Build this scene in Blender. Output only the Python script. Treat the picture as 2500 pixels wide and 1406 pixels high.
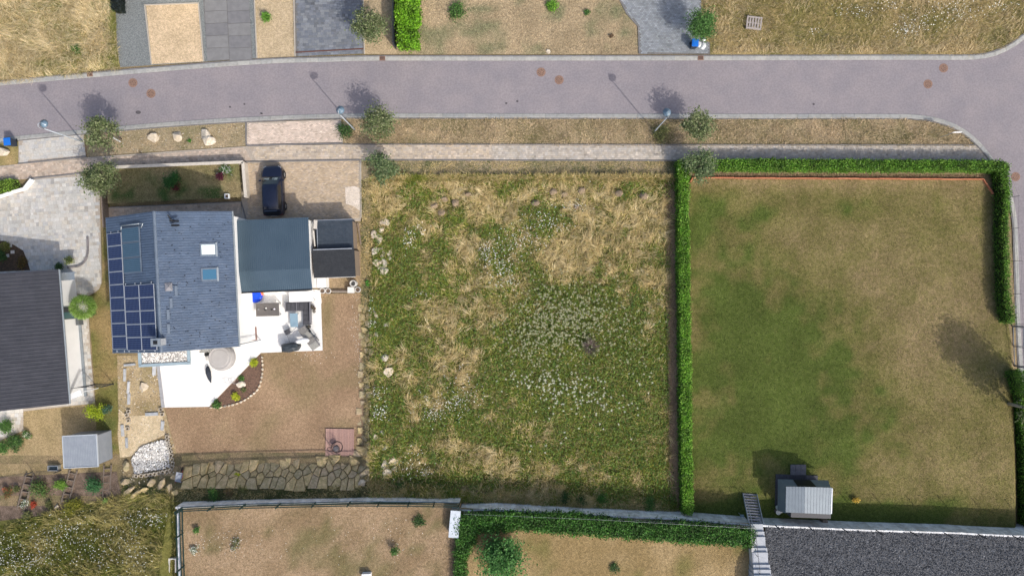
import bpy, bmesh, math, random
import numpy as np
from mathutils import Vector, Matrix

for o in list(bpy.data.objects):
    bpy.data.objects.remove(o)
scene = bpy.context.scene
COL = scene.collection
rng = np.random.default_rng(11)
random.seed(11)

# ------------------------------------------------------------------ camera, sky, sun, exposure
S = 0.036            # metres per photo pixel at ground level
H = 60.0             # flying height of the drone
cam_d = bpy.data.cameras.new('camera')
cam_d.sensor_width = 36.0
cam_d.lens = 24.0
cam_d.clip_start = 0.5
cam_d.clip_end = 3000.0
cam = bpy.data.objects.new('camera', cam_d)
cam.location = (0, 0, H)
COL.objects.link(cam)
scene.camera = cam

SUN_EL = math.radians(42.5)
SUN_AZ = math.atan2(0.638, -0.77)          # clockwise from +Y
world = bpy.data.worlds.new('World')
scene.world = world
world.use_nodes = True
wn = world.node_tree
sky = wn.nodes.new('ShaderNodeTexSky')
sky.sky_type = 'NISHITA'
sky.sun_disc = False
sky.sun_elevation = SUN_EL
sky.sun_rotation = SUN_AZ
sky.air_density = 1.0
sky.dust_density = 4.0
sky.ozone_density = 1.0
bg = wn.nodes['Background']
bg.inputs['Strength'].default_value = 0.15
wn.links.new(sky.outputs[0], bg.inputs['Color'])
sun_d = bpy.data.lights.new('sun', 'SUN')
sun_d.energy = 2.5
sun_d.angle = math.radians(0.55)
sun_d.color = (1.0, 0.95, 0.87)
sun = bpy.data.objects.new('sun', sun_d)
sv = Vector((math.sin(SUN_AZ) * math.cos(SUN_EL), math.cos(SUN_AZ) * math.cos(SUN_EL), math.sin(SUN_EL)))
sun.rotation_euler = sv.to_track_quat('Z', 'Y').to_euler()
sun.location = (40, -40, 50)
COL.objects.link(sun)
scene.view_settings.view_transform = 'Standard'
scene.view_settings.look = 'None'
scene.view_settings.exposure = 0.38
scene.view_settings.gamma = 1.0

# ------------------------------------------------------------------ helpers: coordinates and terrain
def ss(a, b, x):
    t = np.clip((np.asarray(x, float) - a) / (b - a), 0, 1)
    return t * t * (3 - 2 * t)

def terr(u, v):
    """ground height in metres over true plan pixels"""
    u = np.asarray(u, float); v = np.asarray(v, float)
    zb = np.interp(u, [180, 300, 400, 440, 640, 856, 1000, 1090, 1150, 1210], [.3, .7, 1.3, 1.7, 2.15, 2.3, 2.35, 2.25, 1.6, 1.25])
    A = zb * np.clip((v - 1124) / 60, 0, 1) + 1.9 * np.clip((v - 1215) / 190, 0, 1.4) * (u < 436)
    B = np.maximum(1.25 * ss(560, 1235, v), zb * ss(1135, 1206, v)) * (1 - ss(2450, 2480, u))
    k = ss(884, 914, u)
    return A * (1 - k) + B * k

TZ = 3.2             # level of the southern terraces

def W(px, py, z=0.0):
    f = (H - z) / H
    return Vector(((px - 1250) * S * f, (703 - py) * S * f, z))

def Gv(px, py):
    px = np.asarray(px, float); py = np.asarray(py, float)
    z = np.zeros_like(px)
    for _ in range(4):
        f = (H - z) / H
        u = (px - 1250) * f + 1250; v = (py - 703) * f + 703
        z = terr(u, v)
    return np.stack([(u - 1250) * S, (703 - v) * S, z], -1)

def G(px, py):
    return Vector(Gv([px], [py])[0])

def Tv(px, py, z=TZ):
    px = np.asarray(px, float); py = np.asarray(py, float)
    f = (H - z) / H
    return np.stack([(px - 1250) * S * f, (703 - py) * S * f, np.full(px.shape, z)], -1)

def zat(X, Y):
    return terr(np.asarray(X) / S + 1250, 703 - np.asarray(Y) / S)

_tab = np.random.default_rng(5).random((256, 256))
def vnoise(x, y, sc, seed=0):
    x = np.asarray(x, float) / sc + seed * 17.31; y = np.asarray(y, float) / sc + seed * 9.77
    xi = np.floor(x).astype(int); yi = np.floor(y).astype(int)
    fx = x - xi; fy = y - yi
    fx = fx * fx * (3 - 2 * fx); fy = fy * fy * (3 - 2 * fy)
    g = lambda a, b: _tab[a & 255, b & 255]
    return (g(xi, yi) * (1 - fx) + g(xi + 1, yi) * fx) * (1 - fy) + (g(xi, yi + 1) * (1 - fx) + g(xi + 1, yi + 1) * fx) * fy

def fbm(x, y, sc, seed=0, n=4):
    s = 0; a = 1; t = 0
    for i in range(n):
        s = s + a * vnoise(x, y, sc / 2 ** i, seed + i); t += a; a *= .55
    return s / t

def pip(x, y, poly):
    x = np.asarray(x); y = np.asarray(y)
    ins = np.zeros(x.shape, bool)
    n = len(poly)
    for i in range(n):
        x1, y1 = poly[i]; x2, y2 = poly[(i + 1) % n]
        c = ((y1 > y) != (y2 > y)) & (x < (x2 - x1) * (y - y1) / ((y2 - y1) or 1e-9) + x1)
        ins ^= c
    return ins

def scatter(poly, n):
    p = np.array(poly, float)
    lo = p.min(0); hi = p.max(0)
    X = []; tot = 0
    for _ in range(60):
        q = lo + rng.random((int(n * 1.3) + 50, 2)) * (hi - lo)
        q = q[pip(q[:, 0], q[:, 1], poly)]
        X.append(q); tot += len(q)
        if tot >= n: break
    return np.concatenate(X)[:n]

# ------------------------------------------------------------------ helpers: materials
MATS = {}
def M(name, c1, c2=None, scale=3.0, rough=.85, bump=0.0, bscale=40.0, fine=0.0, fscale=60.0, attr=False,
      objrand=None, metal=0.0, spec=.3, translucent=0.0, emit=None, coat=0.0):
    if name in MATS: return MATS[name]
    m = bpy.data.materials.new(name); m.use_nodes = True
    nt = m.node_tree; N = nt.nodes; L = nt.links
    b = N['Principled BSDF']
    b.inputs['Roughness'].default_value = rough
    b.inputs['Metallic'].default_value = metal
    b.inputs['Specular IOR Level'].default_value = spec
    b.inputs['Coat Weight'].default_value = coat
    geo = N.new('ShaderNodeNewGeometry')
    def noise(sc, det=4):
        n = N.new('ShaderNodeTexNoise'); n.inputs['Scale'].default_value = sc; n.inputs['Detail'].default_value = det
        L.new(geo.outputs['Position'], n.inputs['Vector']); return n
    def mix(fac, a, bb, mode='MIX'):
        x = N.new('ShaderNodeMix'); x.data_type = 'RGBA'; x.blend_type = mode
        for s, v in ((x.inputs[0], fac), (x.inputs[6], a), (x.inputs[7], bb)):
            if isinstance(v, (int, float)): s.default_value = v
            elif isinstance(v, tuple): s.default_value = (v + (1,))[:4]
            else: L.new(v, s)
        return x.outputs[2]
    def ramp(src, lo, hi, a=.0, c=1.):
        r = N.new('ShaderNodeMapRange'); r.inputs[1].default_value = lo; r.inputs[2].default_value = hi
        r.inputs[3].default_value = a; r.inputs[4].default_value = c
        L.new(src, r.inputs[0]); return r.outputs[0]
    if attr:
        at = N.new('ShaderNodeAttribute'); at.attribute_name = 'Col'; col = at.outputs['Color']
        if c2 is not None:
            col = mix(ramp(noise(scale).outputs[0], .38, .62), col, mix(1.0, col, tuple(c2), 'MULTIPLY'))
    elif objrand:
        oi = N.new('ShaderNodeObjectInfo')
        cr = N.new('ShaderNodeValToRGB'); cr.color_ramp.interpolation = 'CONSTANT'
        els = cr.color_ramp.elements
        while len(els) < len(objrand): els.new(.5)
        for i, c in enumerate(objrand):
            els[i].position = i / len(objrand); els[i].color = tuple(c) + (1,)
        L.new(oi.outputs['Random'], cr.inputs[0]); col = cr.outputs[0]
        if c2 is not None:
            col = mix(ramp(noise(scale).outputs[0], .4, .6), col, mix(1.0, col, tuple(c2), 'MULTIPLY'))
    elif c2 is not None:
        col = mix(ramp(noise(scale).outputs[0], .36, .64), tuple(c1), tuple(c2))
    else:
        rgb = N.new('ShaderNodeRGB'); rgb.outputs[0].default_value = tuple(c1) + (1,); col = rgb.outputs[0]
    if fine > 0:
        f = ramp(noise(fscale, 3).outputs[0], .3, .7, 1 - fine, 1 + fine)
        cc = N.new('ShaderNodeCombineColor')
        for i in range(3): L.new(f, cc.inputs[i])
        col = mix(1.0, col, cc.outputs[0], 'MULTIPLY')
    L.new(col, b.inputs['Base Color'])
    if bump > 0:
        bp = N.new('ShaderNodeBump'); bp.inputs['Strength'].default_value = min(bump, 1.0); bp.inputs['Distance'].default_value = .05
        L.new(noise(bscale, 3).outputs[0], bp.inputs['Height']); L.new(bp.outputs[0], b.inputs['Normal'])
    if translucent > 0:
        t = N.new('ShaderNodeBsdfTranslucent'); L.new(col, t.inputs[0])
        ms = N.new('ShaderNodeMixShader'); ms.inputs[0].default_value = translucent
        L.new(b.outputs[0], ms.inputs[1]); L.new(t.outputs[0], ms.inputs[2])
        L.new(ms.outputs[0], N['Material Output'].inputs[0])
    MATS[name] = m
    return m

# ------------------------------------------------------------------ helpers: meshes and objects
class MB:
    """collects shapes for one mesh"""
    def __init__(s): s.v = []; s.f = []; s.c = []
    def add(s, vs, fs, col=None):
        o = len(s.v); s.v += [tuple(p) for p in vs]; s.f += [tuple(i + o for i in f) for f in fs]
        s.c += [col or (1, 1, 1)] * len(vs); return s
    def box(s, c, d, rz=0.0, col=None, tilt=None):
        x, y, z = d[0] / 2, d[1] / 2, d[2] / 2
        m = Matrix.Rotation(rz, 3, 'Z')
        if tilt: m = m @ Matrix.Rotation(tilt[1], 3, tilt[0])
        vs = [m @ Vector(p) + Vector(c) for p in ((-x, -y, -z), (x, -y, -z), (x, y, -z), (-x, y, -z), (-x, -y, z), (x, -y, z), (x, y, z), (-x, y, z))]
        return s.add(vs, [(0, 3, 2, 1), (4, 5, 6, 7), (0, 1, 5, 4), (1, 2, 6, 5), (2, 3, 7, 6), (3, 0, 4, 7)], col)
    def prism(s, pts, z0, z1, col=None):
        """pts: 2d ring; z0/z1 numbers or lists"""
        a = sum(pts[i][0] * pts[(i + 1) % len(pts)][1] - pts[(i + 1) % len(pts)][0] * pts[i][1] for i in range(len(pts)))
        if a < 0: pts = pts[::-1]
        n = len(pts)
        vs = [(p[0], p[1], z0) for p in pts] + [(p[0], p[1], z1) for p in pts]
        fs = [tuple(range(n))[::-1], tuple(range(n, 2 * n))] + [(i, (i + 1) % n, n + (i + 1) % n, n + i) for i in range(n)]
        return s.add(vs, fs, col)
    def tube(s, pts, r, sides=8, col=None, cap=True):
        pts = [Vector(p) for p in pts]; n = len(pts)
        rr = r if isinstance(r, (list, tuple)) else [r] * n
        vs = []; up = Vector((0, 0, 1)); prev = None
        for i, p in enumerate(pts):
            d = (pts[min(i + 1, n - 1)] - pts[max(i - 1, 0)]).normalized()
            if prev is None:
                a = d.cross(up) if abs(d.z) < .95 else d.cross(Vector((1, 0, 0)))
            else:
                a = prev - d * prev.dot(d)
            a.normalize(); prev = a
            b = d.cross(a)
            for k in range(sides):
                t = 2 * math.pi * k / sides
                vs.append(p + (a * math.cos(t) + b * math.sin(t)) * rr[i])
        fs = [(i * sides + k, i * sides + (k + 1) % sides, (i + 1) * sides + (k + 1) % sides, (i + 1) * sides + k) for i in range(n - 1) for k in range(sides)]
        if cap: fs += [tuple(range(sides))[::-1], tuple(range((n - 1) * sides, n * sides))]
        return s.add(vs, fs, col)
    def lathe(s, prof, c=(0, 0, 0), sides=24, col=None):
        """prof: list of (r, z)"""
        vs = []; n = len(prof)
        for r, z in prof:
            for k in range(sides):
                t = 2 * math.pi * k / sides
                vs.append((c[0] + r * math.cos(t), c[1] + r * math.sin(t), c[2] + z))
        fs = [(i * sides + k, i * sides + (k + 1) % sides, (i + 1) * sides + (k + 1) % sides, (i + 1) * sides + k) for i in range(n - 1) for k in range(sides)]
        fs += [tuple(range(sides))[::-1], tuple(range((n - 1) * sides, n * sides))]
        return s.add(vs, fs, col)
    def quad(s, a, b, c, d, col=None): return s.add([a, b, c, d], [(0, 1, 2, 3)], col)
    def obj(s, name, mat, parent=None, smooth=False, loc=None, rz=0.0, bevel=0.0):
        me = bpy.data.meshes.new(name); me.from_pydata(s.v, [], s.f); me.update()
        if any(c != (1, 1, 1) for c in s.c):
            at = me.color_attributes.new('Col', 'FLOAT_COLOR', 'POINT')
            at.data.foreach_set('color', np.array([c + (1,) for c in s.c], 'f').ravel())
        if mat: me.materials.append(mat)
        if bevel > 0:
            bm = bmesh.new(); bm.from_mesh(me)
            bmesh.ops.bevel(bm, geom=bm.edges[:], offset=bevel, segments=2, affect='EDGES', profile=.6)
            bm.to_mesh(me); bm.free()
        if smooth: me.polygons.foreach_set('use_smooth', [True] * len(me.polygons))
        o = bpy.data.objects.new(name, me); COL.objects.link(o)
        if loc is not None: o.location = loc
        o.rotation_euler.z = rz
        o.parent = parent
        return o

def fast(name, V, F, mat, col=None, parent=None):
    V = np.ascontiguousarray(V, 'f'); F = np.ascontiguousarray(F, 'i')
    me = bpy.data.meshes.new(name)
    me.vertices.add(len(V)); me.vertices.foreach_set('co', V.ravel())
    k = F.shape[1]
    me.loops.add(F.size); me.loops.foreach_set('vertex_index', F.ravel())
    me.polygons.add(len(F)); me.polygons.foreach_set('loop_start', np.arange(len(F), dtype='i') * k)
    me.polygons.foreach_set('use_smooth', np.zeros(len(F), bool))
    me.update(calc_edges=True)
    if col is not None:
        at = me.color_attributes.new('Col', 'FLOAT_COLOR', 'POINT')
        c4 = np.ones((len(V), 4), 'f'); c4[:, :3] = col
        at.data.foreach_set('color', c4.ravel())
    me.materials.append(mat)
    o = bpy.data.objects.new(name, me); COL.objects.link(o); o.parent = parent
    return o

def tag(o, label=None, cat=None, group=None, kind=None):
    if label: o['label'] = label
    if cat: o['category'] = cat
    if group: o['group'] = group
    if kind: o['kind'] = kind
    return o

def thing(name, label, cat, loc=(0, 0, 0), rz=0.0, group=None):
    o = bpy.data.objects.new(name, None); COL.objects.link(o)
    o.location = loc; o.rotation_euler.z = rz; o.empty_display_size = .2
    return tag(o, label, cat, group)

def sheet(name, poly, mat, off=0.01, cell=1.5, zfun=None, colfun=None, kind='structure', parent=None, pl=None):
    """a ground sheet over a photo-pixel polygon, cut into cells so that it follows the terrain"""
    P = (Gv if pl is None else pl)([p[0] for p in poly], [p[1] for p in poly])
    bm = bmesh.new()
    vs = [bm.verts.new((p[0], p[1], 0)) for p in P]
    es = [bm.edges.new((vs[i], vs[(i + 1) % len(vs)])) for i in range(len(vs))]
    bmesh.ops.triangle_fill(bm, use_beauty=True, use_dissolve=True, edges=es, normal=(0, 0, 1))
    lo = P.min(0); hi = P.max(0)
    if cell:
        for ax in (0, 1):
            x = math.ceil(lo[ax] / cell) * cell
            while x < hi[ax]:
                co = [0, 0, 0]; co[ax] = x; no = [0, 0, 0]; no[ax] = 1
                bmesh.ops.bisect_plane(bm, geom=bm.verts[:] + bm.edges[:] + bm.faces[:], dist=1e-5, plane_co=co, plane_no=no)
                x += cell
    bmesh.ops.triangulate(bm, faces=bm.faces[:])
    bmesh.ops.recalc_face_normals(bm, faces=bm.faces[:])
    me = bpy.data.meshes.new(name)
    bm.to_mesh(me); bm.free()
    n = len(me.vertices); co = np.zeros(n * 3, 'f'); me.vertices.foreach_get('co', co); co = co.reshape(-1, 3)
    if pl is None: co[:, 2] = (zat(co[:, 0], co[:, 1]) if zfun is None else zfun(co[:, 0], co[:, 1])) + off
    else: co[:, 2] = P[0][2] + off
    me.vertices.foreach_set('co', co.ravel())
    nz = sum(p.normal.z for p in me.polygons)
    if nz < 0: me.flip_normals()
    if colfun is not None:
        z = co[:, 2]; f = H / (H - z)
        c = colfun(co[:, 0] * f / S + 1250, 703 - co[:, 1] * f / S)
        at = me.color_attributes.new('Col', 'FLOAT_COLOR', 'POINT')
        c4 = np.ones((n, 4), 'f'); c4[:, :3] = c; at.data.foreach_set('color', c4.ravel())
    me.materials.append(mat)
    o = bpy.data.objects.new(name, me); COL.objects.link(o); o.parent = parent
    if parent is None: o['kind'] = kind
    return o

# ------------------------------------------------------------------ helpers: plants
def blades(px, py, L, w, ang, lean, col, place=Gv, zadd=0.0):
    """bent grass blades, three triangles each; returns V, F, C"""
    n = len(px)
    p = place(px, py); p[:, 2] += zadd
    d = np.stack([np.cos(ang), np.sin(ang), np.zeros(n)], -1)
    q = np.stack([-np.sin(ang), np.cos(ang), np.zeros(n)], -1)
    tw = rng.normal(0, .5, n)
    q[:, 2] = np.sin(tw) * .6
    L = np.asarray(L)[:, None]; lean = np.asarray(lean)[:, None]; w = np.asarray(w)[:, None]
    up = np.array([0, 0, 1.])
    hh = np.sqrt(np.clip(1 - lean ** 2, 0.02, 1))
    p1 = p + d * L * lean * .42 + up * L * hh * .62
    p2 = p + d * L * lean + up * L * hh * .85
    V = np.stack([p - q * w * .5, p + q * w * .5, p1 - q * w * .5, p1 + q * w * .5, p2], 1).reshape(-1, 3)
    b = np.arange(n)[:, None] * 5
    F = np.concatenate([b + np.array([[0, 1, 3]]), b + np.array([[0, 3, 2]]), b + np.array([[2, 3, 4]])])
    return V, F, np.repeat(col, 5, 0)

def leaves(c, size, col, flat=0.35, asp=.6):
    """diamond leaves at centres c; flat biases the normals upward"""
    n = len(c)
    nn = rng.normal(0, 1, (n, 3)); nn[:, 2] = np.abs(nn[:, 2]) + flat * 3
    nn /= np.linalg.norm(nn, axis=1, keepdims=True)
    a = rng.normal(0, 1, (n, 3)); a -= nn * (a * nn).sum(1, keepdims=True); a /= np.linalg.norm(a, axis=1, keepdims=True)
    b = np.cross(nn, a)
    s = np.asarray(size)[:, None]
    V = np.stack([c - a * s, c + b * s * asp - nn * s * .15, c + a * s, c - b * s * asp - nn * s * .15], 1).reshape(-1, 3)
    F = np.arange(n)[:, None] * 4 + np.array([[0, 1, 2, 3]])
    return V, F, np.repeat(col, 4, 0)

def colmix(n, cols, jit=.18, p=None):
    c = np.array(cols, float)
    k = rng.choice(len(c), n, p=p)
    return c[k] * (1 + rng.normal(0, jit, (n, 1))).clip(.4, 1.7)

def cat_meshes(parts):
    V = []; F = []; C = []; o = 0
    for v, f, c in parts:
        V.append(v); F.append(f + o); C.append(c); o += len(v)
    return np.concatenate(V), np.concatenate(F), np.concatenate(C)

LEAF = M('leaf', None, attr=True, rough=.55, translucent=.28, spec=.35)
GRASS = M('grass_blade', None, attr=True, rough=.75, translucent=.22, spec=.2)
BARK = M('bark', (.16, .13, .10), (.24, .21, .17), scale=14, bump=.5, bscale=50)
BARKP = M('bark_pale', (.42, .39, .34), (.30, .27, .23), scale=12, bump=.3)

def tree(name, label, base, h, R, n, cols, leaf=.075, trunk_h=None, group='small street trees', bark=None, seed=0, squash=.8, clumps=26, spread=.27, cat='tree'):
    """tapered trunk, limbs to leaf clumps, leaves in clumps"""
    r = np.random.default_rng(seed + 100)
    t = thing(name, label, cat, base, 0, group)
    th = trunk_h or h * .45
    cz = h - R * squash
    cen = []
    for i in range(clumps):
        d = r.normal(0, 1, 3); d /= np.linalg.norm(d)
        rad = R * (.35 + .6 * r.random() ** .6)
        cen.append((d[0] * rad, d[1] * rad, cz + d[2] * rad * squash))
    cen = np.array(cen)
    mb = MB()
    bend = r.normal(0, .06, 2)
    mb.tube([(0, 0, -.1), (bend[0] * .5, bend[1] * .5, th * .6), (bend[0], bend[1], th), (bend[0] * 1.4, bend[1] * 1.2, cz + R * .4)], [.022 * h, .017 * h, .014 * h, .004 * h], 7)
    for c in cen[::2]:
        z0 = th * .75 + (cz + R * .1 - th * .75) * r.random()
        mid = (c[0] * .45, c[1] * .45, z0 + (c[2] - z0) * .65)
        mb.tube([(bend[0], bend[1], z0), mid, tuple(c)], [.007 * h, .005 * h, .002 * h], 5, cap=False)
    mb.obj('trunk', bark or BARK, t, smooth=True)
    k = r.integers(0, clumps, n)
    sc = R * spread * (.6 + .8 * r.random(clumps))
    pts = cen[k] + r.normal(0, 1, (n, 3)) * sc[k][:, None] * np.array([1, 1, .75])
    pts[:, 2] = np.maximum(pts[:, 2], .25 * h * r.random(n) + .1)
    c = np.array(cols)[r.integers(0, len(cols), n)] * (1 + r.normal(0, .2, (n, 1))).clip(.5, 1.6) * (.85 + .3 * r.random(clumps))[k][:, None]
    V, F, C = leaves(pts, leaf * (.6 + .8 * r.random(n)), c, flat=.25, asp=.5)
    fast('crown', V, F, LEAF, C, t)
    return t

def shrub(name, label, base, R, h, n, cols, leaf=.06, cat='shrub', group=None, spiky=False, seed=0):
    r = np.random.default_rng(seed + 300)
    t = thing(name, label, cat, base, 0, group)
    mb = MB()
    for i in range(7):
        a = r.random() * 6.28; q = R * (.25 + .5 * r.random())
        mb.tube([(0, 0, -.05), (math.cos(a) * q * .4, math.sin(a) * q * .4, h * .4), (math.cos(a) * q, math.sin(a) * q, h * .8)], [.025, .016, .006], 5, cap=False)
    mb.obj('stem', BARK, t)
    if spiky:
        a = r.random(n) * 6.28; ph = np.arccos(r.random(n))
        d = np.stack([np.sin(ph) * np.cos(a), np.sin(ph) * np.sin(a), np.cos(ph)], -1)
        c = d * (r.random((n, 1)) ** .4) * np.array([R, R, h * .55]) + np.array([0, 0, h * .45])
        col = np.array(cols)[r.integers(0, len(cols), n)] * (1 + r.normal(0, .2, (n, 1))).clip(.5, 1.5)
        q = np.cross(d, r.normal(0, 1, (n, 3))); q /= np.linalg.norm(q, axis=1, keepdims=True)
        l = leaf * 2.2 * (.6 + .7 * r.random((n, 1)))
        V = np.stack([c - q * leaf * .22, c + q * leaf * .22, c + d * l], 1).reshape(-1, 3)
        fast('foliage', V, np.arange(n * 3).reshape(-1, 3), LEAF, np.repeat(col, 3, 0), t)
    else:
        k = 10
        a = r.random(k) * 6.28; q = R * .68 * np.sqrt(r.random(k))
        cen = np.stack([np.cos(a) * q, np.sin(a) * q, h * (.45 + .4 * r.random(k))], -1)
        kk = r.integers(0, k, n)
        pts = cen[kk] + r.normal(0, 1, (n, 3)) * np.array([R * .27, R * .27, h * .2])
        pts[:, 2] = np.clip(pts[:, 2], .03, h * 1.15)
        col = np.array(cols)[r.integers(0, len(cols), n)] * (1 + r.normal(0, .2, (n, 1))).clip(.5, 1.6) * (.8 + .4 * r.random(k))[kk][:, None]
        V, F, C = leaves(pts, leaf * (.6 + .8 * r.random(n)), col, flat=.35)
        fast('foliage', V, F, LEAF, C, t)
    return t

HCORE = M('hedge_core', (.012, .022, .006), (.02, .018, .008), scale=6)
def hedge(name, label, line, hw, h, cols, place=Gv, dens=520, leaf=.055, group=None, base_z=None, rough=.07, jag=None):
    """line: photo pixels of the hedge foot's centre line; hw half width in metres, a number or list"""
    t = thing(name, label, 'hedge', (0, 0, 0), 0, group)
    P = place([p[0] for p in line], [p[1] for p in line])
    t.location = tuple(P[0])
    hws = hw if isinstance(hw, (list, tuple)) else [hw] * len(P)
    core = MB(); parts = []
    O = P[0]
    for i in range(len(P) - 1):
        a = P[i]; b = P[i + 1]; d = (b - a)[:2]; L = np.linalg.norm(d); d = d / L; q = np.array([-d[1], d[0]])
        wa, wb = hws[i], hws[i + 1]
        ring = [a[:2] + q * wa * .82, b[:2] + q * wb * .82, b[:2] - q * wb * .82, a[:2] - q * wa * .82]
        zs = min(a[2], b[2])
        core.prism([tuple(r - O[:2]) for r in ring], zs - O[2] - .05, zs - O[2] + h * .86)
        # leaves: top, two sides, ends
        for side, area in (('t', L * (wa + wb)), ('l', L * h), ('r', L * h), ('e0', 2 * wa * h), ('e1', 2 * wb * h)):
            n = int(area * dens * (1 if side == 't' else .62))
            s = rng.random(n); w = wa + (wb - wa) * s
            x = rng.random(n) * 2 - 1; z = rng.random(n)
            if side == 't': z = np.ones(n) - np.abs(rng.normal(0, .05, n))
            elif side == 'l': x = np.ones(n) - np.abs(rng.normal(0, .1, n))
            elif side == 'r': x = -np.ones(n) + np.abs(rng.normal(0, .1, n))
            elif side == 'e0': s = np.abs(rng.normal(0, .03, n)) / max(L, .5)
            else: s = 1 - np.abs(rng.normal(0, .03, n)) / max(L, .5)
            along = s * L
            gx = a[0] + d[0] * along; gy = a[1] + d[1] * along
            bulge = 1 + (fbm(gx * 3, gy * 3 + z * 2, 1.6, 3) - .5) * (jag or .3)
            pts = np.stack([gx + q[0] * x * w * bulge, gy + q[1] * x * w * bulge,
                            a[2] + (b[2] - a[2]) * s + z * h * (1 + (fbm(gx * 2, gy * 2, 1.3, 8) - .5) * .14)], -1)
            pts += rng.normal(0, rough, pts.shape) * np.array([1, 1, .8])
            var = (.38 + 1.15 * fbm(pts[:, 0] + pts[:, 2], pts[:, 1], .55, 4, 3))[:, None]
            parts.append(leaves(pts - O, leaf * (.6 + .8 * rng.random(n)), colmix(n, cols, .32) * var, flat=.18 if side == 't' else .05, asp=.62))
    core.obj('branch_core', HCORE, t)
    V, F, C = cat_meshes(parts)
    fast('foliage', V, F, LEAF, C, t)
    return t

# ------------------------------------------------------------------ helpers: stones
def rock_mesh(name, sx, sy, sz, seed, n=13, mat=None):
    r = random.Random(seed); bm = bmesh.new()
    for i in range(n):
        a = 2 * math.pi * i / n * 2.4; z = r.uniform(-1, 1)
        k = (1 - abs(z) ** 4) ** .5
        bm.verts.new((math.cos(a) * k * r.uniform(.72, 1.05) * sx, math.sin(a) * k * r.uniform(.72, 1.05) * sy, z * sz))
    res = bmesh.ops.convex_hull(bm, input=bm.verts[:])
    for g in res['geom_interior']:
        if isinstance(g, bmesh.types.BMVert) and g.is_valid: bm.verts.remove(g)
    bmesh.ops.bevel(bm, geom=bm.edges[:], offset=min(sx, sy, sz) * .09, segments=1, affect='EDGES')
    me = bpy.data.meshes.new(name); bm.to_mesh(me); bm.free()
    if mat: me.materials.append(mat)
    return me

def voronoi(seeds, box):
    """convex cells (list of 2d rings) of seeds, each limited to a box round its seed"""
    out = []
    P = np.array(seeds, float)
    for i, p in enumerate(P):
        cell = [(p[0] - box, p[1] - box), (p[0] + box, p[1] - box), (p[0] + box, p[1] + box), (p[0] - box, p[1] + box)]
        d = np.hypot(*(P - p).T); order = np.argsort(d)[1:22]
        for j in order:
            m = (P[j] + p) / 2; nrm = P[j] - p
            new = []
            for k in range(len(cell)):
                a = cell[k]; b = cell[(k + 1) % len(cell)]
                da = (a[0] - m[0]) * nrm[0] + (a[1] - m[1]) * nrm[1]; db = (b[0] - m[0]) * nrm[0] + (b[1] - m[1]) * nrm[1]
                if da <= 0: new.append(a)
                if (da < 0) != (db < 0):
                    t = da / (da - db); new.append((a[0] + (b[0] - a[0]) * t, a[1] + (b[1] - a[1]) * t))
            cell = new
            if len(cell) < 3: break
        out.append(cell)
    return out

def cell_stone(ring, gap, zf, hgt, name, mat, parent, r):
    """a hewn stone with rounded top edge from a plan ring (world metres)"""
    c = np.mean(ring, 0)
    rg = [np.array(p) for p in ring]
    rg = [p for i, p in enumerate(rg) if np.linalg.norm(p - rg[i - 1]) > .05]
    if len(rg) < 3: return None
    def inset(k): return [c + (p - c) * max(.2, 1 - (gap + k) / max(np.linalg.norm(p - c), .05)) for p in rg]
    lev = [(inset(0), -.45), (inset(0), hgt * .55), (inset(.025), hgt * .88), (inset(.08), hgt)]
    vs = []; n = len(rg); tz = (r.uniform(-.16, .16), r.uniform(-.16, .16))
    for ring_, z in lev:
        for p in ring_:
            vs.append((p[0] - c[0], p[1] - c[1], float(zf(p[0], p[1])) + z + (p - c) @ np.array(tz) + r.uniform(-.012, .012)))
    z0 = float(zf(c[0], c[1]))
    vs = [(x, y, z - z0) for x, y, z in vs]
    fs = [(l * n + i, l * n + (i + 1) % n, (l + 1) * n + (i + 1) % n, (l + 1) * n + i) for l in range(3) for i in range(n)] + [tuple(range(3 * n, 4 * n))]
    a = sum(rg[i][0] * rg[(i + 1) % n][1] - rg[(i + 1) % n][0] * rg[i][1] for i in range(n))
    if a < 0: fs = [f[::-1] for f in fs]
    o = MB().add(vs, fs).obj(name, mat, parent)
    o.location = (c[0], c[1], z0)
    return o
# ================================================================== THE SETTING: ground sheets
SOIL = M('dry_soil', (.25, .185, .105), (.17, .14, .07), scale=.9, fine=.5, fscale=14, bump=.6, bscale=25)
gp = [(-400, -400), (400, -400), (400, 400), (-400, 400)]
tag(MB().quad((-600, -600, -.3), (600, -600, -.3), (600, 600, -.3), (-600, 600, -.3)).obj('ground', M('field', (.22, .19, .09), (.14, .15, .05), scale=.05, fine=.3, fscale=2)), kind='structure')
sheet('soil', [(-250, -250), (2800, -250), (2800, 1600), (-250, 1600)], SOIL, off=0.0, cell=1.2)

def blob(px, py, cx, cy, rx, ry=None):
    ry = ry or rx
    return np.exp(-(((px - cx) / rx) ** 2 + ((py - cy) / ry) ** 2))

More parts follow.
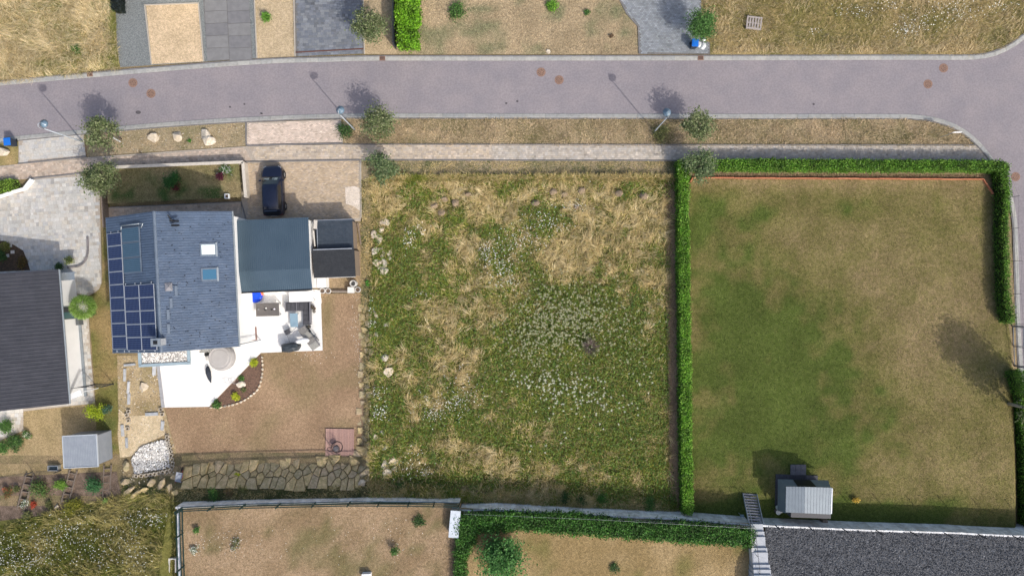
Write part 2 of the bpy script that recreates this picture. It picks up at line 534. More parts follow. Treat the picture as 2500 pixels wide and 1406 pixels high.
# --- eastern lawn: green towards its middle and west, bleached along the rim
EL = [(1684, 437), (2398, 440), (2425, 476), (2448, 560), (2462, 800), (2478, 900), (2500, 1000), (2540, 1320), (1690, 1275), (1682, 800)]
def east_green(px, py):
    g = .50 + .46 * (fbm(px, py, 210, 1, 5) - .5) * 2 + .30 * (fbm(px, py, 55, 2, 3) - .5) * 2
    g += .42 * blob(px, py, 1770, 900, 190, 240) + .34 * blob(px, py, 1960, 820, 190, 170) + .35 * blob(px, py, 1900, 1080, 220, 110)
    g += .35 * blob(px, py, 1740, 520, 90, 70) + .4 * blob(px, py, 1860, 520, 25, 20) + .3 * blob(px, py, 2080, 500, 60, 30) + .25 * blob(px, py, 2200, 950, 110, 90)
    g -= .55 * blob(px, py, 2300, 720, 190, 150) + .5 * blob(px, py, 2050, 430, 420, 38) + .35 * blob(px, py, 2330, 1130, 150, 90) + .25 * blob(px, py, 1990, 610, 60, 50) + .3 * blob(px, py, 2110, 690, 60, 40)
    g += .35 * (vnoise(px, py, 22, 6) - .5) + .5 * ss(1205, 1240, py) * ss(2500, 2200, px) - .3 * blob(px, py, 2050, 445, 420, 14)
    return g.clip(0, 1)
def east_col(px, py):
    g = east_green(px, py)[:, None]
    d = (vnoise(px, py, 45, 9) * .3 + .85)[:, None]
    deep = (ss(.55, 1.15, g))
    green = np.array([.120, .118, .032]) * (1 - deep) + np.array([.080, .110, .026]) * deep
    return (np.array([.25, .19, .098]) * (1 - g) + green * g) * d
LAWN = M('lawn', None, attr=True, c2=(.74, .80, .66), scale=3.2, fine=.5, fscale=16, bump=.8, bscale=30, rough=.95, spec=.1)
sheet('lawn', EL, LAWN, off=.02, cell=.32, colfun=east_col)

# --- the other pieces of ground
def dry(c1, c2, seed, sc=60, green=(.14, .15, .05), ga=0.0, gsc=70):
    def f(px, py):
        k = ss(.3, .7, fbm(px, py, sc, seed))[:, None]
        c = np.array(c1) * k + np.array(c2) * (1 - k)
        if ga:
            g = (ss(.52, .75, fbm(px, py, gsc, seed + 7)) * ga)[:, None]
            c = c * (1 - g) + np.array(green) * g
        return c
    return f
MOWN = M('mown_grass', None, attr=True, c2=(.8, .8, .78), scale=4, fine=.4, fscale=18, bump=.8, bscale=26, rough=.95, spec=.1)
def ground(name, poly, cf, off=.015, cell=.7, **k): return sheet(name, poly, MOWN, off=off, cell=cell, colfun=cf, **k)
BROWN = [(783, 712), (884, 716), (892, 900), (890, 1125), (880, 1128), (430, 1140), (424, 1080), (405, 1004), (400, 990), (512, 985), (640, 860), (700, 845), (790, 850)]
def brown_col(px, py):
    c = dry((.375, .26, .165), (.295, .20, .125), 3, 60, (.23, .19, .095), .45, 60)(px, py)
    e = (blob(px, py, 800, 780, 14, 80) * .5 + blob(px, py, 660, 868, 60, 10) * .6)[:, None]
    return c * (1 - e) + np.array([.16, .15, .06]) * e
ground('dry_lawn', BROWN, brown_col)
ground('front_lawn', [(357, 15), (484, 10), (497, 151), (372, 158)], dry((.62, .48, .32), (.53, .41, .27), 5, 30), off=.04)
ground('front_lawn', [(620, -70), (717, -70), (722, 138), (628, 143)], dry((.53, .42, .28), (.44, .35, .23), 6, 30))
ground('front_lawn', [(886, -70), (968, -70), (970, 133), (890, 133)], dry((.50, .39, .25), (.41, .32, .20), 8, 40))
ground('dry_field', [(968, -150), (1490, -150), (1512, 0), (1530, 35), (1557, 66), (1560, 133), (970, 133)], dry((.44, .345, .22), (.36, .285, .18), 9, 40, (.22, .22, .125), .9, 45))
ground('meadow_ground', [(1712, -150), (2750, -150), (2750, -40), (2500, 84), (2440, 118), (2400, 131), (2360, 134), (1734, 134), (1734, 104), (1712, 96)], dry((.36, .28, .13), (.22, .19, .075), 12, 60, (.13, .14, .045), .6))
ground('meadow_ground', [(-150, -150), (276, -150), (284, 120), (293, 164), (150, 184), (0, 199), (-150, 208)], dry((.44, .34, .17), (.27, .25, .09), 14, 60, (.15, .18, .05), .5))
ground('verge', [(215, 318), (600, 298), (600, 356), (430, 367), (270, 378), (213, 384)], dry((.42, .34, .23), (.32, .27, .17), 15, 40, (.17, .17, .08), .5, 30))
ground('verge', [(838, 291), (2200, 292), (2250, 296), (2300, 307), (2340, 324), (2382, 356), (838, 353)], dry((.42, .33, .21), (.31, .245, .145), 16, 45, (.18, .17, .08), .55, 40))
ground('verge', [(-150, 358), (45, 344), (45, 401), (-150, 417)], dry((.40, .30, .15), (.25, .22, .09), 17, 30))
ground('rough_strip', [(882, 392), (1652, 392), (1652, 440), (925, 440), (905, 480), (900, 760), (882, 760)], dry((.38, .30, .20), (.29, .24, .15), 18, 40, (.14, .16, .07), .7, 35))
ground('shed_yard', [(758, 532), (884, 532), (884, 716), (758, 716)], dry((.36, .27, .17), (.26, .20, .11), 19, 30, (.16, .16, .05), .4))
ground('side_strip', off=.019, poly=[(236, 714), (250, 690), (250, 472), (268, 500), (292, 870), (292, 1135), (236, 1135), (234, 985), (216, 724)], cf=dry((.31, .23, .11), (.17, .16, .05), 20, 45, (.10, .13, .035), 1.0, 35))
ground('garden_lawn', [(-150, 1005), (232, 985), (285, 995), (285, 1150), (-150, 1172)], dry((.38, .29, .165), (.29, .225, .12), 22, 40, (.17, .16, .06), .6))
BED = M('bed_soil', (.20, .145, .11), (.12, .085, .06), scale=3, fine=.45, fscale=16, bump=.9, bscale=25)
sheet('garden_bed', [(-150, 1172), (285, 1150), (300, 1214), (200, 1235), (100, 1262), (-150, 1290)], BED, off=.02, cell=.8)
sheet('garden_bed', [(637, 863), (640, 890), (637, 930), (620, 960), (590, 980), (550, 991), (512, 993)], M('bark_mulch', (.20, .12, .085), (.11, .07, .05), scale=9, fine=.5, fscale=30, bump=1, bscale=40), off=.03, cell=.8)
sheet('garden_bed', [(-150, 590), (10, 588), (35, 598), (58, 612), (66, 632), (75, 660), (-150, 670)], M('dark_bed', (.10, .06, .035), (.05, .035, .022), scale=6, fine=.4, fscale=20, bump=.8), off=.06, cell=.8)
ground('rubble_yard', [(286, 868), (398, 868), (402, 1000), (424, 1080), (432, 1160), (300, 1195), (290, 1060)], dry((.46, .36, .22), (.33, .25, .14), 24, 30, (.17, .15, .06), .55, 26), off=.025)
ground('sand', [(292, 1000), (312, 1015), (398, 1012), (404, 1060), (345, 1088), (322, 1112), (294, 1118), (288, 1060)], dry((.64, .53, .36), (.54, .43, .28), 25, 18), off=.05)
ground('meadow_ground', [(-150, 1290), (100, 1258), (200, 1232), (300, 1212), (440, 1216), (440, 1560), (-150, 1560)], dry((.20, .19, .06), (.12, .13, .04), 26, 60), off=.024)
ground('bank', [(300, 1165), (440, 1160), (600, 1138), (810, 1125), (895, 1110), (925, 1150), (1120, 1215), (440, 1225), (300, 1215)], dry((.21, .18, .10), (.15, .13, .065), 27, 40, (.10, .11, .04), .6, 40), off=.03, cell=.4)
MEAD = [(905, 436), (1652, 434), (1662, 800), (1668, 1255), (1350, 1242), (1140, 1226), (900, 1218), (893, 900)]
ground('meadow_ground', MEAD, dry((.17, .145, .06), (.11, .105, .04), 28, 70, (.08, .10, .03), .6), off=.02, cell=.7)
ground('hedge_foot', [(1618, 432), (1656, 432), (1668, 1255), (1636, 1252), (1628, 800)], dry((.36, .25, .16), (.27, .19, .12), 29, 30), off=.035)
# southern terraces
Tpl = lambda a, b: Tv(a, b)
ground('terrace_lawn', [(434, 1238), (1125, 1227), (1125, 1560), (434, 1560)], dry((.36, .26, .165), (.26, .185, .11), 31, 50, (.15, .14, .06), .75, 50), off=0, pl=Tpl)
ground('terrace_lawn', [(1112, 1238), (1840, 1277), (1840, 1560), (1112, 1560)], dry((.38, .28, .15), (.29, .21, .10), 32, 60, (.15, .15, .045), .65, 70), off=.004, pl=Tpl)
GRAV = M('basalt_gravel', (.05, .053, .06), (.09, .094, .104), scale=14, fine=.6, fscale=18, bump=1, bscale=16)
sheet('gravel', [(1868, 1281), (2139, 1293), (2388, 1302), (2700, 1318), (2700, 1560), (1885, 1560), (1872, 1400)], GRAV, off=.0, cell=1.5, pl=Tpl)

# ================================================================== road and kerbs
def curve(pts, n=6):
    """Catmull-Rom through photo pixels"""
    P = [np.array(p, float) for p in pts]; P = [2 * P[0] - P[1]] + P + [2 * P[-1] - P[-2]]
    out = []
    for i in range(1, len(P) - 2):
        for k in range(n):
            t = k / n
            out.append(.5 * (2 * P[i] + (P[i + 1] - P[i - 1]) * t + (2 * P[i - 1] - 5 * P[i] + 4 * P[i + 1] - P[i + 2]) * t * t + (3 * P[i] - P[i - 1] - 3 * P[i + 1] + P[i + 2]) * t ** 3))
    out.append(P[-2]); return [tuple(p) for p in out]
NK = curve([(-200, 232), (0, 210), (200, 192), (400, 175), (640, 157), (800, 152), (920, 149), (1240, 149), (1860, 148), (2200, 147), (2360, 147), (2410, 142), (2450, 129), (2500, 97), (2580, 20), (2640, -80)])
SK = curve([(-200, 360), (0, 337), (300, 308), (450, 296), (640, 285), (860, 278), (1240, 278), (1860, 279), (2150, 279), (2240, 281), (2300, 292), (2345, 311), (2385, 341), (2420, 382), (2450, 432), (2471, 480), (2482, 540), (2486, 640), (2490, 780), (2497, 900), (2512, 1100), (2530, 1330), (2550, 1560)])
ASPH = M('asphalt', (.245, .220, .230), (.214, .196, .212), scale=.5, fine=.12, fscale=7, bump=.25, bscale=90, rough=.9)
nt = ASPH.node_tree
sheet('road', SK[::-1] + [(-200, 232)] + NK[1:] + [(3100, -80), (3100, 1560)], ASPH, off=.03, cell=2.0, zfun=lambda x, y: zat(x, y) * 0)
KERB = M('kerb_concrete', None, objrand=[(.335, .335, .32), (.31, .31, .30), (.35, .345, .325), (.30, .305, .30)], c2=(.86, .86, .84), scale=4, fine=.12, fscale=20, rough=.9)
HAUNCH = M('kerb_haunch', (.20, .195, .20), (.15, .145, .14), scale=3, fine=.2)
def kerb(name, line, side, w=.36, hb=.11):
    """line: road side edge; side +1 when the pavement lies to the left of the line's direction"""
    P = [np.array(W(*p))[:2] for p in line]
    nrm = []
    for i in range(len(P)):
        d = P[min(i + 1, len(P) - 1)] - P[max(i - 1, 0)]; d /= np.linalg.norm(d); nrm.append(np.array([-d[1], d[0]]) * side)
    # resample
    seg = np.r_[0, np.cumsum([np.linalg.norm(P[i + 1] - P[i]) for i in range(len(P) - 1)])]
    def at(s):
        i = min(max(np.searchsorted(seg, s) - 1, 0), len(P) - 2); t = (s - seg[i]) / (seg[i + 1] - seg[i])
        return P[i] + (P[i + 1] - P[i]) * t, nrm[i] + (nrm[i + 1] - nrm[i]) * t
    mb = MB()
    n = int(seg[-1] / .8)
    ring = []
    vs = []
    for i in range(n + 1):
        p, q = at(min(seg[-1] * i / n, seg[-1] - 1e-4))
        vs += [(*(p - q * .01), -.05), (*(p - q * .01), .034), (*(p + q * (w + .10)), hb * .72), (*(p + q * (w + .10)), -.05)]
    fs = [(4 * i + k, 4 * i + (k + 1), 4 * i + 4 + (k + 1), 4 * i + 4 + k) for i in range(n) for k in range(3)]
    if side < 0: fs = [f[::-1] for f in fs]
    base = tag(MB().add(vs, fs).obj(name, HAUNCH), kind='structure')
    m = int(seg[-1] / 1.0)
    for i in range(m):
        a = seg[-1] * i / m + .006; b = seg[-1] * (i + 1) / m - .006
        (p, q), (r, t) = at(a), at(b)
        c = (p + r) / 2
        prof = [(0, -.04), (0, .055), (.04, .072), (w - .05, hb), (w, hb - .012), (w, -.04)]
        vs = [(*(p + q * x - c), z) for x, z in prof] + [(*(r + t * x - c), z) for x, z in prof]
        k = len(prof)
        fs = [(j, j + 1, k + j + 1, k + j) for j in range(k - 1)] + [tuple(range(k)), tuple(range(k, 2 * k))[::-1]]
        if side < 0: fs = [f[::-1] for f in fs]
        o = MB().add(vs, fs).obj('kerb_stone', KERB, base); o.location = (c[0], c[1], 0)
kerb('kerb', NK, 1)
kerb('kerb', SK, -1)

# ================================================================== paved surfaces
def pavers(parent, poly, rows, lens, palette, rot, z=.0, gap=.012, th=.05, indiv=0, name='paver', place=None, jit=.10, ragged=False, bond=True):
    """paving stones on real joints: indiv of the largest as objects, the rest as one mesh of stuff"""
    P = np.array([np.array((W if place is None else place)(*p))[:2] for p in poly])
    c, s = math.cos(rot), math.sin(rot)
    Rm = np.array([[c, s], [-s, c]]); Q = P @ Rm.T
    lo, hi = Q.min(0), Q.max(0); ringQ = [tuple(q) for q in Q]
    items = []
    y = lo[1]; r = random.Random(len(poly) * 13 + int(abs(lo[0]) * 10)); k = 0
    while y < hi[1]:
        h = r.choice(rows) if isinstance(rows, (list, tuple)) else rows
        x = lo[0] - r.random() * lens[0] if len(lens) > 1 else lo[0] - (lens[0] / 2 if (k % 2 and bond) else 0)
        while x < hi[0]:
            l = r.choice(lens); items.append((x, y, l, h)); x += l
        y += h; k += 1
    A = np.array(items)
    cx, cy = A[:, 0] + A[:, 2] / 2, A[:, 1] + A[:, 3] / 2
    ok = pip(cx, cy, ringQ)
    e = .8
    for sx in (-.5, .5):
        for sy in (-.5, .5):
            ok &= pip(cx + sx * e * A[:, 2], cy + sy * e * A[:, 3], ringQ)
    A = A[ok]; cx = cx[ok]; cy = cy[ok]
    wx = cx * c - cy * s; wy = cx * s + cy * c
    order = np.argsort(-A[:, 2] * A[:, 3], kind='stable') if len(lens) > 1 or isinstance(rows, (list, tuple)) else np.argsort(wx ** 2 + wy ** 2)
    ind = order[:indiv]; rest = order[indiv:]
    if indiv:
        mat = M(name + '_' + parent.name.split('.')[0] + str(indiv) + str(len(palette)), None, objrand=palette, c2=(.88, .88, .86), scale=8, fine=.14, fscale=30, rough=.9)
        bm = bmesh.new(); bmesh.ops.create_cube(bm, size=1.0)
        me = bpy.data.meshes.new(name); bm.to_mesh(me); bm.free(); me.materials.append(mat)
        for i in ind:
            o = bpy.data.objects.new(name, me); COL.objects.link(o)
            o.location = (wx[i], wy[i], z - th / 2 + .012 + r.uniform(-.002, .002)); o.scale = (A[i, 2] - gap, A[i, 3] - gap, th); o.rotation_euler.z = rot
            o.parent = parent
    if len(rest):
        n = len(rest); a = A[rest]
        hx = (a[:, 2] - gap) / 2; hy = (a[:, 3] - gap) / 2
        zt = z + .012 + rng.normal(0, .002, n); zb = np.full(n, z - .02)
        V = []
        for zz in (zb, zt):
            for sx, sy in ((-1, -1), (1, -1), (1, 1), (-1, 1)):
                lx = cx[rest] + hx * sx; ly = cy[rest] + hy * sy
                V.append(np.stack([lx * c - ly * s, lx * s + ly * c, zz], -1))
        V = np.stack(V, 1).reshape(-1, 3)
        F = (np.arange(n)[:, None, None] * 8 + np.array([[4, 5, 6, 7], [0, 1, 5, 4], [1, 2, 6, 5], [2, 3, 7, 6], [3, 0, 4, 7]])[None]).reshape(-1, 4)
        col = np.repeat(colmix(n, palette, jit), 8, 0)
        o = fast(name, V, F, M('paving_stone', None, attr=True, c2=(.86, .86, .84), scale=1.3, fine=.16, fscale=25, rough=.9, spec=.2), col, parent)
        o['kind'] = 'stuff'
    return len(A)

JOINT = M('joint_sand', (.39, .34, .28), (.33, .29, .245), scale=4, fine=.25, fscale=25)
JOINTG = M('joint_grey', (.12, .12, .12), (.17, .165, .16), scale=4, fine=.25, fscale=25)
flat = lambda x, y: x * 0
# footpath
FP = [(-150, 420), (0, 406), (210, 385), (430, 369), (600, 358), (840, 353), (2381, 356), (2400, 374), (2417, 395), (1640, 392), (880, 390), (600, 394), (275, 411), (190, 425), (75, 437), (-150, 452)]
fp = sheet('footpath', FP, JOINT, off=.05, cell=2, zfun=flat)
pavers(fp, [(-150, 420), (0, 406), (210, 385), (430, 369), (600, 358), (620, 394), (600, 394), (275, 411), (190, 425), (75, 437), (-150, 452)], .17, [.17, .25], [(.50, .40, .32), (.46, .37, .30), (.52, .43, .35), (.43, .36, .30)], math.radians(4.2), z=.055)
pavers(fp, [(603, 357), (840, 353), (1200, 353.5), (1200, 391), (880, 390), (622, 393)], .17, [.17, .25], [(.49, .41, .325), (.46, .39, .32), (.50, .43, .35), (.43, .375, .32), (.51, .42, .32)], 0, z=.055)
pavers(fp, [(1202, 354), (2381, 356), (2400, 374), (2417, 395), (1640, 392), (1202, 391)], .17, [.17, .25], [(.46, .405, .34), (.43, .385, .335), (.48, .43, .37), (.41, .37, .325), (.42, .39, .355)], 0, z=.055)
# beige parking strip and garage drive
pk = sheet('parking_strip', [(603, 300), (833, 292), (838, 350), (603, 356)], JOINT, off=.05, cell=2, zfun=flat)
pavers(pk, [(604, 301), (832, 293), (836, 349), (604, 355)], .10, [.2], [(.60, .49, .41), (.56, .46, .39), (.62, .52, .44)], math.radians(1.2), z=.055, gap=.014)
gd = sheet('garage_drive', [(590, 396), (880, 391), (881, 540), (590, 560)], JOINT, off=.045, cell=2, zfun=flat)
pavers(gd, [(602, 397), (878, 393), (879, 532), (602, 552)], .10, [.2], [(.50, .39, .27), (.47, .37, .27), (.53, .42, .30), (.45, .37, .29)], math.radians(1.2), z=.05, gap=.016)
ep = sheet('entrance_path', [(264, 508), (588, 494), (592, 560), (264, 575)], JOINT, off=.045, cell=2, zfun=flat)
pavers(ep, [(265, 509), (587, 495), (590, 555), (265, 570)], .17, [.17, .25], [(.47, .37, .29), (.44, .36, .29), (.41, .34, .28)], math.radians(3), z=.05, gap=.016)
# worn pale patch of spilt mortar on the drive
sheet('mortar_patch', [(843, 458), (866, 455), (879, 460), (879, 515), (862, 503), (845, 498)], M('mortar', (.60, .53, .46), (.52, .45, .37), scale=2, fine=.2, fscale=10), off=.085, cell=0, zfun=flat)
# western courtyard in mixed tones
CT = [(.49, .465, .43), (.46, .45, .43), (.51, .475, .42), (.43, .425, .42), (.49, .475, .45), (.50, .485, .455), (.48, .445, .40), (.49, .48, .455)]
cy_ = sheet('courtyard', [(75, 438), (200, 424), (244, 462), (249, 690), (243, 706), (228, 716), (216, 722), (150, 724), (-150, 735), (-150, 512), (0, 480), (28, 470), (56, 461)], JOINT, off=.04, cell=2, zfun=flat)
pavers(cy_, [(75, 439), (200, 425), (243, 462), (248, 690), (240, 706), (226, 715), (216, 721), (150, 723), (-150, 734), (-150, 514), (0, 481), (28, 472), (56, 462)], [.22, .29, .36], [.22, .29, .36, .44], CT, math.radians(3.5), z=.045, indiv=300, gap=.010)
fs_ = sheet('courtyard_apron', [(46, 342), (204, 322), (211, 383), (46, 400)], JOINT, off=.045, cell=2, zfun=flat)
pavers(fs_, [(47, 343), (203, 323), (210, 382), (47, 399)], [.22, .29, .36], [.22, .29, .36, .44], CT, math.radians(4.5), z=.05, indiv=110, gap=.010)
sp = sheet('side_path', [(165, 715), (214, 722), (222, 860), (233, 984), (60, 1003), (-150, 1020), (-150, 990), (165, 960)], JOINT, off=.04, cell=2, zfun=flat)
pavers(sp, [(165, 716), (213, 723), (221, 860), (232, 983), (60, 1002), (-150, 1019), (-150, 991), (165, 961)], [.22, .29, .36], [.22, .29, .36, .44], CT, math.radians(4), z=.045, indiv=150, gap=.010)
gp_ = sheet('garden_patio', [(-150, 1003), (58, 995), (58, 1050), (0, 1075), (-150, 1085)], JOINT, off=.05, cell=2, zfun=flat)
pavers(gp_, [(-150, 1004), (57, 996), (57, 1049), (0, 1074), (-150, 1084)], [.29, .36], [.36, .44], CT, math.radians(3), z=.055, indiv=60, gap=.016)
# drives across the road
g1 = sheet('gravel_drive', [(277, -150), (620, -150), (620, 0), (628, 143), (371, 160), (294, 165), (286, 120)], M('grey_gravel', (.15, .165, .165), (.20, .215, .215), scale=12, fine=.55, fscale=22, bump=1, bscale=22), off=.02, cell=2, zfun=flat)
sl = sheet('slab_drive', [(496, -150), (607, -150), (608, 0), (617, 145), (507, 150), (496, 0)], JOINTG, off=.03, cell=2, zfun=flat)
SLAB = M('grey_slab', None, objrand=[(.185, .185, .19), (.17, .17, .178), (.195, .195, .197)], c2=(.88, .88, .88), scale=2, fine=.1, fscale=40, rough=.9)
for i in range(9):
    for j in range(2):
        y = 118 - i * 30
        x = 535 + (147 - y) * -.045 + j * 55
        MB().box((0, 0, 0), (53.5 * S, 29 * S, .06)).obj('slab', SLAB, sl, loc=tuple(W(x - 1, y + 15) + Vector((0, 0, .03))), rz=math.radians(3))
for x0, x1 in ((354, 371), (484, 497), (622, 628)):
    pass
gdv = sheet('paved_drive', [(718, -150), (884, -150), (889, 132), (722, 139)], JOINTG, off=.03, cell=2, zfun=flat)
pavers(gdv, [(719, -150), (884, -150), (888, 131), (723, 138)], [.2, .24], [.26, .34, .4], [(.16, .175, .205), (.14, .155, .185), (.18, .195, .22), (.20, .215, .235), (.15, .16, .18)], math.radians(2.3), z=.035, indiv=300, gap=.012)
bdv = sheet('block_drive', [(1490, -150), (1712, -150), (1712, 95), (1733, 105), (1733, 133), (1561, 133), (1558, 66), (1531, 35), (1513, 0)], JOINTG, off=.03, cell=2, zfun=flat)
pavers(bdv, [(1491, -150), (1711, -150), (1711, 95), (1732, 105), (1732, 132), (1562, 132), (1559, 66), (1532, 35), (1514, 0)], .135, [.2], [(.25, .27, .295), (.23, .25, .275), (.27, .29, .31)], math.radians(-1), z=.035, gap=.018)
# pale edging stones beside the drives across the road
EDG = M('edging_concrete', (.42, .38, .32), (.36, .33, .29), scale=5, fine=.15)
def edging(name, pts, w=.09, h=.06, mat=None, L=1.0, parent=None, place=None, z=None):
    """a row of edging stones: structure with a child per stone"""
    P = [np.array((place or G)(*p)) for p in pts]
    root = parent or tag(thing(name, None, None), kind='structure')
    for i in range(len(P) - 1):
        d = P[i + 1] - P[i]; l = np.linalg.norm(d[:2]); n = max(1, round(l / L)); a = math.atan2(d[1], d[0])
        for k in range(n):
            c = P[i] + d * (k + .5) / n
            MB().box((0, 0, h / 2), (l / n - .012, w, h + .1)).obj('edging_stone', mat or EDG, root, loc=(c[0], c[1], c[2] + (z or 0)), rz=a)
    return root
edging('edging', [(354, 12), (371, 159)]); edging('edging', [(485, 8), (498, 151)]); edging('edging', [(354, 14), (485, 9)])
edging('edging', [(619, -60), (628, 143)]); edging('edging', [(717, -60), (721, 139)]); edging('edging', [(886, -60), (890, 133)])
edging('edging', [(1511, -3), (1530, 35), (1558, 66), (1560, 132)], mat=HAUNCH)
edging('edging', [(601, 300), (602, 356)], mat=HAUNCH); edging('edging', [(881, 392), (882, 532)])
edging('edging', [(600, 396), (880, 391.5)], mat=HAUNCH, w=.07, h=.05, z=.05); edging('edging', [(603, 356.5), (838, 351)], mat=HAUNCH, w=.07, h=.05, z=.05)
edging('edging', [(590, 494), (602, 540)], mat=HAUNCH, w=.08); edging('edging', [(268, 507), (590, 493)], mat=HAUNCH, w=.07, h=.05)
edging('edging', [(75, 437.5), (205, 423)], mat=HAUNCH, w=.08, h=.05, z=.05); edging('edging', [(46, 401), (212, 383.5)], mat=HAUNCH, w=.07, h=.05, z=.04)
edging('edging', [(840, 353), (2381, 355)], mat=HAUNCH, w=.06, h=.05, z=.03); edging('edging', [(882, 391.5), (1640, 393), (2420, 397)], mat=HAUNCH, w=.06, h=.05, z=.03)
# rust-brown channel drain across the paved drive
cd = thing('channel_drain', 'rust brown slotted drain across the grey paved drive', 'drain', tuple(W(722, 129) + Vector((0, 0, .07))))
d0, d1 = W(722, 129), W(888, 120)
dd = d1 - d0; aa = math.atan2(dd.y, dd.x)
MB().box((0, 0, -.02), (dd.length, .1, .05), aa).obj('channel', M('rust_dark', (.07, .035, .03), (.11, .05, .035), scale=8), cd, loc=tuple(dd / 2))
for i in range(12):
    MB().box((0, 0, .012), (dd.length / 12 - .02, .07, .012), aa).obj('grate', M('rust_grate', (.15, .07, .055), (.10, .05, .045), scale=20), cd, loc=tuple(dd * (i + .5) / 12))

# white tiled terrace
TERR = [(575, 690), (783, 708), (788, 855), (637, 861), (511, 992), (400, 994), (388, 880), (388, 800), (575, 800)]
tz_ = .10
te = tag(MB().prism([tuple(W(*p))[:2] for p in TERR], -.1, tz_).obj('terrace', M('white_grout', (.69, .685, .67))), kind='structure')
pavers(te, [(576, 692), (782, 709), (787, 854), (638, 860), (511, 990), (401, 993), (389, 880), (389, 802), (576, 802)], .5, [1.0], [(.78, .775, .76), (.76, .755, .74), (.80, .79, .775)], math.radians(2.6), z=tz_ - .005, gap=.012, th=.045, indiv=300, name='tile')
edging('edging', [(388, 893), (400, 994)], w=.28, h=.1, mat=M('grey_edge', (.33, .33, .34), (.28, .28, .29), scale=4), L=.9)
# curved strip of dark stones in the courtyard
edging('edging', curve([(215, 577), (216, 600), (215, 622), (208, 638), (196, 648), (180, 652), (166, 653)], 3), w=.16, h=.07, mat=M('dark_cobble', None, objrand=[(.17, .16, .16), (.22, .20, .20), (.14, .135, .14)]), L=.22, z=.03)
# ================================================================== retaining walls and fences of the southern terraces
CONC = M('concrete', None, objrand=[(.76, .77, .78), (.70, .71, .72), (.80, .81, .82), (.66, .67, .675)], c2=(.72, .71, .70), scale=2.2, fine=.12, fscale=14, rough=.9)
CONCW = M('concrete_pale', (.62, .61, .58), (.52, .51, .49), scale=2, fine=.15)
def retwall(label, top, L, thick=.14, drop=.4, zt=TZ, mat=CONC):
    """wall of separate L-shaped slabs; top: photo pixels of its upper front edge"""
    P = [np.array(W(p[0], p[1], zt)) for p in top]
    t = thing('retaining_wall', label, 'wall', tuple(P[0] * np.array([1, 1, 0])), 0, 'concrete retaining walls')
    O = np.array(t.location)
    for i in range(len(P) - 1):
        d = (P[i + 1] - P[i])[:2]; l = np.linalg.norm(d); a = math.atan2(d[1], d[0]); n = max(1, round(l / L)); q = np.array([d[1], -d[0]]) / l
        for k in range(n):
            c = P[i][:2] + d * (k + .5) / n + q * thick / 2
            zb = min(float(zat(*(c - q * .3))), zt - .3) - drop
            h = zt - zb
            MB().box((0, 0, 0), (l / n - .012, thick, h), 0).obj('slab', mat, t, loc=(c[0] - O[0], c[1] - O[1] + random.uniform(-.006, .006), zb + h / 2 + .015 + random.uniform(-.008, .008)), rz=a)
    return t
retwall('grey concrete slab wall holding up the brown lawn behind the dark green fence', [(428, 1237), (600, 1228), (856, 1222), (1000, 1222), (1122, 1225)], 1.0)
retwall('grey concrete slab wall between the wild meadow and the ivy', [(1124, 1243), (1200, 1242), (1475, 1257), (1662, 1265), (1836, 1279)], .53)
retwall('concrete slab wall with a pale rim along the dark gravel', [(1862, 1281), (2139, 1293), (2350, 1299), (2388, 1302), (2700, 1316)], .62)
retwall('low concrete wall under the fence beside the white-flowered meadow', [(441, 1560), (436, 1400), (432, 1242)], 1.0, thick=.2)

FGREEN = M('fence_green', (.008, .032, .03), (.012, .04, .036), scale=6, rough=.5)
FGREY = M('fence_anthracite', (.03, .035, .045), rough=.5)
STEEL = M('galvanised', (.42, .45, .48), (.35, .38, .41), scale=9, rough=.45, metal=.6)
def fence(label, pts, h, step, mat, z0=None, rails=(.06, .55, 1.08), rail=(.035, .10), rods=True, group='garden fences', post=.07, lean=0):
    """pts photo pixels of the fence foot at level z0 (terrain when None)"""
    P = [np.array(W(p[0], p[1], z0) if z0 is not None else G(*p)) for p in pts]
    t = thing('fence', label, 'fence', tuple(P[0]), 0, group)
    O = P[0]
    for i in range(len(P) - 1):
        d = P[i + 1] - P[i]; l = np.linalg.norm(d[:2]); a = math.atan2(d[1], d[0]); n = max(1, round(l / step))
        for k in range(n + (1 if i == len(P) - 2 else 0)):
            c = P[i] + d * k / n - O
            MB().box((0, 0, h / 2 + .02), (post * .7, post, h + .04)).obj('post', mat, t, loc=tuple(c), rz=a)
        for k in range(n):
            c = P[i] + d * (k + .5) / n - O; w = l / n - .09
            for rz_ in rails:
                MB().box((0, 0, rz_), (w, rail[0], rail[1]), 0).obj('rail', mat, t, loc=tuple(c + np.array([0, 0, 0])), rz=a)
            if rods:
                mb = MB()
                for q in range(int(w / .16)):
                    mb.box((-w / 2 + .08 + q * .16, 0, h / 2), (.004, .004, h - .06))
                for q in range(1, int(h / .2)): mb.box((0, .008, q * .2), (w, .006, .006))
                mb.obj('wire_mesh', mat, t, loc=tuple(c), rz=a)
    return t
fence('dark green mesh fence with three folds on the slab wall south of the brown lawn', [(445, 1238), (600, 1230), (856, 1224), (1000, 1225), (1122, 1227)], 1.25, 2.55, FGREEN, z0=TZ, rail=(.045, .13), post=.11)
fence('dark green fence running down beside the white-flowered meadow', [(446, 1242), (447, 1300), (450, 1380), (455, 1560)], 1.25, 2.6, FGREEN, z0=TZ, rail=(.045, .11), post=.11)
fence('row of thin anthracite fence posts above the dark gravel', [(1892, 1281), (2139, 1293.5), (2388, 1303), (2640, 1315)], 1.15, 2.85, FGREY, z0=TZ, rails=(1.1,), rail=(.012, .012), rods=False)
fence('thin wire fence on the slab wall in front of the ivy', [(1135, 1245), (1475, 1259), (1836, 1280)], 1.0, 2.6, STEEL, z0=TZ, rails=(.3, .6, .98), rail=(.008, .008), rods=False, post=.035)
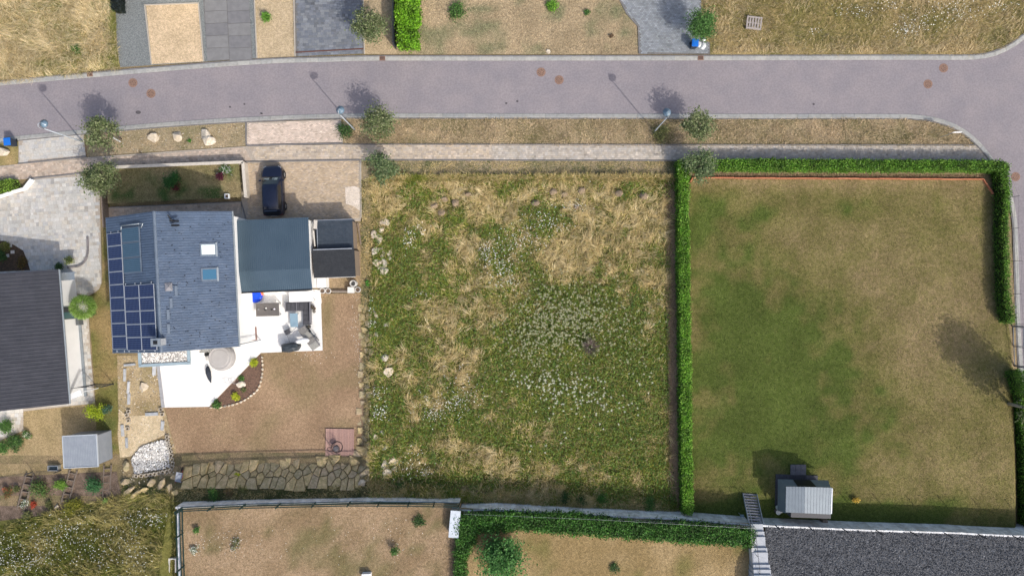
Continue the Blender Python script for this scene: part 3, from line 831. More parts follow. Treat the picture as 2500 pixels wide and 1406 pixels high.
fence('anthracite wire fence along the kerb outside the eastern hedge', [(2440, 442), (2457, 484), (2456, 560), (2464, 638), (2462, 717), (2468, 790)], 1.5, 2.9, FGREY, rails=(.5, 1.0, 1.48), rail=(.008, .008), rods=False, post=.05)
fence('thin dark wire fence between the garden lawn and the planting beds', [(-60, 1178), (0, 1163), (80, 1151), (150, 1147)], 1.0, 2.2, FGREY, rails=(.05, .5, .98), rail=(.01, .014), rods=True)
fence('dark mesh screen between the two neighbouring houses', [(198, 942), (232, 938), (278, 937)], 1.8, 1.4, FGREY, rails=(.05, .9, 1.78), rail=(.03, .03))
# solid black screen fence by the lime hedge
bf = thing('screen_fence', 'solid black panel fence beside the lime green hedge', 'fence', tuple(W(970, 125)))
for i in range(3):
    a_, b_ = W(967.5 - i * .6, 121 - i * 58), W(967.5 - (i + 1) * .6, 121 - (i + 1) * 58)
    d = b_ - a_
    MB().box((0, 0, .95), (d.length - .03, .05, 1.75)).obj('panel', M('black_panel', (.018, .022, .028), (.03, .034, .04), scale=5, rough=.45), bf, loc=tuple((a_ + b_) / 2 - bf.location), rz=math.atan2(d.y, d.x))
for i in range(4):
    MB().box((0, 0, .95), (.08, .08, 1.95)).obj('post', FGREY, bf, loc=tuple(W(967.5 - i * .6, 121 - i * 58) - bf.location))

# ================================================================== dry stone slope and stone edging of the brown lawn
STONE = M('mossy_sandstone', None, objrand=[(.52, .40, .22), (.45, .35, .20), (.56, .43, .24), (.42, .345, .22), (.49, .38, .23), (.46, .36, .24)], c2=(.72, .75, .66), scale=3.5, fine=.22, fscale=12, bump=.7, bscale=12)
PALE = M('pale_sandstone', None, objrand=[(.58, .50, .39), (.63, .54, .42), (.53, .47, .38), (.60, .54, .45)], c2=(.82, .80, .76), scale=5, fine=.18, fscale=14, bump=.6, bscale=14)
SLOPE = [(470, 1152), (560, 1136), (640, 1133), (700, 1130), (790, 1126), (862, 1120), (880, 1100), (893, 1105), (893, 1174), (800, 1178), (700, 1176), (600, 1172), (520, 1176), (450, 1188), (445, 1165)]
def zslope(x, y): return zat(x, y)
st = thing('stone_slope', 'broad slope of mossy sandstone slabs below the concrete wall', 'stone wall', tuple(G(640, 1160)))
rs = random.Random(4)
seeds = []
for _ in range(6000):
    x = rs.uniform(295, 893); y = rs.uniform(1098, 1206)
    if not pip(np.array([x]), np.array([y]), SLOPE)[0]: continue
    p = np.array(G(x, y))[:2]
    if all((abs(p[0] - q[0]) * .88) ** 2 + (abs(p[1] - q[1]) * 1.12) ** 2 > (.64 + .26 * math.sin(x * .7)) ** 2 for q in seeds): seeds.append(p)
for ring in voronoi(seeds, .6):
    if len(ring) > 2:
        o = cell_stone(ring, rs.uniform(.015, .05), zslope, rs.uniform(.10, .30), 'stone', STONE, None, rs)
        if o:
            o.location = o.location - st.location; o.parent = st
# narrow stone row between lawn and meadow
sr = thing('stone_row', 'narrow row of mossy stones between brown lawn and meadow', 'stone wall', tuple(G(893, 900)))
seeds = []
for k in range(150):
    y = rs.uniform(752, 1108); x = rs.choice((886, 899)) + rs.uniform(-4, 6) - (6 if y > 1000 else 0)
    p = np.array(G(x, y))[:2]
    if all((p[0] - q[0]) ** 2 * 2.2 + (p[1] - q[1]) ** 2 * .6 > .45 ** 2 for q in seeds): seeds.append(p)
for ring in voronoi(seeds, .34):
    if len(ring) > 2:
        o = cell_stone(ring, rs.uniform(.03, .08), zslope, rs.uniform(.02, .12), 'stone', STONE, None, rs)
        if o: o.location = o.location - sr.location; o.parent = sr

# ================================================================== hedges
HG = [(.085, .205, .016), (.12, .26, .024), (.06, .155, .014), (.16, .29, .035)]
HY = [(.11, .26, .018), (.15, .32, .026), (.075, .20, .015), (.20, .36, .045)]
hedge('clipped_hedge', 'clipped green hedge between the footpath and the eastern lawn', [(1676, 408), (1900, 409), (2200, 410), (2412, 411), (2432, 420)], [.36, .38, .34, .36, .34], 1.5, HG, dens=600, leaf=.062, jag=.6, rough=.09)
hedge('clipped_hedge', 'long clipped hedge running south between wild meadow and eastern lawn', [(1660, 400), (1660, 560), (1664, 800), (1666, 1000), (1668, 1140), (1670, 1240)], [.40, .36, .38, .36, .36, .34], 1.45, HY, dens=600, leaf=.062, jag=.6, rough=.09)
hedge('clipped_hedge', 'narrow loose hedge along the kerb north of the metal gate', [(2426, 420), (2434, 480), (2430, 560), (2432, 640), (2434, 720), (2446, 785)], [.34, .27, .18, .15, .15, .25], 1.35, HG, jag=1.2, rough=.11)
hedge('clipped_hedge', 'dark green hedge along the right edge south of the metal gate', [(2462, 905), (2476, 980), (2484, 1100), (2495, 1250), (2500, 1300)], [.4, .42, .36, .42, .42], 1.6, HG, jag=.7, rough=.1)
hedge('lime_hedge', 'bright lime green hedge beside the black panel fence', [(1000, 122), (999, 60), (996, -60)], [.72, .9, .95], 1.3, [(.13, .30, .012), (.17, .37, .018), (.09, .22, .01), (.21, .41, .03)], jag=.6, rough=.15, leaf=.09, dens=380)
IV = [(.045, .135, .018), (.06, .18, .024), (.032, .10, .014), (.085, .21, .03)]
hedge('ivy_hedge', 'dark ivy hedge growing along the concrete slab wall', [(1112, 1272), (1250, 1266), (1400, 1272), (1550, 1288), (1700, 1295), (1832, 1306)], [.75, .62, .75, .62, .75, .55], .8, IV, place=Tv, jag=.75, rough=.14, leaf=.07)
hedge('ivy_hedge', 'short ivy hedge turning the corner behind the metal cabinet', [(1138, 1268), (1140, 1310), (1126, 1350), (1125, 1500)], [.85, .75, .36, .34], .8, IV + [(.08, .20, .03)], place=Tv, jag=.7, rough=.14, leaf=.07)
hedge('low_hedge', 'light green low hedge behind the zigzag white wall', [(-60, 468), (0, 460), (48, 452)], [.5, .5, .35], .7, [(.17, .30, .03), (.22, .36, .05), (.12, .22, .02)], jag=.6, rough=.12)

# ================================================================== wild meadow
def meadow_dry(px, py):
    d = .31 + .6 * (fbm(px, py, 120, 41, 5) - .5) * 1.4 + .55 * (fbm(px, py, 30, 43, 3) - .5) * 1.7
    for x, y, rx, ry, a in ((1440, 600, 120, 60, .7), (1370, 640, 60, 50, .5), (1150, 620, 90, 50, .35), (950, 490, 40, 50, .7), (1180, 760, 40, 60, .5), (1110, 870, 50, 60, .3), (1150, 1100, 50, 40, .8), (1260, 1140, 70, 30, .6), (1090, 1085, 50, 20, .5), (1600, 560, 40, 60, .4), (1634, 1070, 9, 70, 1.2), (1170, 500, 60, 30, .45), (1500, 520, 80, 25, .3), (1080, 1050, 60, 30, .2), (1300, 480, 300, 35, .22), (1590, 700, 40, 30, .3), (1560, 1160, 60, 20, .35)):
        d = d + .6 * a * blob(px, py, x, y, rx, ry)
    for x, y, rx, ry, a in ((950, 720, 45, 150, .55), (945, 960, 40, 120, .5), (1400, 840, 170, 120, .85), (1380, 980, 150, 80, .7), (1500, 1090, 140, 70, .45), (1240, 570, 90, 50, .55), (1330, 530, 60, 30, .35), (1060, 680, 60, 60, .3), (1280, 1090, 90, 40, .3), (1550, 900, 70, 120, .4), (1050, 1180, 130, 30, .3), (1000, 470, 50, 25, .25)):
        d = d - .6 * a * blob(px, py, x, y, rx, ry)
    return d.clip(.10, .74)

def grasscol(d, n, straw=((.58, .465, .225), (.52, .405, .18), (.46, .35, .15), (.66, .55, .30)), green=((.195, .25, .036), (.26, .30, .05), (.145, .20, .03), (.31, .31, .065))):
    pick = rng.random(n) < d
    s = np.array(straw)[rng.integers(0, len(straw), n)]; g = np.array(green)[rng.integers(0, len(green), n)]
    c = np.where(pick[:, None], s, g)
    return c * (1 + rng.normal(0, .2, (n, 1))).clip(.5, 1.6), pick

def grassfield(name, label, poly, n, dryf, L=(.25, .6), w=(.014, .03), lean=(.45, .98), flow=None, place=Gv, hvar=True, cols=None, dens=None, cat='grass'):
    q = scatter(poly, n); px, py = q[:, 0], q[:, 1]
    if dens is not None:
        k = rng.random(len(px)) < dens(px, py); px, py = px[k], py[k]
    n = len(px)
    d = dryf(px, py)
    c, pick = grasscol(d, n, **(cols or {}))
    ang = (fbm(px, py, 55, 51, 3) * 4 * math.pi + flow) if flow is not None else rng.random(n) * 2 * math.pi
    ang = ang + rng.normal(0, .65, n) + np.where(rng.random(n) < .25, rng.random(n) * 6.28, 0)
    hv = .55 + .9 * fbm(px, py, 26, 61, 3) if hvar else 1.0
    Ls = (L[0] + (L[1] - L[0]) * rng.random(n)) * hv * np.where(pick, 1.25, .95)
    ln = lean[0] + (lean[1] - lean[0]) * rng.random(n)
    ws = w[0] + (w[1] - w[0]) * rng.random(n)
    tone = (.8 + .4 * fbm(px, py, 18, 71, 2))[:, None]
    V, F, C = blades(px, py, Ls, ws, ang, ln, c * tone, place)
    o = fast(name, V, F, GRASS, C)
    return tag(o, label, cat, kind='stuff')

def constd(v, sc=60, seed=3, amp=.9): return lambda px, py: (v + (fbm(px, py, sc, seed) - .5) * 2 * amp).clip(0, 1)
MEADB = [(902, 432), (1000, 428), (1640, 430), (1648, 434), (1634, 700), (1630, 900), (1640, 1100), (1650, 1240), (1350, 1238), (1140, 1224), (900, 1214), (905, 1000), (902, 760), (915, 560)]
edge_m = lambda px, py: np.where(px > 1616, ss(1642, 1612, px) * .9 + .1, 1.0)
grassfield('tall_grass', 'tall uncut meadow grass, straw and green', MEADB, 165000, meadow_dry, L=(.22, .62), w=(.015, .034), flow=0.0, dens=edge_m)
grassfield('tall_grass', 'upright tall grass along the north edge of the meadow', [(912, 431), (1640, 430), (1640, 441), (912, 443)], 15000, lambda a, b: constd(.4, 40, 66)(a, b), L=(.45, .85), w=(.015, .03), lean=(.15, .6))
# long lodged straw wisps in tufts on the dry patches
def wisps(name, label, poly, nt, per, dens, L=(.5, 1.1), place=Gv, cols=((.62, .505, .27), (.56, .44, .215), (.68, .57, .34), (.50, .38, .18)), flow=1.0, sc=60):
    q = scatter(poly, nt); q = q[rng.random(len(q)) < dens(q[:, 0], q[:, 1])]; m = len(q)
    ang0 = fbm(q[:, 0], q[:, 1], sc, 51, 3) * 4 * math.pi + flow + rng.normal(0, .7, m)
    c0 = np.array(cols)[rng.integers(0, len(cols), m)] * (.8 + .4 * rng.random((m, 1))); l0 = L[0] + (L[1] - L[0]) * rng.random(m)
    k = np.repeat(np.arange(m), per); n = len(k)
    px = q[k, 0] + rng.normal(0, 2.6, n); py = q[k, 1] + rng.normal(0, 2.6, n)
    V, F, C = blades(px, py, l0[k] * (.7 + .5 * rng.random(n)), .014 + .016 * rng.random(n), ang0[k] + rng.normal(0, .28, n), .78 + .2 * rng.random(n), c0[k] * (1 + rng.normal(0, .12, (n, 1))), place, zadd=.08)
    return tag(fast(name, V, F, GRASS, C), label, 'grass', kind='stuff')
wisps('straw_wisps', 'long bleached straw tufts lodged over the meadow', MEADB, 10000, 7, lambda a, b: ss(.22, .9, meadow_dry(a, b)) * edge_m(a, b))
# broad leaves in the green parts
q = scatter(MEADB, 60000); k = rng.random(len(q)) < ss(.5, .08, meadow_dry(q[:, 0], q[:, 1])); q = q[k]
p = Gv(q[:, 0], q[:, 1]); p[:, 2] += .12 + .38 * rng.random(len(q)) * (.4 + fbm(q[:, 0], q[:, 1], 30, 81))
V, F, C = leaves(p, .05 + .06 * rng.random(len(q)), colmix(len(q), [(.105, .19, .032), (.145, .235, .042), (.075, .145, .026), (.19, .25, .05)]), flat=.3, asp=.5)
tag(fast('meadow_leaves', V, F, LEAF, C), 'leafy green weeds among the meadow grass', 'weeds', kind='stuff')

def flowers(name, label, spots, size=(.022, .05), z=(.3, .6), col=(.82, .82, .76), place=Gv, poly=None):
    """umbels: small tilted six-sided discs on stalk height"""
    PX = []; 
    for x, y, rx, ry, n in spots:
        PX.append(np.stack([x + rng.normal(0, 1, n) * rx * .6, y + rng.normal(0, 1, n) * ry * .6], -1))
    q = np.concatenate(PX)
    if poly is not None: q = q[pip(q[:, 0], q[:, 1], poly)]
    c = place(q[:, 0], q[:, 1]); n = len(c); c[:, 2] += z[0] + (z[1] - z[0]) * rng.random(n)
    s = (size[0] + (size[1] - size[0]) * rng.random(n))
    nn = rng.normal(0, .3, (n, 3)); nn[:, 2] = 1; nn /= np.linalg.norm(nn, axis=1, keepdims=True)
    a = np.cross(nn, np.array([1., 0, 0])); a /= np.linalg.norm(a, axis=1, keepdims=True); b = np.cross(nn, a)
    V = np.stack([c + (a * math.cos(t) + b * math.sin(t)) * s[:, None] * (1 if i % 2 else .7) for i, t in enumerate(np.linspace(0, 2 * math.pi, 9)[:-1])], 1).reshape(-1, 3)
    F = np.arange(n * 8).reshape(-1, 8)
    C = np.repeat(np.array(col) * (1 + rng.normal(0, .08, (n, 1))).clip(.6, 1.15), 8, 0)
    # stalks
    zz = c.copy(); zz[:, 2] -= .35
    d = np.stack([np.ones(n), np.zeros(n), np.zeros(n)], -1) * .006
    Vs = np.stack([zz - d, zz + d, c - nn * .005], 1).reshape(-1, 3)
    o = tag(fast(name, V, F, M('petal', None, attr=True, rough=.8, translucent=.15), C), label, 'flowers', kind='stuff')
    fast('stalk', Vs, np.arange(n * 3).reshape(-1, 3), GRASS, np.tile(np.array([[.12, .16, .05]]), (n * 3, 1)), o)['kind'] = 'stuff'
    return o
flowers('white_umbels', 'small white umbels speckled through the meadow',
        [(1215, 640, 42, 34, 150), (1265, 590, 52, 34, 140), (1330, 545, 56, 26, 110), (1190, 610, 20, 20, 50), (1400, 505, 40, 12, 40), (1235, 680, 25, 22, 70), (1000, 585, 16, 26, 60), (1030, 560, 18, 12, 24), (1090, 985, 65, 34, 140), (1060, 1010, 36, 20, 45),
         (930, 1005, 22, 18, 70), (925, 960, 20, 20, 30), (1140, 960, 40, 30, 60), (1030, 720, 20, 10, 16), (1440, 437, 8, 8, 10), (1000, 1130, 40, 40, 60), (1030, 1150, 20, 10, 24), (905, 790, 14, 12, 22), (905, 745, 14, 20, 20), (1120, 910, 40, 30, 30)], poly=MEADB)
# pale starry seed heads over the dark green patch
q = np.concatenate([np.stack([x + rng.normal(0, 1, n) * rx, y + rng.normal(0, 1, n) * ry], -1) for x, y, rx, ry, n in ((1360, 780, 60, 48, 480), (1300, 830, 45, 34, 170), (1420, 760, 60, 40, 190), (1330, 925, 50, 18, 80), (1400, 955, 50, 22, 75), (1560, 880, 30, 50, 30), (1465, 985, 36, 18, 24), (1490, 800, 40, 45, 60), (1580, 760, 25, 30, 16), (1400, 1060, 80, 30, 14))])
q = q[pip(q[:, 0], q[:, 1], MEADB)]
n = len(q); c = Gv(q[:, 0], q[:, 1]); c[:, 2] += .45 + .3 * rng.random(n)
parts = []
for kk in range(6):
    a = kk * math.pi / 3 + rng.random(n) * .6; l = .09 + .09 * rng.random(n)
    d = np.stack([np.cos(a), np.sin(a), rng.normal(.1, .25, n)], -1) * l[:, None]; w_ = np.stack([-np.sin(a), np.cos(a), np.zeros(n)], -1) * .02
    V = np.stack([c - w_, c + w_, c + d], 1).reshape(-1, 3)
    white = (ss(880, 940, q[:, 1]))[:, None]
    cc = np.array([.36, .36, .22]) * (1 - white) + np.array([.56, .57, .44]) * white
    parts.append((V, np.arange(n * 3).reshape(-1, 3), np.repeat(cc * (1 + rng.normal(0, .15, (n, 1))), 3, 0)))
V, F, C = cat_meshes(parts)
tag(fast('starry_weeds', V, F, GRASS, C), 'pale starry seed heads over the dark green patch of the meadow', 'weeds', kind='stuff')
# dark twiggy dead bush in the meadow
tw = MB(); b0 = G(1440, 845)
for i in range(190):
    a = rs.random() * 6.28; l = rs.uniform(.3, .95)
    tw.tube([(0, 0, 0), (math.cos(a) * l * .5, math.sin(a) * l * .5, .5), (math.cos(a + .2) * l, math.sin(a + .2) * l, .75 + rs.uniform(-.1, .3))], [.012, .010, .005], 4, cap=False)
tag(tw.obj('dead_bush', M('dead_twig', (.16, .12, .11), (.22, .17, .15), scale=9), loc=tuple(b0)), 'round dry bush of dark brown twigs in the meadow', 'bush')

# molehills of bare soil near the meadow's north edge
MOLE = M('mole_soil', (.30, .23, .155), (.22, .165, .11), scale=8, fine=.35, fscale=22, bump=.9)
for i, (x, y, r_, lab) in enumerate(((1060, 502, .42, 'leftmost round molehill in the meadow'), (1085, 488, .36, 'molehill just right of the leftmost one'), (1078, 520, .4, 'lowest molehill of the left group'), (1112, 496, .45, 'broad molehill of the left group'), (1143, 477, .4, 'upper right molehill of the left group'), (1308, 496, .42, 'molehill above the band of white umbels'), (1350, 470, .42, 'molehill at the top middle of the meadow'), (1378, 476, .34, 'small molehill right of the top middle one'), (1420, 468, .46, 'wide molehill at the top right of the meadow'), (1404, 506, .38, 'molehill at the upper end of the umbel band'), (1510, 474, .46, 'large molehill towards the long hedge'), (1570, 480, .5, 'flat molehill nearest the long hedge'))):
    me = rock_mesh('molehill', r_, r_ * .85, .42, 600 + i, n=30, mat=MOLE)
    o = bpy.data.objects.new('molehill', me); COL.objects.link(o); o.location = G(x, y) + Vector((0, 0, .12)); tag(o, lab, 'molehill', 'molehills in the meadow')
    md = o.modifiers.new('sub', 'SUBSURF'); md.levels = 1; md.render_levels = 2
TLm = [(-60, -60), (279, -60), (286, 120), (294, 166), (150, 186), (0, 201), (-60, 206)]
def tl_dry(px, py): return (constd(.72, 60, 90)(px, py) - .9 * blob(px, py, 278, 60, 16, 70) - .8 * blob(px, py, 100, 160, 35, 14) - .6 * blob(px, py, 195, 125, 16, 14)).clip(0, 1)
grassfield('tall_grass', 'bleached windswept grass beside the gravel drive', TLm, 26000, tl_dry, L=(.3, .8), w=(.014, .03), flow=.6, lean=(.6, .98), cols=dict(green=((.25, .26, .08), (.20, .225, .06), (.30, .29, .10)), straw=((.66, .54, .31), (.58, .46, .25), (.72, .62, .40))))
TRm = [(1712, -60), (2560, -60), (2560, 40), (2500, 86), (2440, 120), (2400, 132), (2360, 134), (1738, 132), (1740, 104), (1714, 96)]
grassfield('tall_grass', 'olive rough grass north of the road junction', TRm, 34000, lambda a, b: (constd(.5, 70, 95)(a, b) + .5 * ss(95, 130, b)).clip(0, 1), L=(.18, .5), w=(.014, .028), flow=.3, cols=dict(green=((.22, .20, .06), (.17, .17, .05), (.26, .225, .075)), straw=((.52, .41, .23), (.45, .34, .18), (.58, .48, .30))))
flowers('white_umbels', 'white umbels in the rough grass north of the road junction', [(2080, 30, 40, 20, 50), (2250, 60, 60, 30, 110), (2330, 30, 50, 25, 90), (2200, 80, 30, 15, 60), (2420, 20, 40, 20, 50), (1985, 80, 15, 10, 16), (2160, 20, 30, 10, 30)], poly=TRm)
VG = [(845, 291), (2200, 290), (2250, 294), (2300, 305), (2340, 322), (2384, 357), (1640, 357), (950, 355), (845, 350)]
grassfield('verge_grass', 'dry brownish grass on the verge between road and footpath', VG, 44000, lambda a, b: (constd(.62, 45, 97)(a, b) - .5 * blob(a, b, 1620, 325, 30, 25) - .3 * blob(a, b, 2200, 330, 90, 14)).clip(0, 1), L=(.08, .28), w=(.012, .026), flow=.2, lean=(.5, .98), cols=dict(green=((.20, .18, .075), (.16, .16, .065), (.23, .20, .09)), straw=((.53, .41, .26), (.46, .35, .21), (.60, .48, .33))))
NS = [(884, 393), (1648, 393), (1650, 440), (905, 440)]
grassfield('verge_grass', 'short weedy grass strip between footpath and meadow', NS, 15000, constd(.45, 30, 98), L=(.06, .2), w=(.014, .03), cols=dict(green=((.09, .14, .04), (.13, .16, .05), (.07, .11, .03))))
SS = [(882, 440), (930, 440), (915, 560), (905, 760), (900, 1100), (893, 1105), (882, 760)]
grassfield('verge_grass', 'weedy strip between the paved drive and the meadow', SS, 9000, constd(.4, 30, 99), L=(.08, .3), w=(.014, .03), cols=dict(green=((.09, .13, .04), (.13, .15, .05))))
BL = [(-60, 1296), (60, 1268), (100, 1256), (200, 1230), (300, 1208), (400, 1205), (432, 1222), (436, 1300), (440, 1450), (-60, 1450)]
grassfield('tall_grass', 'tall green grass full of white umbels in the bottom left corner', BL, 36000, lambda a, b: (constd(.35, 60, 101)(a, b) + .35 * ss(1290, 1230, b)).clip(0, 1), L=(.3, .8), w=(.014, .03), flow=2.2, cols=dict(green=((.16, .18, .035), (.20, .21, .045), (.12, .15, .03)), straw=((.38, .33, .12), (.32, .27, .09), (.44, .38, .17))))
flowers('white_umbels', 'dense drifts of white umbels in the bottom left corner', [(120, 1330, 75, 45, 260), (180, 1280, 60, 30, 120), (60, 1370, 60, 30, 190), (340, 1260, 40, 20, 80), (390, 1260, 25, 16, 60), (250, 1350, 60, 40, 130), (340, 1340, 30, 40, 90), (20, 1320, 40, 30, 90), (300, 1300, 60, 30, 60)], size=(.02, .05), z=(.4, .85), col=(.66, .67, .6), poly=BL)
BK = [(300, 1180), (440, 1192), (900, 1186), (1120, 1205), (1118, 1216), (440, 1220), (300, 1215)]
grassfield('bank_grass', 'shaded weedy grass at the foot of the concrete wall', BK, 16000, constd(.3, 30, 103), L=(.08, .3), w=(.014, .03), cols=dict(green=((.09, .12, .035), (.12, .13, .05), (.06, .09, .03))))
MWB = [(900, 1170), (1140, 1200), (1350, 1205), (1650, 1225), (1655, 1250), (1350, 1238), (1140, 1222), (900, 1214)]
grassfield('tall_grass', 'brown rank grass along the foot of the meadow wall', MWB, 14000, constd(.45, 40, 104), L=(.25, .7), w=(.014, .03), flow=1.2)
# short turf texture
def turf(name, label, poly, n, cf, L=(.03, .09), w=(.012, .03), place=Gv, amp=.45):
    q = scatter(poly, n); px, py = q[:, 0], q[:, 1]; n = len(px)
    c = cf(px, py) * (1.05 + rng.normal(0, amp, (n, 1))).clip(.4, 1.9)
    V, F, C = blades(px, py, L[0] + (L[1] - L[0]) * rng.random(n), w[0] + (w[1] - w[0]) * rng.random(n), rng.random(n) * 6.28, .5 + .45 * rng.random(n), c, place)
    return tag(fast(name, V, F, GRASS, C), label, 'grass', kind='stuff')
turf('short_turf', 'short patchy turf of the large eastern lawn', EL[:9] + [(1682, 800)], 95000, east_col, L=(.05, .13), w=(.02, .045))
turf('short_turf', 'parched stubble of the brown lawn beside the terrace', BROWN, 26000, brown_col, L=(.03, .08))
turf('short_turf', 'parched turf on the terrace behind the green fence', [(440, 1240), (1100, 1232), (1112, 1450), (440, 1450)], 22000, dry((.40, .28, .16), (.28, .20, .10), 31, 60, (.14, .15, .05), .6, 60), place=Tv)
turf('short_turf', 'parched turf on the terrace in front of the ivy', [(1150, 1280), (1830, 1310), (1830, 1450), (1130, 1450)], 22000, dry((.40, .30, .16), (.29, .21, .10), 32, 60, (.15, .16, .05), .65, 70), place=Tv)
turf('short_turf', 'sun-bleached turf across the road beside the lime hedge', [(1024, -40), (1495, -40), (1512, 0), (1530, 35), (1557, 66), (1560, 133), (1024, 133)], 34000, dry((.48, .38, .25), (.36, .285, .18), 9, 40, (.20, .21, .11), .9, 45), L=(.05, .18), amp=.5)
turf('short_turf', 'mown grass of the garden in the bottom left', [(0, 1005), (232, 988), (280, 1000), (280, 1145), (-60, 1170)], 9000, dry((.40, .31, .175), (.29, .225, .12), 22, 40, (.17, .16, .06), .6))
turf('short_turf', 'green and brown strip of grass between the two houses', [(236, 714), (250, 690), (250, 500), (266, 520), (290, 870), (290, 1130), (236, 1130), (234, 985), (216, 724)], 8000, dry((.34, .24, .11), (.17, .16, .05), 20, 45, (.10, .13, .035), .8, 35), L=(.05, .14))
turf('short_turf', 'stony scrub grass on the verge with the boulders', [(215, 318), (600, 299), (600, 355), (430, 366), (270, 377), (213, 383)], 7000, dry((.42, .31, .18), (.30, .24, .13), 15, 40, (.15, .17, .06), .5, 30), L=(.05, .16))
turf('weed_tufts', 'dry tufts on the two small front lawns', [(358, 16), (483, 12), (495, 150), (372, 157)], 1600, lambda a, b: np.tile(np.array([[.33, .27, .13]]), (len(a), 1)), L=(.05, .13))
turf('weed_tufts', 'dry tufts on the lawns either side of the grey paved drive', [(620, -60), (717, -60), (722, 137), (628, 142)], 1600, lambda a, b: np.tile(np.array([[.35, .28, .13]]), (len(a), 1)), L=(.05, .13))
turf('leaf_litter', 'brown leaf litter at the foot of the long hedge', [(1622, 434), (1652, 434), (1660, 1250), (1640, 1250), (1634, 800)], 9000, lambda a, b: colmix(len(a), [(.40, .25, .14), (.30, .20, .11), (.48, .33, .20)]), L=(.05, .12), w=(.03, .05))

# gravel stones on the dark terrace
q = scatter([(1870, 1284), (2139, 1296), (2388, 1305), (2560, 1312), (2560, 1440), (1884, 1440), (1874, 1400)], 15000)
c = Tv(q[:, 0], q[:, 1]); n = len(c); s = .035 + .05 * rng.random(n)
oct_ = np.array([[1, 0, 0], [0, 1, 0], [-1, 0, 0], [0, -1, 0], [0, 0, .8], [0, 0, -.8]])
V = (c[:, None] + oct_[None] * (s[:, None, None] * (.6 + .8 * rng.random((n, 6, 1)))) ).reshape(-1, 3)
F = (np.arange(n)[:, None, None] * 6 + np.array([[0, 1, 4], [1, 2, 4], [2, 3, 4], [3, 0, 4]])[None]).reshape(-1, 3)
tag(fast('gravel_stones', V, F, M('basalt', None, attr=True, rough=.8), np.repeat(colmix(n, [(.07, .074, .082), (.10, .105, .115), (.045, .048, .054), (.16, .165, .175)]), 6, 0)), 'dark basalt stones of the gravel terrace', 'gravel', kind='stuff')

flowers('daisies', 'tiny white daisies on the brown terrace lawn', [(760, 1320, 300, 60, 60), (560, 1320, 60, 30, 60), (980, 1310, 40, 40, 24), (480, 1335, 20, 14, 30)], size=(.02, .035), z=(.03, .08), place=Tv)
flowers('daisies', 'tiny white clover heads on the brown lawn beside the stone row', [(870, 800, 16, 80, 60), (880, 900, 12, 60, 40), (760, 870, 60, 14, 30)], size=(.02, .035), z=(.03, .08))
# ================================================================== the house with the solar panels
WHITE = M('white_render', (.80, .80, .79), (.76, .76, .75), scale=1.2, rough=.9)
SLATE = M('blue_slate', None, attr=True, c2=(.86, .87, .88), scale=.8, fine=.10, fscale=8, rough=.42, spec=.5)
TRIM = M('slate_trim', (.13, .165, .215), (.11, .14, .185), scale=2, rough=.45)
ZINC = M('zinc', (.33, .37, .40), (.28, .32, .35), scale=4, rough=.4, metal=.5)
BLACK = M('black_plastic', (.015, .016, .018), rough=.5)
DGLASS = M('dark_glass', (.02, .03, .035), rough=.06, spec=.8)

def rooftiles(parent, hx, hy, zr, ze, side, tw, tl, base, jit, mat, name='roof_tile'):
    """interlocking tiles over one slope, each a pan with a roll and a raised lower edge; ridge along local y"""
    sl = math.hypot(hx, zr - ze); nr = int(sl / tl); nc = int(2 * hy / tw)
    ex = np.array([side * hx / sl, 0, -(zr - ze) / sl]); en = np.array([side * (zr - ze) / sl, 0, hx / sl])
    prof = [(0, .012), (.16, .012), (.24, .042), (.50, .042), (.58, .012), (1.0, .012)]
    T0 = np.arange(nr) * sl / nr; Y0 = -hy + np.arange(nc) * 2 * hy / nc
    t, y = np.meshgrid(T0, Y0, indexing='ij'); t = t.ravel(); y = y.ravel(); n = len(t)
    V = []
    for end in (0, 1):
        for a, h in prof:
            s = t + (sl / nr * 1.02) * end
            p = ex[None] * s[:, None] + np.array([0, 1., 0])[None] * (y + a * 2 * hy / nc * .985)[:, None] + en[None] * (h + .007 * end + .03 + rng.normal(0, .002, n)[:, None])
            V.append(p)
    for a, h in prof:
        p = ex[None] * (t + sl / nr * 1.02)[:, None] + np.array([0, 1., 0])[None] * (y + a * 2 * hy / nc * .985)[:, None] + en[None] * .0
        V.append(p)
    V = np.stack(V, 1); V[:, :, 2] += zr; V = V.reshape(-1, 3)
    k = len(prof)
    f = [(j, k + j, k + j + 1, j + 1) for j in range(k - 1)] + [(k + j, 2 * k + j, 2 * k + j + 1, k + j + 1) for j in range(k - 1)]
    if side < 0: f = [q[::-1] for q in f]
    F = (np.arange(n)[:, None, None] * 3 * k + np.array(f)[None]).reshape(-1, 4)
    C = np.repeat(np.array(base) * (1 + rng.normal(0, jit, (n, 1))).clip(.6, 1.4), 3 * k, 0)
    o = fast(name, V, F, mat, C, parent); o['kind'] = 'stuff'
    return o

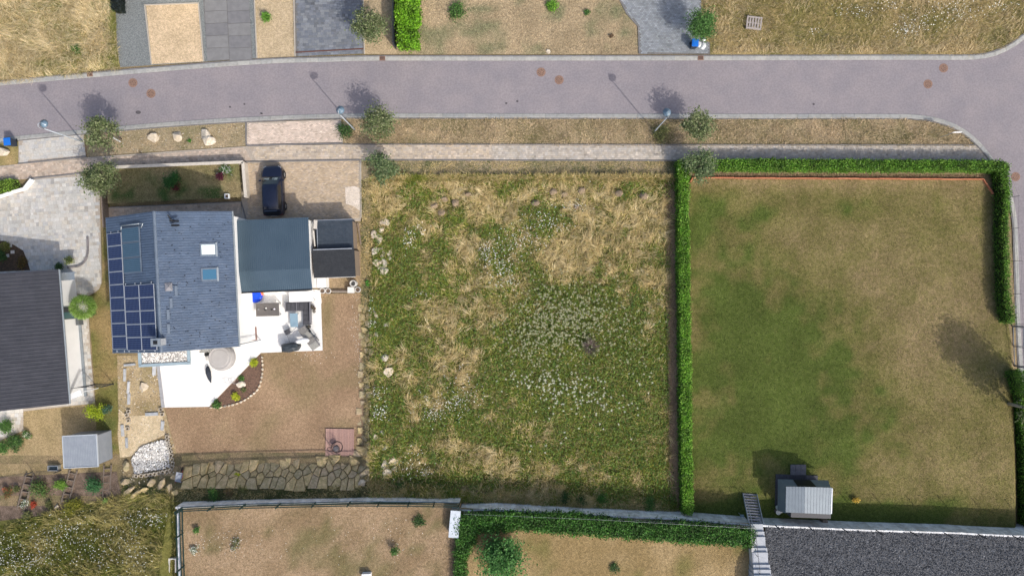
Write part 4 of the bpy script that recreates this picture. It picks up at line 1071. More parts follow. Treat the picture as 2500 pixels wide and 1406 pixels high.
def gable(label, name, c_px, rz, hx, hy, ze, zr, base, tw, tl, wall_in=.35, wallmat=WHITE, tmat=SLATE, trim=TRIM, jit=.05):
    t = thing(name, label, 'house', tuple(W(*c_px)), rz)
    ax, ay = hx - wall_in, hy - .25
    zz = ze + (zr - ze) * wall_in / hx - .12
    m = MB()
    vs = [(-ax, -ay, -.1), (ax, -ay, -.1), (ax, -ay, zz), (0, -ay, zr - .12), (-ax, -ay, zz), (-ax, ay, -.1), (ax, ay, -.1), (ax, ay, zz), (0, ay, zr - .12), (-ax, ay, zz)]
    m.add(vs, [(0, 1, 2, 3, 4), (9, 8, 7, 6, 5), (1, 6, 7, 2), (5, 0, 4, 9), (2, 7, 8, 3), (4, 3, 8, 9)])
    m.obj('wall', wallmat, t)
    r = MB()
    th = .12
    for s in (-1, 1):
        vs = [(0, -hy, zr), (s * hx, -hy, ze), (s * hx, hy, ze), (0, hy, zr)]
        vs += [(x, y, z - th) for x, y, z in vs]
        f = [(0, 1, 2, 3), (7, 6, 5, 4), (0, 4, 5, 1), (1, 5, 6, 2), (2, 6, 7, 3)]
        if s < 0: f = [q[::-1] for q in f]
        r.add(vs, f)
    roof = r.obj('roof', trim, t)
    for s in (-1, 1):
        rooftiles(roof, hx, hy - .04, zr, ze, s, tw, tl, base, jit, tmat)
    n = int(2 * hy / .4)
    rm = MB().tube([(0, -.2, 0), (0, .2, 0)], .13, 10).obj('ridge_tile', trim, roof)
    for i in range(n):
        o = rm if i == 0 else rm.copy()
        if i: COL.objects.link(o); o.parent = roof
        o.location = (0, -hy + (i + .5) * 2 * hy / n, zr - .02); o.rotation_euler.x = .01
    for s in (-1, 1):
        g = MB().tube([(s * (hx + .05), -hy, ze - .1), (s * (hx + .05), hy, ze - .1)], .075, 8)
        g.obj('gutter', ZINC, t)
    return t, roof

HX, HY, ZE, ZR = 5.05, 5.47, 4.9, 7.2
house, hroof = gable('white house with blue slate roof carrying solar panels', 'gabled_house', (488.7, 690), math.radians(3), HX, HY, ZE, ZR, (.078, .112, .172), .2, .37)
SLP = math.atan2(ZR - ZE, HX); CS, SN = math.cos(SLP), math.sin(SLP)
def onroof(x, y, lift):
    """local point on the roof and the rotation of something lying on it"""
    s = 1 if x > 0 else -1
    return (x + s * SN * lift, y, ZR - abs(x) * (ZR - ZE) / HX + CS * lift), (0, s * SLP, 0)

def grid_mat(name, cell, line, bw, bh, mortar):
    m = bpy.data.materials.new(name); m.use_nodes = True; N = m.node_tree.nodes; L = m.node_tree.links
    tc = N.new('ShaderNodeTexCoord'); br = N.new('ShaderNodeTexBrick'); br.offset = 0; br.squash = 1
    br.inputs['Color1'].default_value = cell + (1,); br.inputs['Color2'].default_value = tuple(c * .82 for c in cell) + (1,); br.inputs['Mortar'].default_value = line + (1,)
    br.inputs['Scale'].default_value = 1; br.inputs['Mortar Size'].default_value = mortar; br.inputs['Brick Width'].default_value = bw; br.inputs['Row Height'].default_value = bh
    br.inputs['Mortar Smooth'].default_value = .3
    mp = N.new('ShaderNodeMapping'); mp.inputs['Location'].default_value = (5, 5, 0)
    L.new(tc.outputs['Object'], mp.inputs[0]); L.new(mp.outputs[0], br.inputs['Vector']); L.new(br.outputs[0], N['Principled BSDF'].inputs['Base Color'])
    N['Principled BSDF'].inputs['Roughness'].default_value = .2; N['Principled BSDF'].inputs['Specular IOR Level'].default_value = .15
    return m
CELL = grid_mat('solar_cells', (.009, .020, .075), (.11, .145, .24), .16, .166, .010)
ALU = M('aluminium', (.46, .49, .54), rough=.35, metal=.3)
pw, ph = 1.66, .99
pg = MB().box((0, 0, 0), (pw, ph, .035)); pgm = pg.obj('solar_panel', CELL, house)
fr = MB()
for s in (-1, 1):
    fr.box((0, s * (ph / 2 - .008), .003), (pw + .02, .03, .05)); fr.box((s * (pw / 2 - .008), 0, .003), (.03, ph - .05, .05))
frm = fr.obj('frame', ALU, pgm)
slots = [(-4.10, 3.62 - i * 1.03) for i in range(9)] + [(-2.53, -.63 - i * 1.03) for i in range(5)] + [(-.985, -.63 - i * 1.03) for i in range(5)]
first = True
for x, y in slots:
    if first: o = pgm; first = False
    else:
        o = pgm.copy(); COL.objects.link(o); o.parent = house
        f2 = frm.copy(); COL.objects.link(f2); f2.parent = o
    o.location, o.rotation_euler = onroof(x, y, .16)
# clamps and rails sticking out at the array's ends
for x, y in ((-4.5, 4.2), (-3.7, 4.2), (-3.2, -.02), (-2.2, -.02), (-1.6, -.02), (-.5, -.02), (-4.5, -5.3), (-3.7, -5.3), (-3.2, -5.3), (-2.2, -5.3), (-1.6, -5.3), (-.5, -5.3)):
    o = MB().box((0, 0, 0), (.05, .16, .05)).obj('mounting_rail', ALU, house); o.location, o.rotation_euler = onroof(x, y, .12)
# three thermal collectors with pipes
COLL = M('collector_glass', (.035, .075, .12), (.045, .09, .14), scale=3, rough=.12, spec=.6)
for i in range(3):
    o = MB().box((0, 0, 0), (2.02, 1.17, .09)).obj('solar_collector', TRIM, house); o.location, o.rotation_euler = onroof(-2.36, 3.85 - i * 1.2, .13)
    g = MB().box((0, 0, .048), (1.9, 1.06, .012)).obj('glass', COLL, o)
    fb = MB()
    for k in range(7): fb.box((-.0, -.46 + k * .153, .058), (1.88, .035, .006))
    fb.obj('absorber_strip', M('absorber', (.05, .10, .15), rough=.3), o)
pp = MB()
A, _ = onroof(-3.2, 4.62, .22); B, _ = onroof(-1.3, 4.62, .22); Cc, _ = onroof(-1.3, 4.3, .1)
pp.tube([A, B], .05, 8); pp.tube([B, ((B[0] + .25), B[1], B[2] - .05), Cc], .04, 8); pp.tube([A, (A[0] - .1, A[1] - .3, A[2] - .1)], .05, 8)
pp.obj('collector_pipe', ZINC, house, smooth=True)
# skylights
for i, (y, pale_pane) in enumerate(((2.4, True), (.43, False))):  # one pane is pale, the other dark blue
    p, r = onroof(3.4, y, .08)
    o = MB().box((0, 0, 0), (1.3, 1.05, .14)).obj('skylight', TRIM, house); o.location, o.rotation_euler = p, r
    if pale_pane:
        o['label'] = 'skylight with a pale pane'
        MB().box((-.04, 0, .075), (.98, .78, .012)).obj('pane', M('pale_glass', (.62, .70, .68), rough=.15, spec=.5), o)
    else: MB().box((-.04, 0, .075), (.98, .78, .012)).obj('pane', M('sky_glass', (.04, .13, .22), rough=.08, spec=.7), o)
    MB().box((.56, 0, .06), (.12, 1.12, .05)).obj('flashing', ZINC, o)
n = 130; xx = .4 + 4.4 * rng.random(n); yy = -5.2 + 10.2 * rng.random(n) ** 1.3; P_ = np.array([onroof(a, b, .085)[0] for a, b in zip(xx, yy)]); sz = .025 + .035 * rng.random(n)
V = (P_[:, None] + oct_[None] * sz[:, None, None] * np.array([1.3, .8, .6])).reshape(-1, 3)
fast('moss', V, (np.arange(n)[:, None, None] * 6 + np.array([[0, 1, 4], [1, 2, 4], [2, 3, 4], [3, 0, 4]])[None]).reshape(-1, 3), M('black_moss', None, attr=True), np.tile(np.array([[.018, .018, .02]]), (n * 6, 1)), hroof)['kind'] = 'stuff'
# vent cowl, roof steps, antenna, chimney
p, r = onroof(.68, -.42, .1)
vc = MB(); vc.add([(-.26, -.32, 0), (.26, -.32, 0), (.26, .32, 0), (-.26, .32, 0), (0, 0, .2)], [(0, 1, 4), (1, 2, 4), (2, 3, 4), (3, 0, 4), (3, 2, 1, 0)])
o = vc.obj('vent_cowl', M('cowl_grey', (.22, .22, .24), (.18, .18, .2), scale=6), house); o.location, o.rotation_euler = p, r
for x, y in ((1.14, -.75), (.78, -1.69), (.56, -2.57), (.54, -3.68)):
    m = MB(); m.box((0, 0, .1), (.2, .78, .03)); m.box((.02, -.36, .05), (.22, .04, .12)); m.box((.02, .36, .05), (.22, .04, .12))
    o = m.obj('roof_step', TRIM, house); o.location, o.rotation_euler = onroof(x, y, .06)
p, r = onroof(1.3, 4.75, 0)
m = MB(); m.tube([p, (p[0], p[1], p[2] + .9)], .03, 6); m.box((p[0] + .2, p[1] - .12, p[2] + .55), (.7, .12, .12), -.1); m.box((p[0] + .25, p[1] - .45, p[2] + .5), (.6, .16, .1), -.05); m.tube([(p[0] - .15, p[1] + .35, p[2] + .85), (p[0] + .1, p[1] - .1, p[2] + .6)], .05, 6)
m.obj('antenna', BLACK, house)
ch = MB().box((.05, -4.62, 7.35), (.62, .52, 1.3)).obj('chimney', M('chimney_metal', (.60, .62, .64), (.5, .52, .55), scale=5, rough=.4, metal=.3), house)
MB().box((.05, -4.62, 8.06), (.74, .62, .06)).obj('cap', ZINC, ch)
MB().box((.05, -4.62, 8.0), (.3, .28, .3)).obj('flue', BLACK, ch)
# flat bay roof with white pebbles on the south side
bay = MB().box((-1.95, -6.05, 1.45), (3.6, 1.2, 2.9)).obj('bay', WHITE, house)
fbm_ = MB()
for c, d in (((-1.95, -5.5, 2.98), (4.3, .12, .14)), ((-1.95, -6.75, 2.98), (4.3, .24, .14)), ((-4.0, -6.12, 2.98), (.24, 1.1, .14)), ((.1, -6.12, 2.98), (.24, 1.1, .14))): fbm_.box(c, d)
fbm_.obj('roof_rim', M('zinc_blue', (.27, .35, .40), (.24, .31, .36), scale=3, rough=.45), bay)
n = 900; c = np.stack([-3.86 + 3.82 * rng.random(n), -6.6 + 1.05 * rng.random(n), np.full(n, 2.94)], -1); s = .03 + .035 * rng.random(n)
V = (c[:, None] + oct_[None] * (s[:, None, None] * (.7 + .6 * rng.random((n, 6, 1))))).reshape(-1, 3)
F = (np.arange(n)[:, None, None] * 6 + np.array([[0, 1, 4], [1, 2, 4], [2, 3, 4], [3, 0, 4]])[None]).reshape(-1, 3)
fast('pebble', V, F, M('white_pebble', None, attr=True, rough=.8), np.repeat(colmix(n, [(.78, .76, .72), (.6, .58, .56), (.35, .33, .32), (.82, .81, .78)]), 6, 0), bay)['kind'] = 'stuff'
MB().box((-1.95, -6.05, 2.905), (3.9, 1.1, .02)).obj('roof_deck', M('bay_deck', (.30, .29, .28)), bay)
for x, z, w_, h_ in ((-1.3, 4.3, 1.1, 1.3), (1.5, 4.3, 1.1, 1.3), (2.4, 1.25, 2.2, 2.1)):
    f_ = MB().box((x, -HY + .23, z), (w_, .08, h_)).obj('window', M('window_frame_grey', (.14, .15, .16), rough=.5), house)
    MB().box((x, -HY + .185, z), (w_ - .16, .02, h_ - .16)).obj('pane', DGLASS, f_)
MB().tube([(HX + .03, -5.3, .1), (HX + .03, -5.3, 4.8)], .05, 8).obj('downpipe', ZINC, house)

# ================================================================== garage
gr = thing('garage', 'white garage with dark teal ribbed metal roof beside the house', 'garage', tuple(W(695, 627)), math.radians(2.6))
GX, GY = 3.08, 2.97
MB().prism([(-GX, -GY + .12), (GX - .1, -GY + .12), (GX - .1, GY - .12), (-GX, GY - .12)], -.1, 2.78).obj('wall', WHITE, gr)
TEAL = M('teal_metal', (.084, .128, .170), (.074, .116, .156), scale=.6, rough=.38, metal=.35, spec=.5)
FY, FZ = -1.25, 3.10  # fold made up so the southern part of the roof catches more light
def rz_(y): return 2.99 + (FZ - 2.99) * (GY - y) / (GY - FY) if y > FY else FZ + (2.78 - FZ) * (FY - y) / (FY + GY)
rv = [(x, y, rz_(y) + k) for k in (-.07, 0) for y in (GY, FY, -GY) for x in (-GX - .02, GX + .02)]
rf = MB().add(rv, [(6, 8, 9, 7), (8, 10, 11, 9), (0, 1, 3, 2), (2, 3, 5, 4), (0, 6, 7, 1), (4, 5, 11, 10), (0, 2, 8, 6), (2, 4, 10, 8), (1, 7, 9, 3), (3, 9, 11, 5)]).obj('roof', TEAL, gr)
nr = 36
for (ya, yb) in ((GY - .03, FY), (FY, -GY + .03)):
    l = math.hypot(ya - yb, rz_(ya) - rz_(yb + 1e-6)); tl = math.atan2(rz_(ya) - rz_(yb + 1e-6), ya - yb)
    rib = MB().box((0, 0, 0), (.045, l, .075), tilt=('X', tl)).obj('rib', TEAL, rf)
    for i in range(nr):
        o = rib if i == 0 else rib.copy()
        if i: COL.objects.link(o); o.parent = rf
        o.location = (-GX + (i + .5) * 2 * GX / nr, (ya + yb) / 2, (rz_(ya) + rz_(yb + 1e-6)) / 2 + .015)
MB().box((0, -GY - .05, 2.80), (2 * GX, .1, .1)).obj('gutter', BLACK, gr)
MB().box((0, GY + .03, 2.90), (2 * GX + .04, .05, .2)).obj('fascia', TEAL, gr)
gdr = MB().box((.4, GY - .1, 1.2), (4.6, .05, 2.2)).obj('garage_door', M('garage_door_grey', (.30, .31, .33), rough=.5), gr)
for i in range(5): MB().box((.4, GY - .07, .4 + i * .42), (4.6, .02, .012)).obj('door_groove', BLACK, gdr)
MB().box((GX + .35, -GY + .6, .55), (.75, 1.0, 1.1)).obj('store_box', WHITE, gr)

# ================================================================== two charcoal sheds beside the garage
BITN = M('slate_felt_blue', (.030, .042, .058), (.04, .052, .068), scale=3, fine=.18, fscale=8, rough=.6)
BITS = M('charcoal_felt', (.024, .027, .032), (.031, .034, .039), scale=2, fine=.15, fscale=8, rough=.8)
WOODB = M('weathered_wood', (.26, .20, .15), (.19, .15, .115), scale=8, fine=.2)
def flatshed(label, px0, py0, px1, py1, z0, z1, mat, nx, ny, group=None):
    """lean-to shed with a felt roof laid in strips"""
    f0 = W(px0, py1, z0); f1 = W(px1, py0, z0)
    c = (f0 + f1) / 2; w = f1.x - f0.x; d = f1.y - f0.y
    t = thing('garden_shed', label, 'shed', (c.x, c.y, 0), math.radians(2), group)
    MB().prism([(-w / 2 + .12, -d / 2 + .1), (w / 2 - .12, -d / 2 + .1), (w / 2 - .12, d / 2 - .1), (-w / 2 + .12, d / 2 - .1)], 0, z0 - .04).obj('wall', WOODB, t)
    sl = math.atan2(z1 - z0, d)
    r = MB()
    zs = lambda y: z0 + (z1 - z0) * (y + d / 2) / d
    r.add([(x, y, zs(y) + k) for k in (-.06, 0) for x, y in ((-w / 2, -d / 2), (w / 2, -d / 2), (w / 2, d / 2), (-w / 2, d / 2))], [(3, 2, 1, 0), (4, 5, 6, 7), (0, 1, 5, 4), (1, 2, 6, 5), (2, 3, 7, 6), (3, 0, 4, 7)])
    roof = r.obj('roof', mat, t)
    for i in range(ny):
        y = -d / 2 + (i + .5) * d / ny
        MB().box((0, 0, 0), (w - .02, d / ny - .012, .018), 0, tilt=('X', sl)).obj('felt_strip', mat, roof, loc=(0, y, zs(y) + .01))
    return t, w, d, zs
t, w, d, zs = flatshed('shed with blue-grey felt roof behind the garage drive', 772, 538, 862, 610, 2.0, 2.1, BITN, 0, 10)
MB().box((0, d / 2 + .03, 2.06), (w, .05, .05)).obj('rim', ALU, t)
MB().box((-w / 2 + .12, -.1, 2.09), (.03, d * .7, .05)).obj('rim', ALU, t)
t, w, d, zs = flatshed('shed with charcoal felt roof and white front edge', 765, 609, 867, 677, 2.35, 2.5, BITS, 0, 9)
MB().box((-.05, d / 2 + .02, 2.5), (w * .93, .06, .07)).obj('rim', ALU, t)
MB().box((0, -d / 2 - .02, 2.33), (w, .04, .05)).obj('rim', CONCW, t)
# ridge cover lifting on the northern shed
for (x, y, l, a, lab) in ((770, 548, .75, 1.5, 'broad pale plank lying across the blue-grey shed roof'), (767, 582, 1.35, 1.66, 'narrow pale plank lying along the blue-grey shed roof')):
    tag(MB().box((0, 0, 0), (l, .12 if l > 1 else .3, .03)).obj('plank', M('bleached_plank', (.55, .52, .47), (.45, .42, .38), scale=9), loc=tuple(W(x, y, 2.25)), rz=a), lab, 'plank')
CLAY = M('clay_block', (.40, .27, .22), (.30, .2, .17), scale=9)
for i, lab in enumerate(('northern', 'middle', 'southern')):
    m = MB(); h_ = .22
    for sx in (-1, 1): m.box((sx * .09, 0, h_ / 2), (.04, .52, h_))
    for sy in (-1, 0, 1): m.box((0, sy * .24, h_ / 2), (.14, .04, h_))
    tag(m.obj('hollow_block', CLAY, loc=tuple(G(873, 624 + i * 17))), lab + ' one of the three clay hollow blocks beside the charcoal shed', 'block', 'hollow blocks beside the charcoal shed')
pts = [(864, 545), (869, 560), (868, 590)]
bx = thing('timber_border', 'rotting timber strip beside the blue-grey shed', 'timber', tuple(G(872, 570)))
for a, b in (((866, 540), (868, 600)), ((874, 545), (882, 598))):
    p, q = G(*a), G(*b); d_ = q - p
    MB().box((0, 0, .08), (d_.length, .1, .2)).obj('board', WOODB, bx, loc=tuple((p + q) / 2 - bx.location), rz=math.atan2(d_.y, d_.x))

# ================================================================== western neighbour
nb, nroof = gable('dark tiled neighbouring house on the left edge', 'gabled_house', (45, 829), math.radians(4.6), 6.0, 5.62, 3.1, 4.6, (.046, .047, .056), .30, .42, wall_in=.55,
                  trim=M('dark_trim', (.10, .10, .115), rough=.5), jit=.05)
ox = 6.0 - .55
wd = MB().box((ox + .03, 1.95, 1.3), (.08, 1.05, 2.3)).obj('terrace_door', M('door_frame_dark', (.05, .055, .06), rough=.5), nb)
MB().box((ox + .08, 1.75, 1.3), (.02, .55, 2.0)).obj('pane', M('teal_glass', (.08, .15, .16), rough=.1, spec=.6), wd)
MB().box((ox + .25, 1.2, .35), (.3, .7, .6)).obj('heat_pump', M('unit_grey', (.10, .11, .12), rough=.5), nb)
cn = MB(); cn.box((ox + .8, 5.3, 2.45), (1.5, .12, .08)); cn.box((ox + .75, 5.0, 2.42), (1.4, .6, .02))
cn.obj('door_canopy', ZINC, nb)
cn = MB(); cn.box((ox + .62, -5.0, 2.4), (1.3, .45, .06), .3); cn.tube([(ox + 1.2, -4.8, 0), (ox + 1.2, -4.8, 2.4)], .04, 6)
cn.obj('side_canopy', M('white_metal', (.7, .72, .74), rough=.4), nb)
MB().box((ox + .1, -1.6, .12), (.25, 7.6, .1)).obj('plinth_drain', M('plinth_grey', (.22, .25, .27), (.18, .2, .22), scale=4), nb)
# house corner across the road
nh = thing('white_house', 'white house front at the top edge behind the gravel strip', 'house', tuple(W(440, -30)))
MB().box((0, 0, 1.6), (3.9, 2.1, 3.2)).obj('wall', WHITE, nh)
MB().box((0, 0, 3.25), (4.4, 2.6, .12)).obj('roof', M('dark_trim', (.1, .1, .11)), nh)
MB().box((-1.0, -1.06, 1.3), (.9, .05, 1.2)).obj('window', DGLASS, nh)

# ================================================================== grey metal shed bottom left
RIBG = M('grey_ribbed', (.30, .33, .37), (.27, .30, .34), scale=2, rough=.45, metal=.2)
RIBW = M('grey_wall', (.20, .21, .23), (.17, .18, .2), scale=2, rough=.5)
f0 = W(155, 1062, 2.3); f1 = W(238, 1140, 2.3)
sc_ = (f0 + f1) / 2; w_ = (f1.x - f0.x); d_ = (f0.y - f1.y)
sh = thing('metal_shed', 'small grey ribbed metal shed beside the planting beds', 'shed', (sc_.x, sc_.y, 0), math.radians(3))
MB().prism([(-w_ / 2 + .1, -d_ / 2 + .1), (w_ / 2 - .1, -d_ / 2 + .1), (w_ / 2 - .1, d_ / 2 - .1), (-w_ / 2 + .1, d_ / 2 - .1)], 0, 2.24).obj('wall', RIBW, sh)
for i in range(16):
    MB().box((w_ / 2 - .09, 0, .12 + i * .135), (.03, d_ - .3, .06)).obj('cladding_board', RIBG, sh)
rf = MB().prism([(-w_ / 2, -d_ / 2), (w_ / 2, -d_ / 2), (w_ / 2, d_ / 2), (-w_ / 2, d_ / 2)], 2.24, 2.32).obj('roof', RIBG, sh)
for i in range(20):
    MB().box((-w_ / 2 + (i + .5) * w_ / 20, 0, 2.33), (.05, d_ - .06, .035)).obj('rib', RIBG, rf)
for c, dm in (((0, d_ / 2, 2.3), (w_ + .06, .06, .14)), ((0, -d_ / 2, 2.3), (w_ + .06, .06, .14)), ((w_ / 2, 0, 2.3), (.06, d_, .14)), ((-w_ / 2, 0, 2.3), (.06, d_, .14))):
    MB().box(c, dm).obj('rim', M('shed_rim', (.42, .46, .50), rough=.4), rf)
# ================================================================== grey summer house bottom right
def lp(px, py, z): return W(px, py, z)
bz = float(G(1950, 1200).z)
b0 = W(1895, 1158, bz)
hs = thing('summer_house', 'grey ribbed garden house with dark front on the eastern lawn', 'shed', tuple(b0), math.radians(-2))
inv = Matrix.Rotation(math.radians(2), 3, 'Z')
def L3(px, py, z): return inv @ (W(px, py, z) - b0)
# deck, body, two roofs: a lower one and the raised main one
MB().box((1.75, -1.3, .04), (3.6, 2.7, .08)).obj('deck', M('dark_deck', (.055, .055, .065), (.075, .075, .085), scale=6), hs)
MB().box((2.1, -1.75, 1.15), (3.3, 2.3, 2.2)).obj('wall', M('anthracite_board', (.05, .053, .062), rough=.5), hs)
MB().box((1.75, -.61, 1.1), (1.3, .06, 1.95)).obj('door', BLACK, hs)
DUO = M('grey_roof', (.19, .225, .255), (.17, .20, .23), scale=2, rough=.42, metal=.15)
lowr = MB().add([L3(1899, 1169, bz + .9), L3(2022, 1172, bz + .9), L3(2028, 1190, bz + 2.15), L3(1918, 1186, bz + 2.15), L3(1898, 1246, bz + .9), L3(1918, 1252, bz + 2.2)], [(0, 1, 2, 3), (4, 0, 3, 5)]).obj('side_roof', DUO, hs)
def prow(a, b, c, d, n, th, parent, nm):
    for i in range(n):
        t0, t1 = i / n + .004, (i + 1) / n - .004
        p = [a.lerp(b, t0), a.lerp(b, t1), d.lerp(c, t1), d.lerp(c, t0)]
        MB().add([tuple(q) for q in p] + [(q.x, q.y, q.z - th) for q in p], [(0, 1, 2, 3), (7, 6, 5, 4), (0, 4, 5, 1), (1, 5, 6, 2), (2, 6, 7, 3), (3, 7, 4, 0)]).obj(nm, DUO, parent)
cc_ = L3(1975, 1221, bz + 2.4)
rr = MB().box((cc_.x, cc_.y, 2.38), (3.2, 1.9, .04)).obj('roof', RIBW, hs)
MB().add([L3(1936, 1170, bz + .96), L3(1978, 1171, bz + .96), L3(1993, 1187, bz + 2.2), L3(1948, 1187, bz + 2.2)], [(0, 1, 2, 3)]).obj('painted_recess_shade', BLACK, hs)  # black sheet over the side roof paints the shade of the door recess
zt = bz + 2.55
prow(L3(1919, 1187, zt), L3(1965, 1188, zt + .25), L3(1964, 1252, zt + .25), L3(1918, 1250, zt), 6, .05, rr, 'roof_panel')
prow(L3(1965, 1188, zt + .25), L3(2032, 1190, zt - .05), L3(2029, 1255, zt - .05), L3(1964, 1252, zt + .25), 9, .05, rr, 'roof_panel')
MB().box(tuple(L3(2030, 1222, zt - .06)), (.1, 2.1, .1)).obj('gutter', ALU, hs)
# paved pad in front
pad = tag(thing('stepping_pad', None, None, tuple(W(1948, 1152, bz) + Vector((0, 0, .02)))), kind='structure')
for i in range(3):
    for j in range(3): MB().box((-.45 + i * .45, -.45 + j * .45, .03), (.43, .43, .06)).obj('paving_slab', M('dark_slab', (.10, .10, .115), (.13, .13, .14), scale=5), pad)
for (x, y, z, r_, h_, lab) in ((1907, 1244, 1.6, .24, .75, 'white rain barrel standing at the corner of the summer house'), (1900, 1250, 1.3, .2, .5, 'brown bucket beside the white rain barrel')):
    b = W(x, y, bz + h_); t = thing('rain_barrel', lab, 'barrel', (b.x, b.y, bz))
    MB().lathe([(r_ * .85, 0), (r_, h_ * .5), (r_ * .95, h_), (r_ * .85, h_), (r_ * .8, h_ - .1), (.01, h_ - .1)], sides=18).obj('tub', M('tub_white' if z > 1.5 else 'tub_brown', (.65, .65, .62) if z > 1.5 else (.15, .12, .10)), t, smooth=False)
    MB().lathe([(r_ * .95, h_), (r_ * 1.04, h_ + .01), (r_ * 1.04, h_ + .04), (r_ * .95, h_ + .05)], sides=18).obj('rim', M('tub_rim', (.6, .6, .58)), t)
t = thing('crate_stack', 'brown crates behind the summer house at the concrete wall', 'crate', tuple(G(2006, 1266)))
for i in range(2): MB().box((i * .22 - .1, 0, .35), (.2, .3, .7)).obj('crate', WOODB, t)

# ================================================================== metal stair and concrete steps
stb = W(1830, 1200, bz)
stp = thing('metal_stair', 'galvanised metal stair climbing the concrete wall from the eastern lawn', 'stair', tuple(stb))
A0 = W(1829, 1203, bz); A1 = W(1845, 1278, TZ)
dv = A1 - A0; n = 11
ang = math.atan2(dv.y, dv.x) + math.pi / 2
for i in range(n):
    p = A0 + dv * ((i + .6) / n) - stb
    MB().box((0, 0, 0), (1.12, abs(dv.y) / n * .8, .04)).obj('tread', M('tread_steel', (.16, .17, .20), (.2, .21, .24), scale=20, rough=.5), stp, loc=tuple(p), rz=ang)
side_v = Vector((math.cos(ang), math.sin(ang), 0))
for s in (-1, 1):
    o = Vector(side_v) * .6 * s
    m = MB(); a_, b_ = A0 - stb + o, A1 - stb + o
    m.add([tuple(a_ + Vector((0, 0, z))) for z in (-.1, .16)] + [tuple(b_ + Vector((0, 0, z))) for z in (-.1, .16)] + [tuple(a_ + side_v * .05 + Vector((0, 0, z))) for z in (-.1, .16)] + [tuple(b_ + side_v * .05 + Vector((0, 0, z))) for z in (-.1, .16)],
          [(0, 1, 3, 2), (4, 6, 7, 5), (1, 5, 7, 3), (0, 2, 6, 4), (0, 4, 5, 1), (2, 3, 7, 6)])
    m.obj('stringer', STEEL, stp)
o = -side_v * .55
hr = MB(); hr.tube([A0 - stb + o + Vector((0, -.3, .95)), A1 - stb + o + Vector((0, 0, 1.0)), A1 - stb + o + Vector((0, 0, .1))], .025, 8); hr.tube([A0 - stb + o + Vector((0, -.3, 0)), A0 - stb + o + Vector((0, -.3, .95))], .025, 8)
hr.obj('handrail', STEEL, stp)
cs = thing('concrete_steps', 'grey concrete steps climbing beside the dark gravel', 'steps', tuple(W(1850, 1282, TZ)))
STEPC = M('step_concrete', (.40, .42, .45), (.35, .37, .40), scale=3, fine=.1)
ys = [1279, 1297, 1310, 1337, 1348, 1378, 1390, 1404, 1420, 1440, 1470]
for i in range(len(ys) - 1):
    z = TZ + .16 * (i + 1)
    xa = 1833 + (ys[i] - 1279) * .06; xb = 1863 + (ys[i] - 1279) * .17
    a_, b_, c_, d_ = W(xa, ys[i], z), W(xb, ys[i], z), W(xb + 1, ys[i + 1], z), W(xa + 1, ys[i + 1], z)
    O = Vector(cs.location)
    MB().prism([tuple(q - O)[:2] for q in (a_, b_, c_, d_)], -.5, z - O.z).obj('step', STEPC, cs)
tag(MB().box((0, 0, 0), (.16, 5.5, .9)).obj('step_kerb_wall', CONCW, loc=tuple(W(1832, 1365, TZ) + Vector((0, 0, .3))), rz=math.radians(4)), 'narrow pale wall along the left side of the concrete steps', 'wall')
pr = thing('handrail', 'dark steel handrail posts beside the concrete steps', 'railing', tuple(W(1834, 1285, TZ)))
for i, (x, y) in enumerate(((1834, 1285), (1836, 1320), (1838, 1345), (1842, 1385))):
    MB().tube([(0, 0, 0), (0, 0, 1.0)], .025, 6).obj('post', FGREY, pr, loc=tuple(W(x, y, TZ) - Vector(pr.location) + Vector((0, 0, .1 * i))))
MB().tube([(0, 0, 1.0), tuple(W(1842, 1385, TZ) - Vector(pr.location) + Vector((0, 0, 1.3)))], .02, 6).obj('rail', FGREY, pr)
# metal cabinet on the terrace
cb = thing('metal_cabinet', 'tall pale zinc cabinet on the terrace beside the ivy corner', 'cabinet', tuple(W(1112, 1270, TZ)))
f = Vector(cb.location)
p0, p1 = W(1098, 1240, TZ + .9), W(1121, 1306, TZ + .9)
MB().box((0, 0, .43), (.75, abs(p0.y - p1.y) * .97, .86)).obj('body', STEEL, cb, rz=math.radians(-5), bevel=.02)
MB().box((0, 0, .885), (.82, abs(p0.y - p1.y), .05)).obj('lid', M('zinc_lid', (.55, .60, .66), (.48, .53, .58), scale=3, rough=.4), cb, rz=math.radians(-5))
MB().box((-.43, -.1, .5), (.04, 1.0, .05)).obj('handle', STEEL, cb, rz=math.radians(-5))
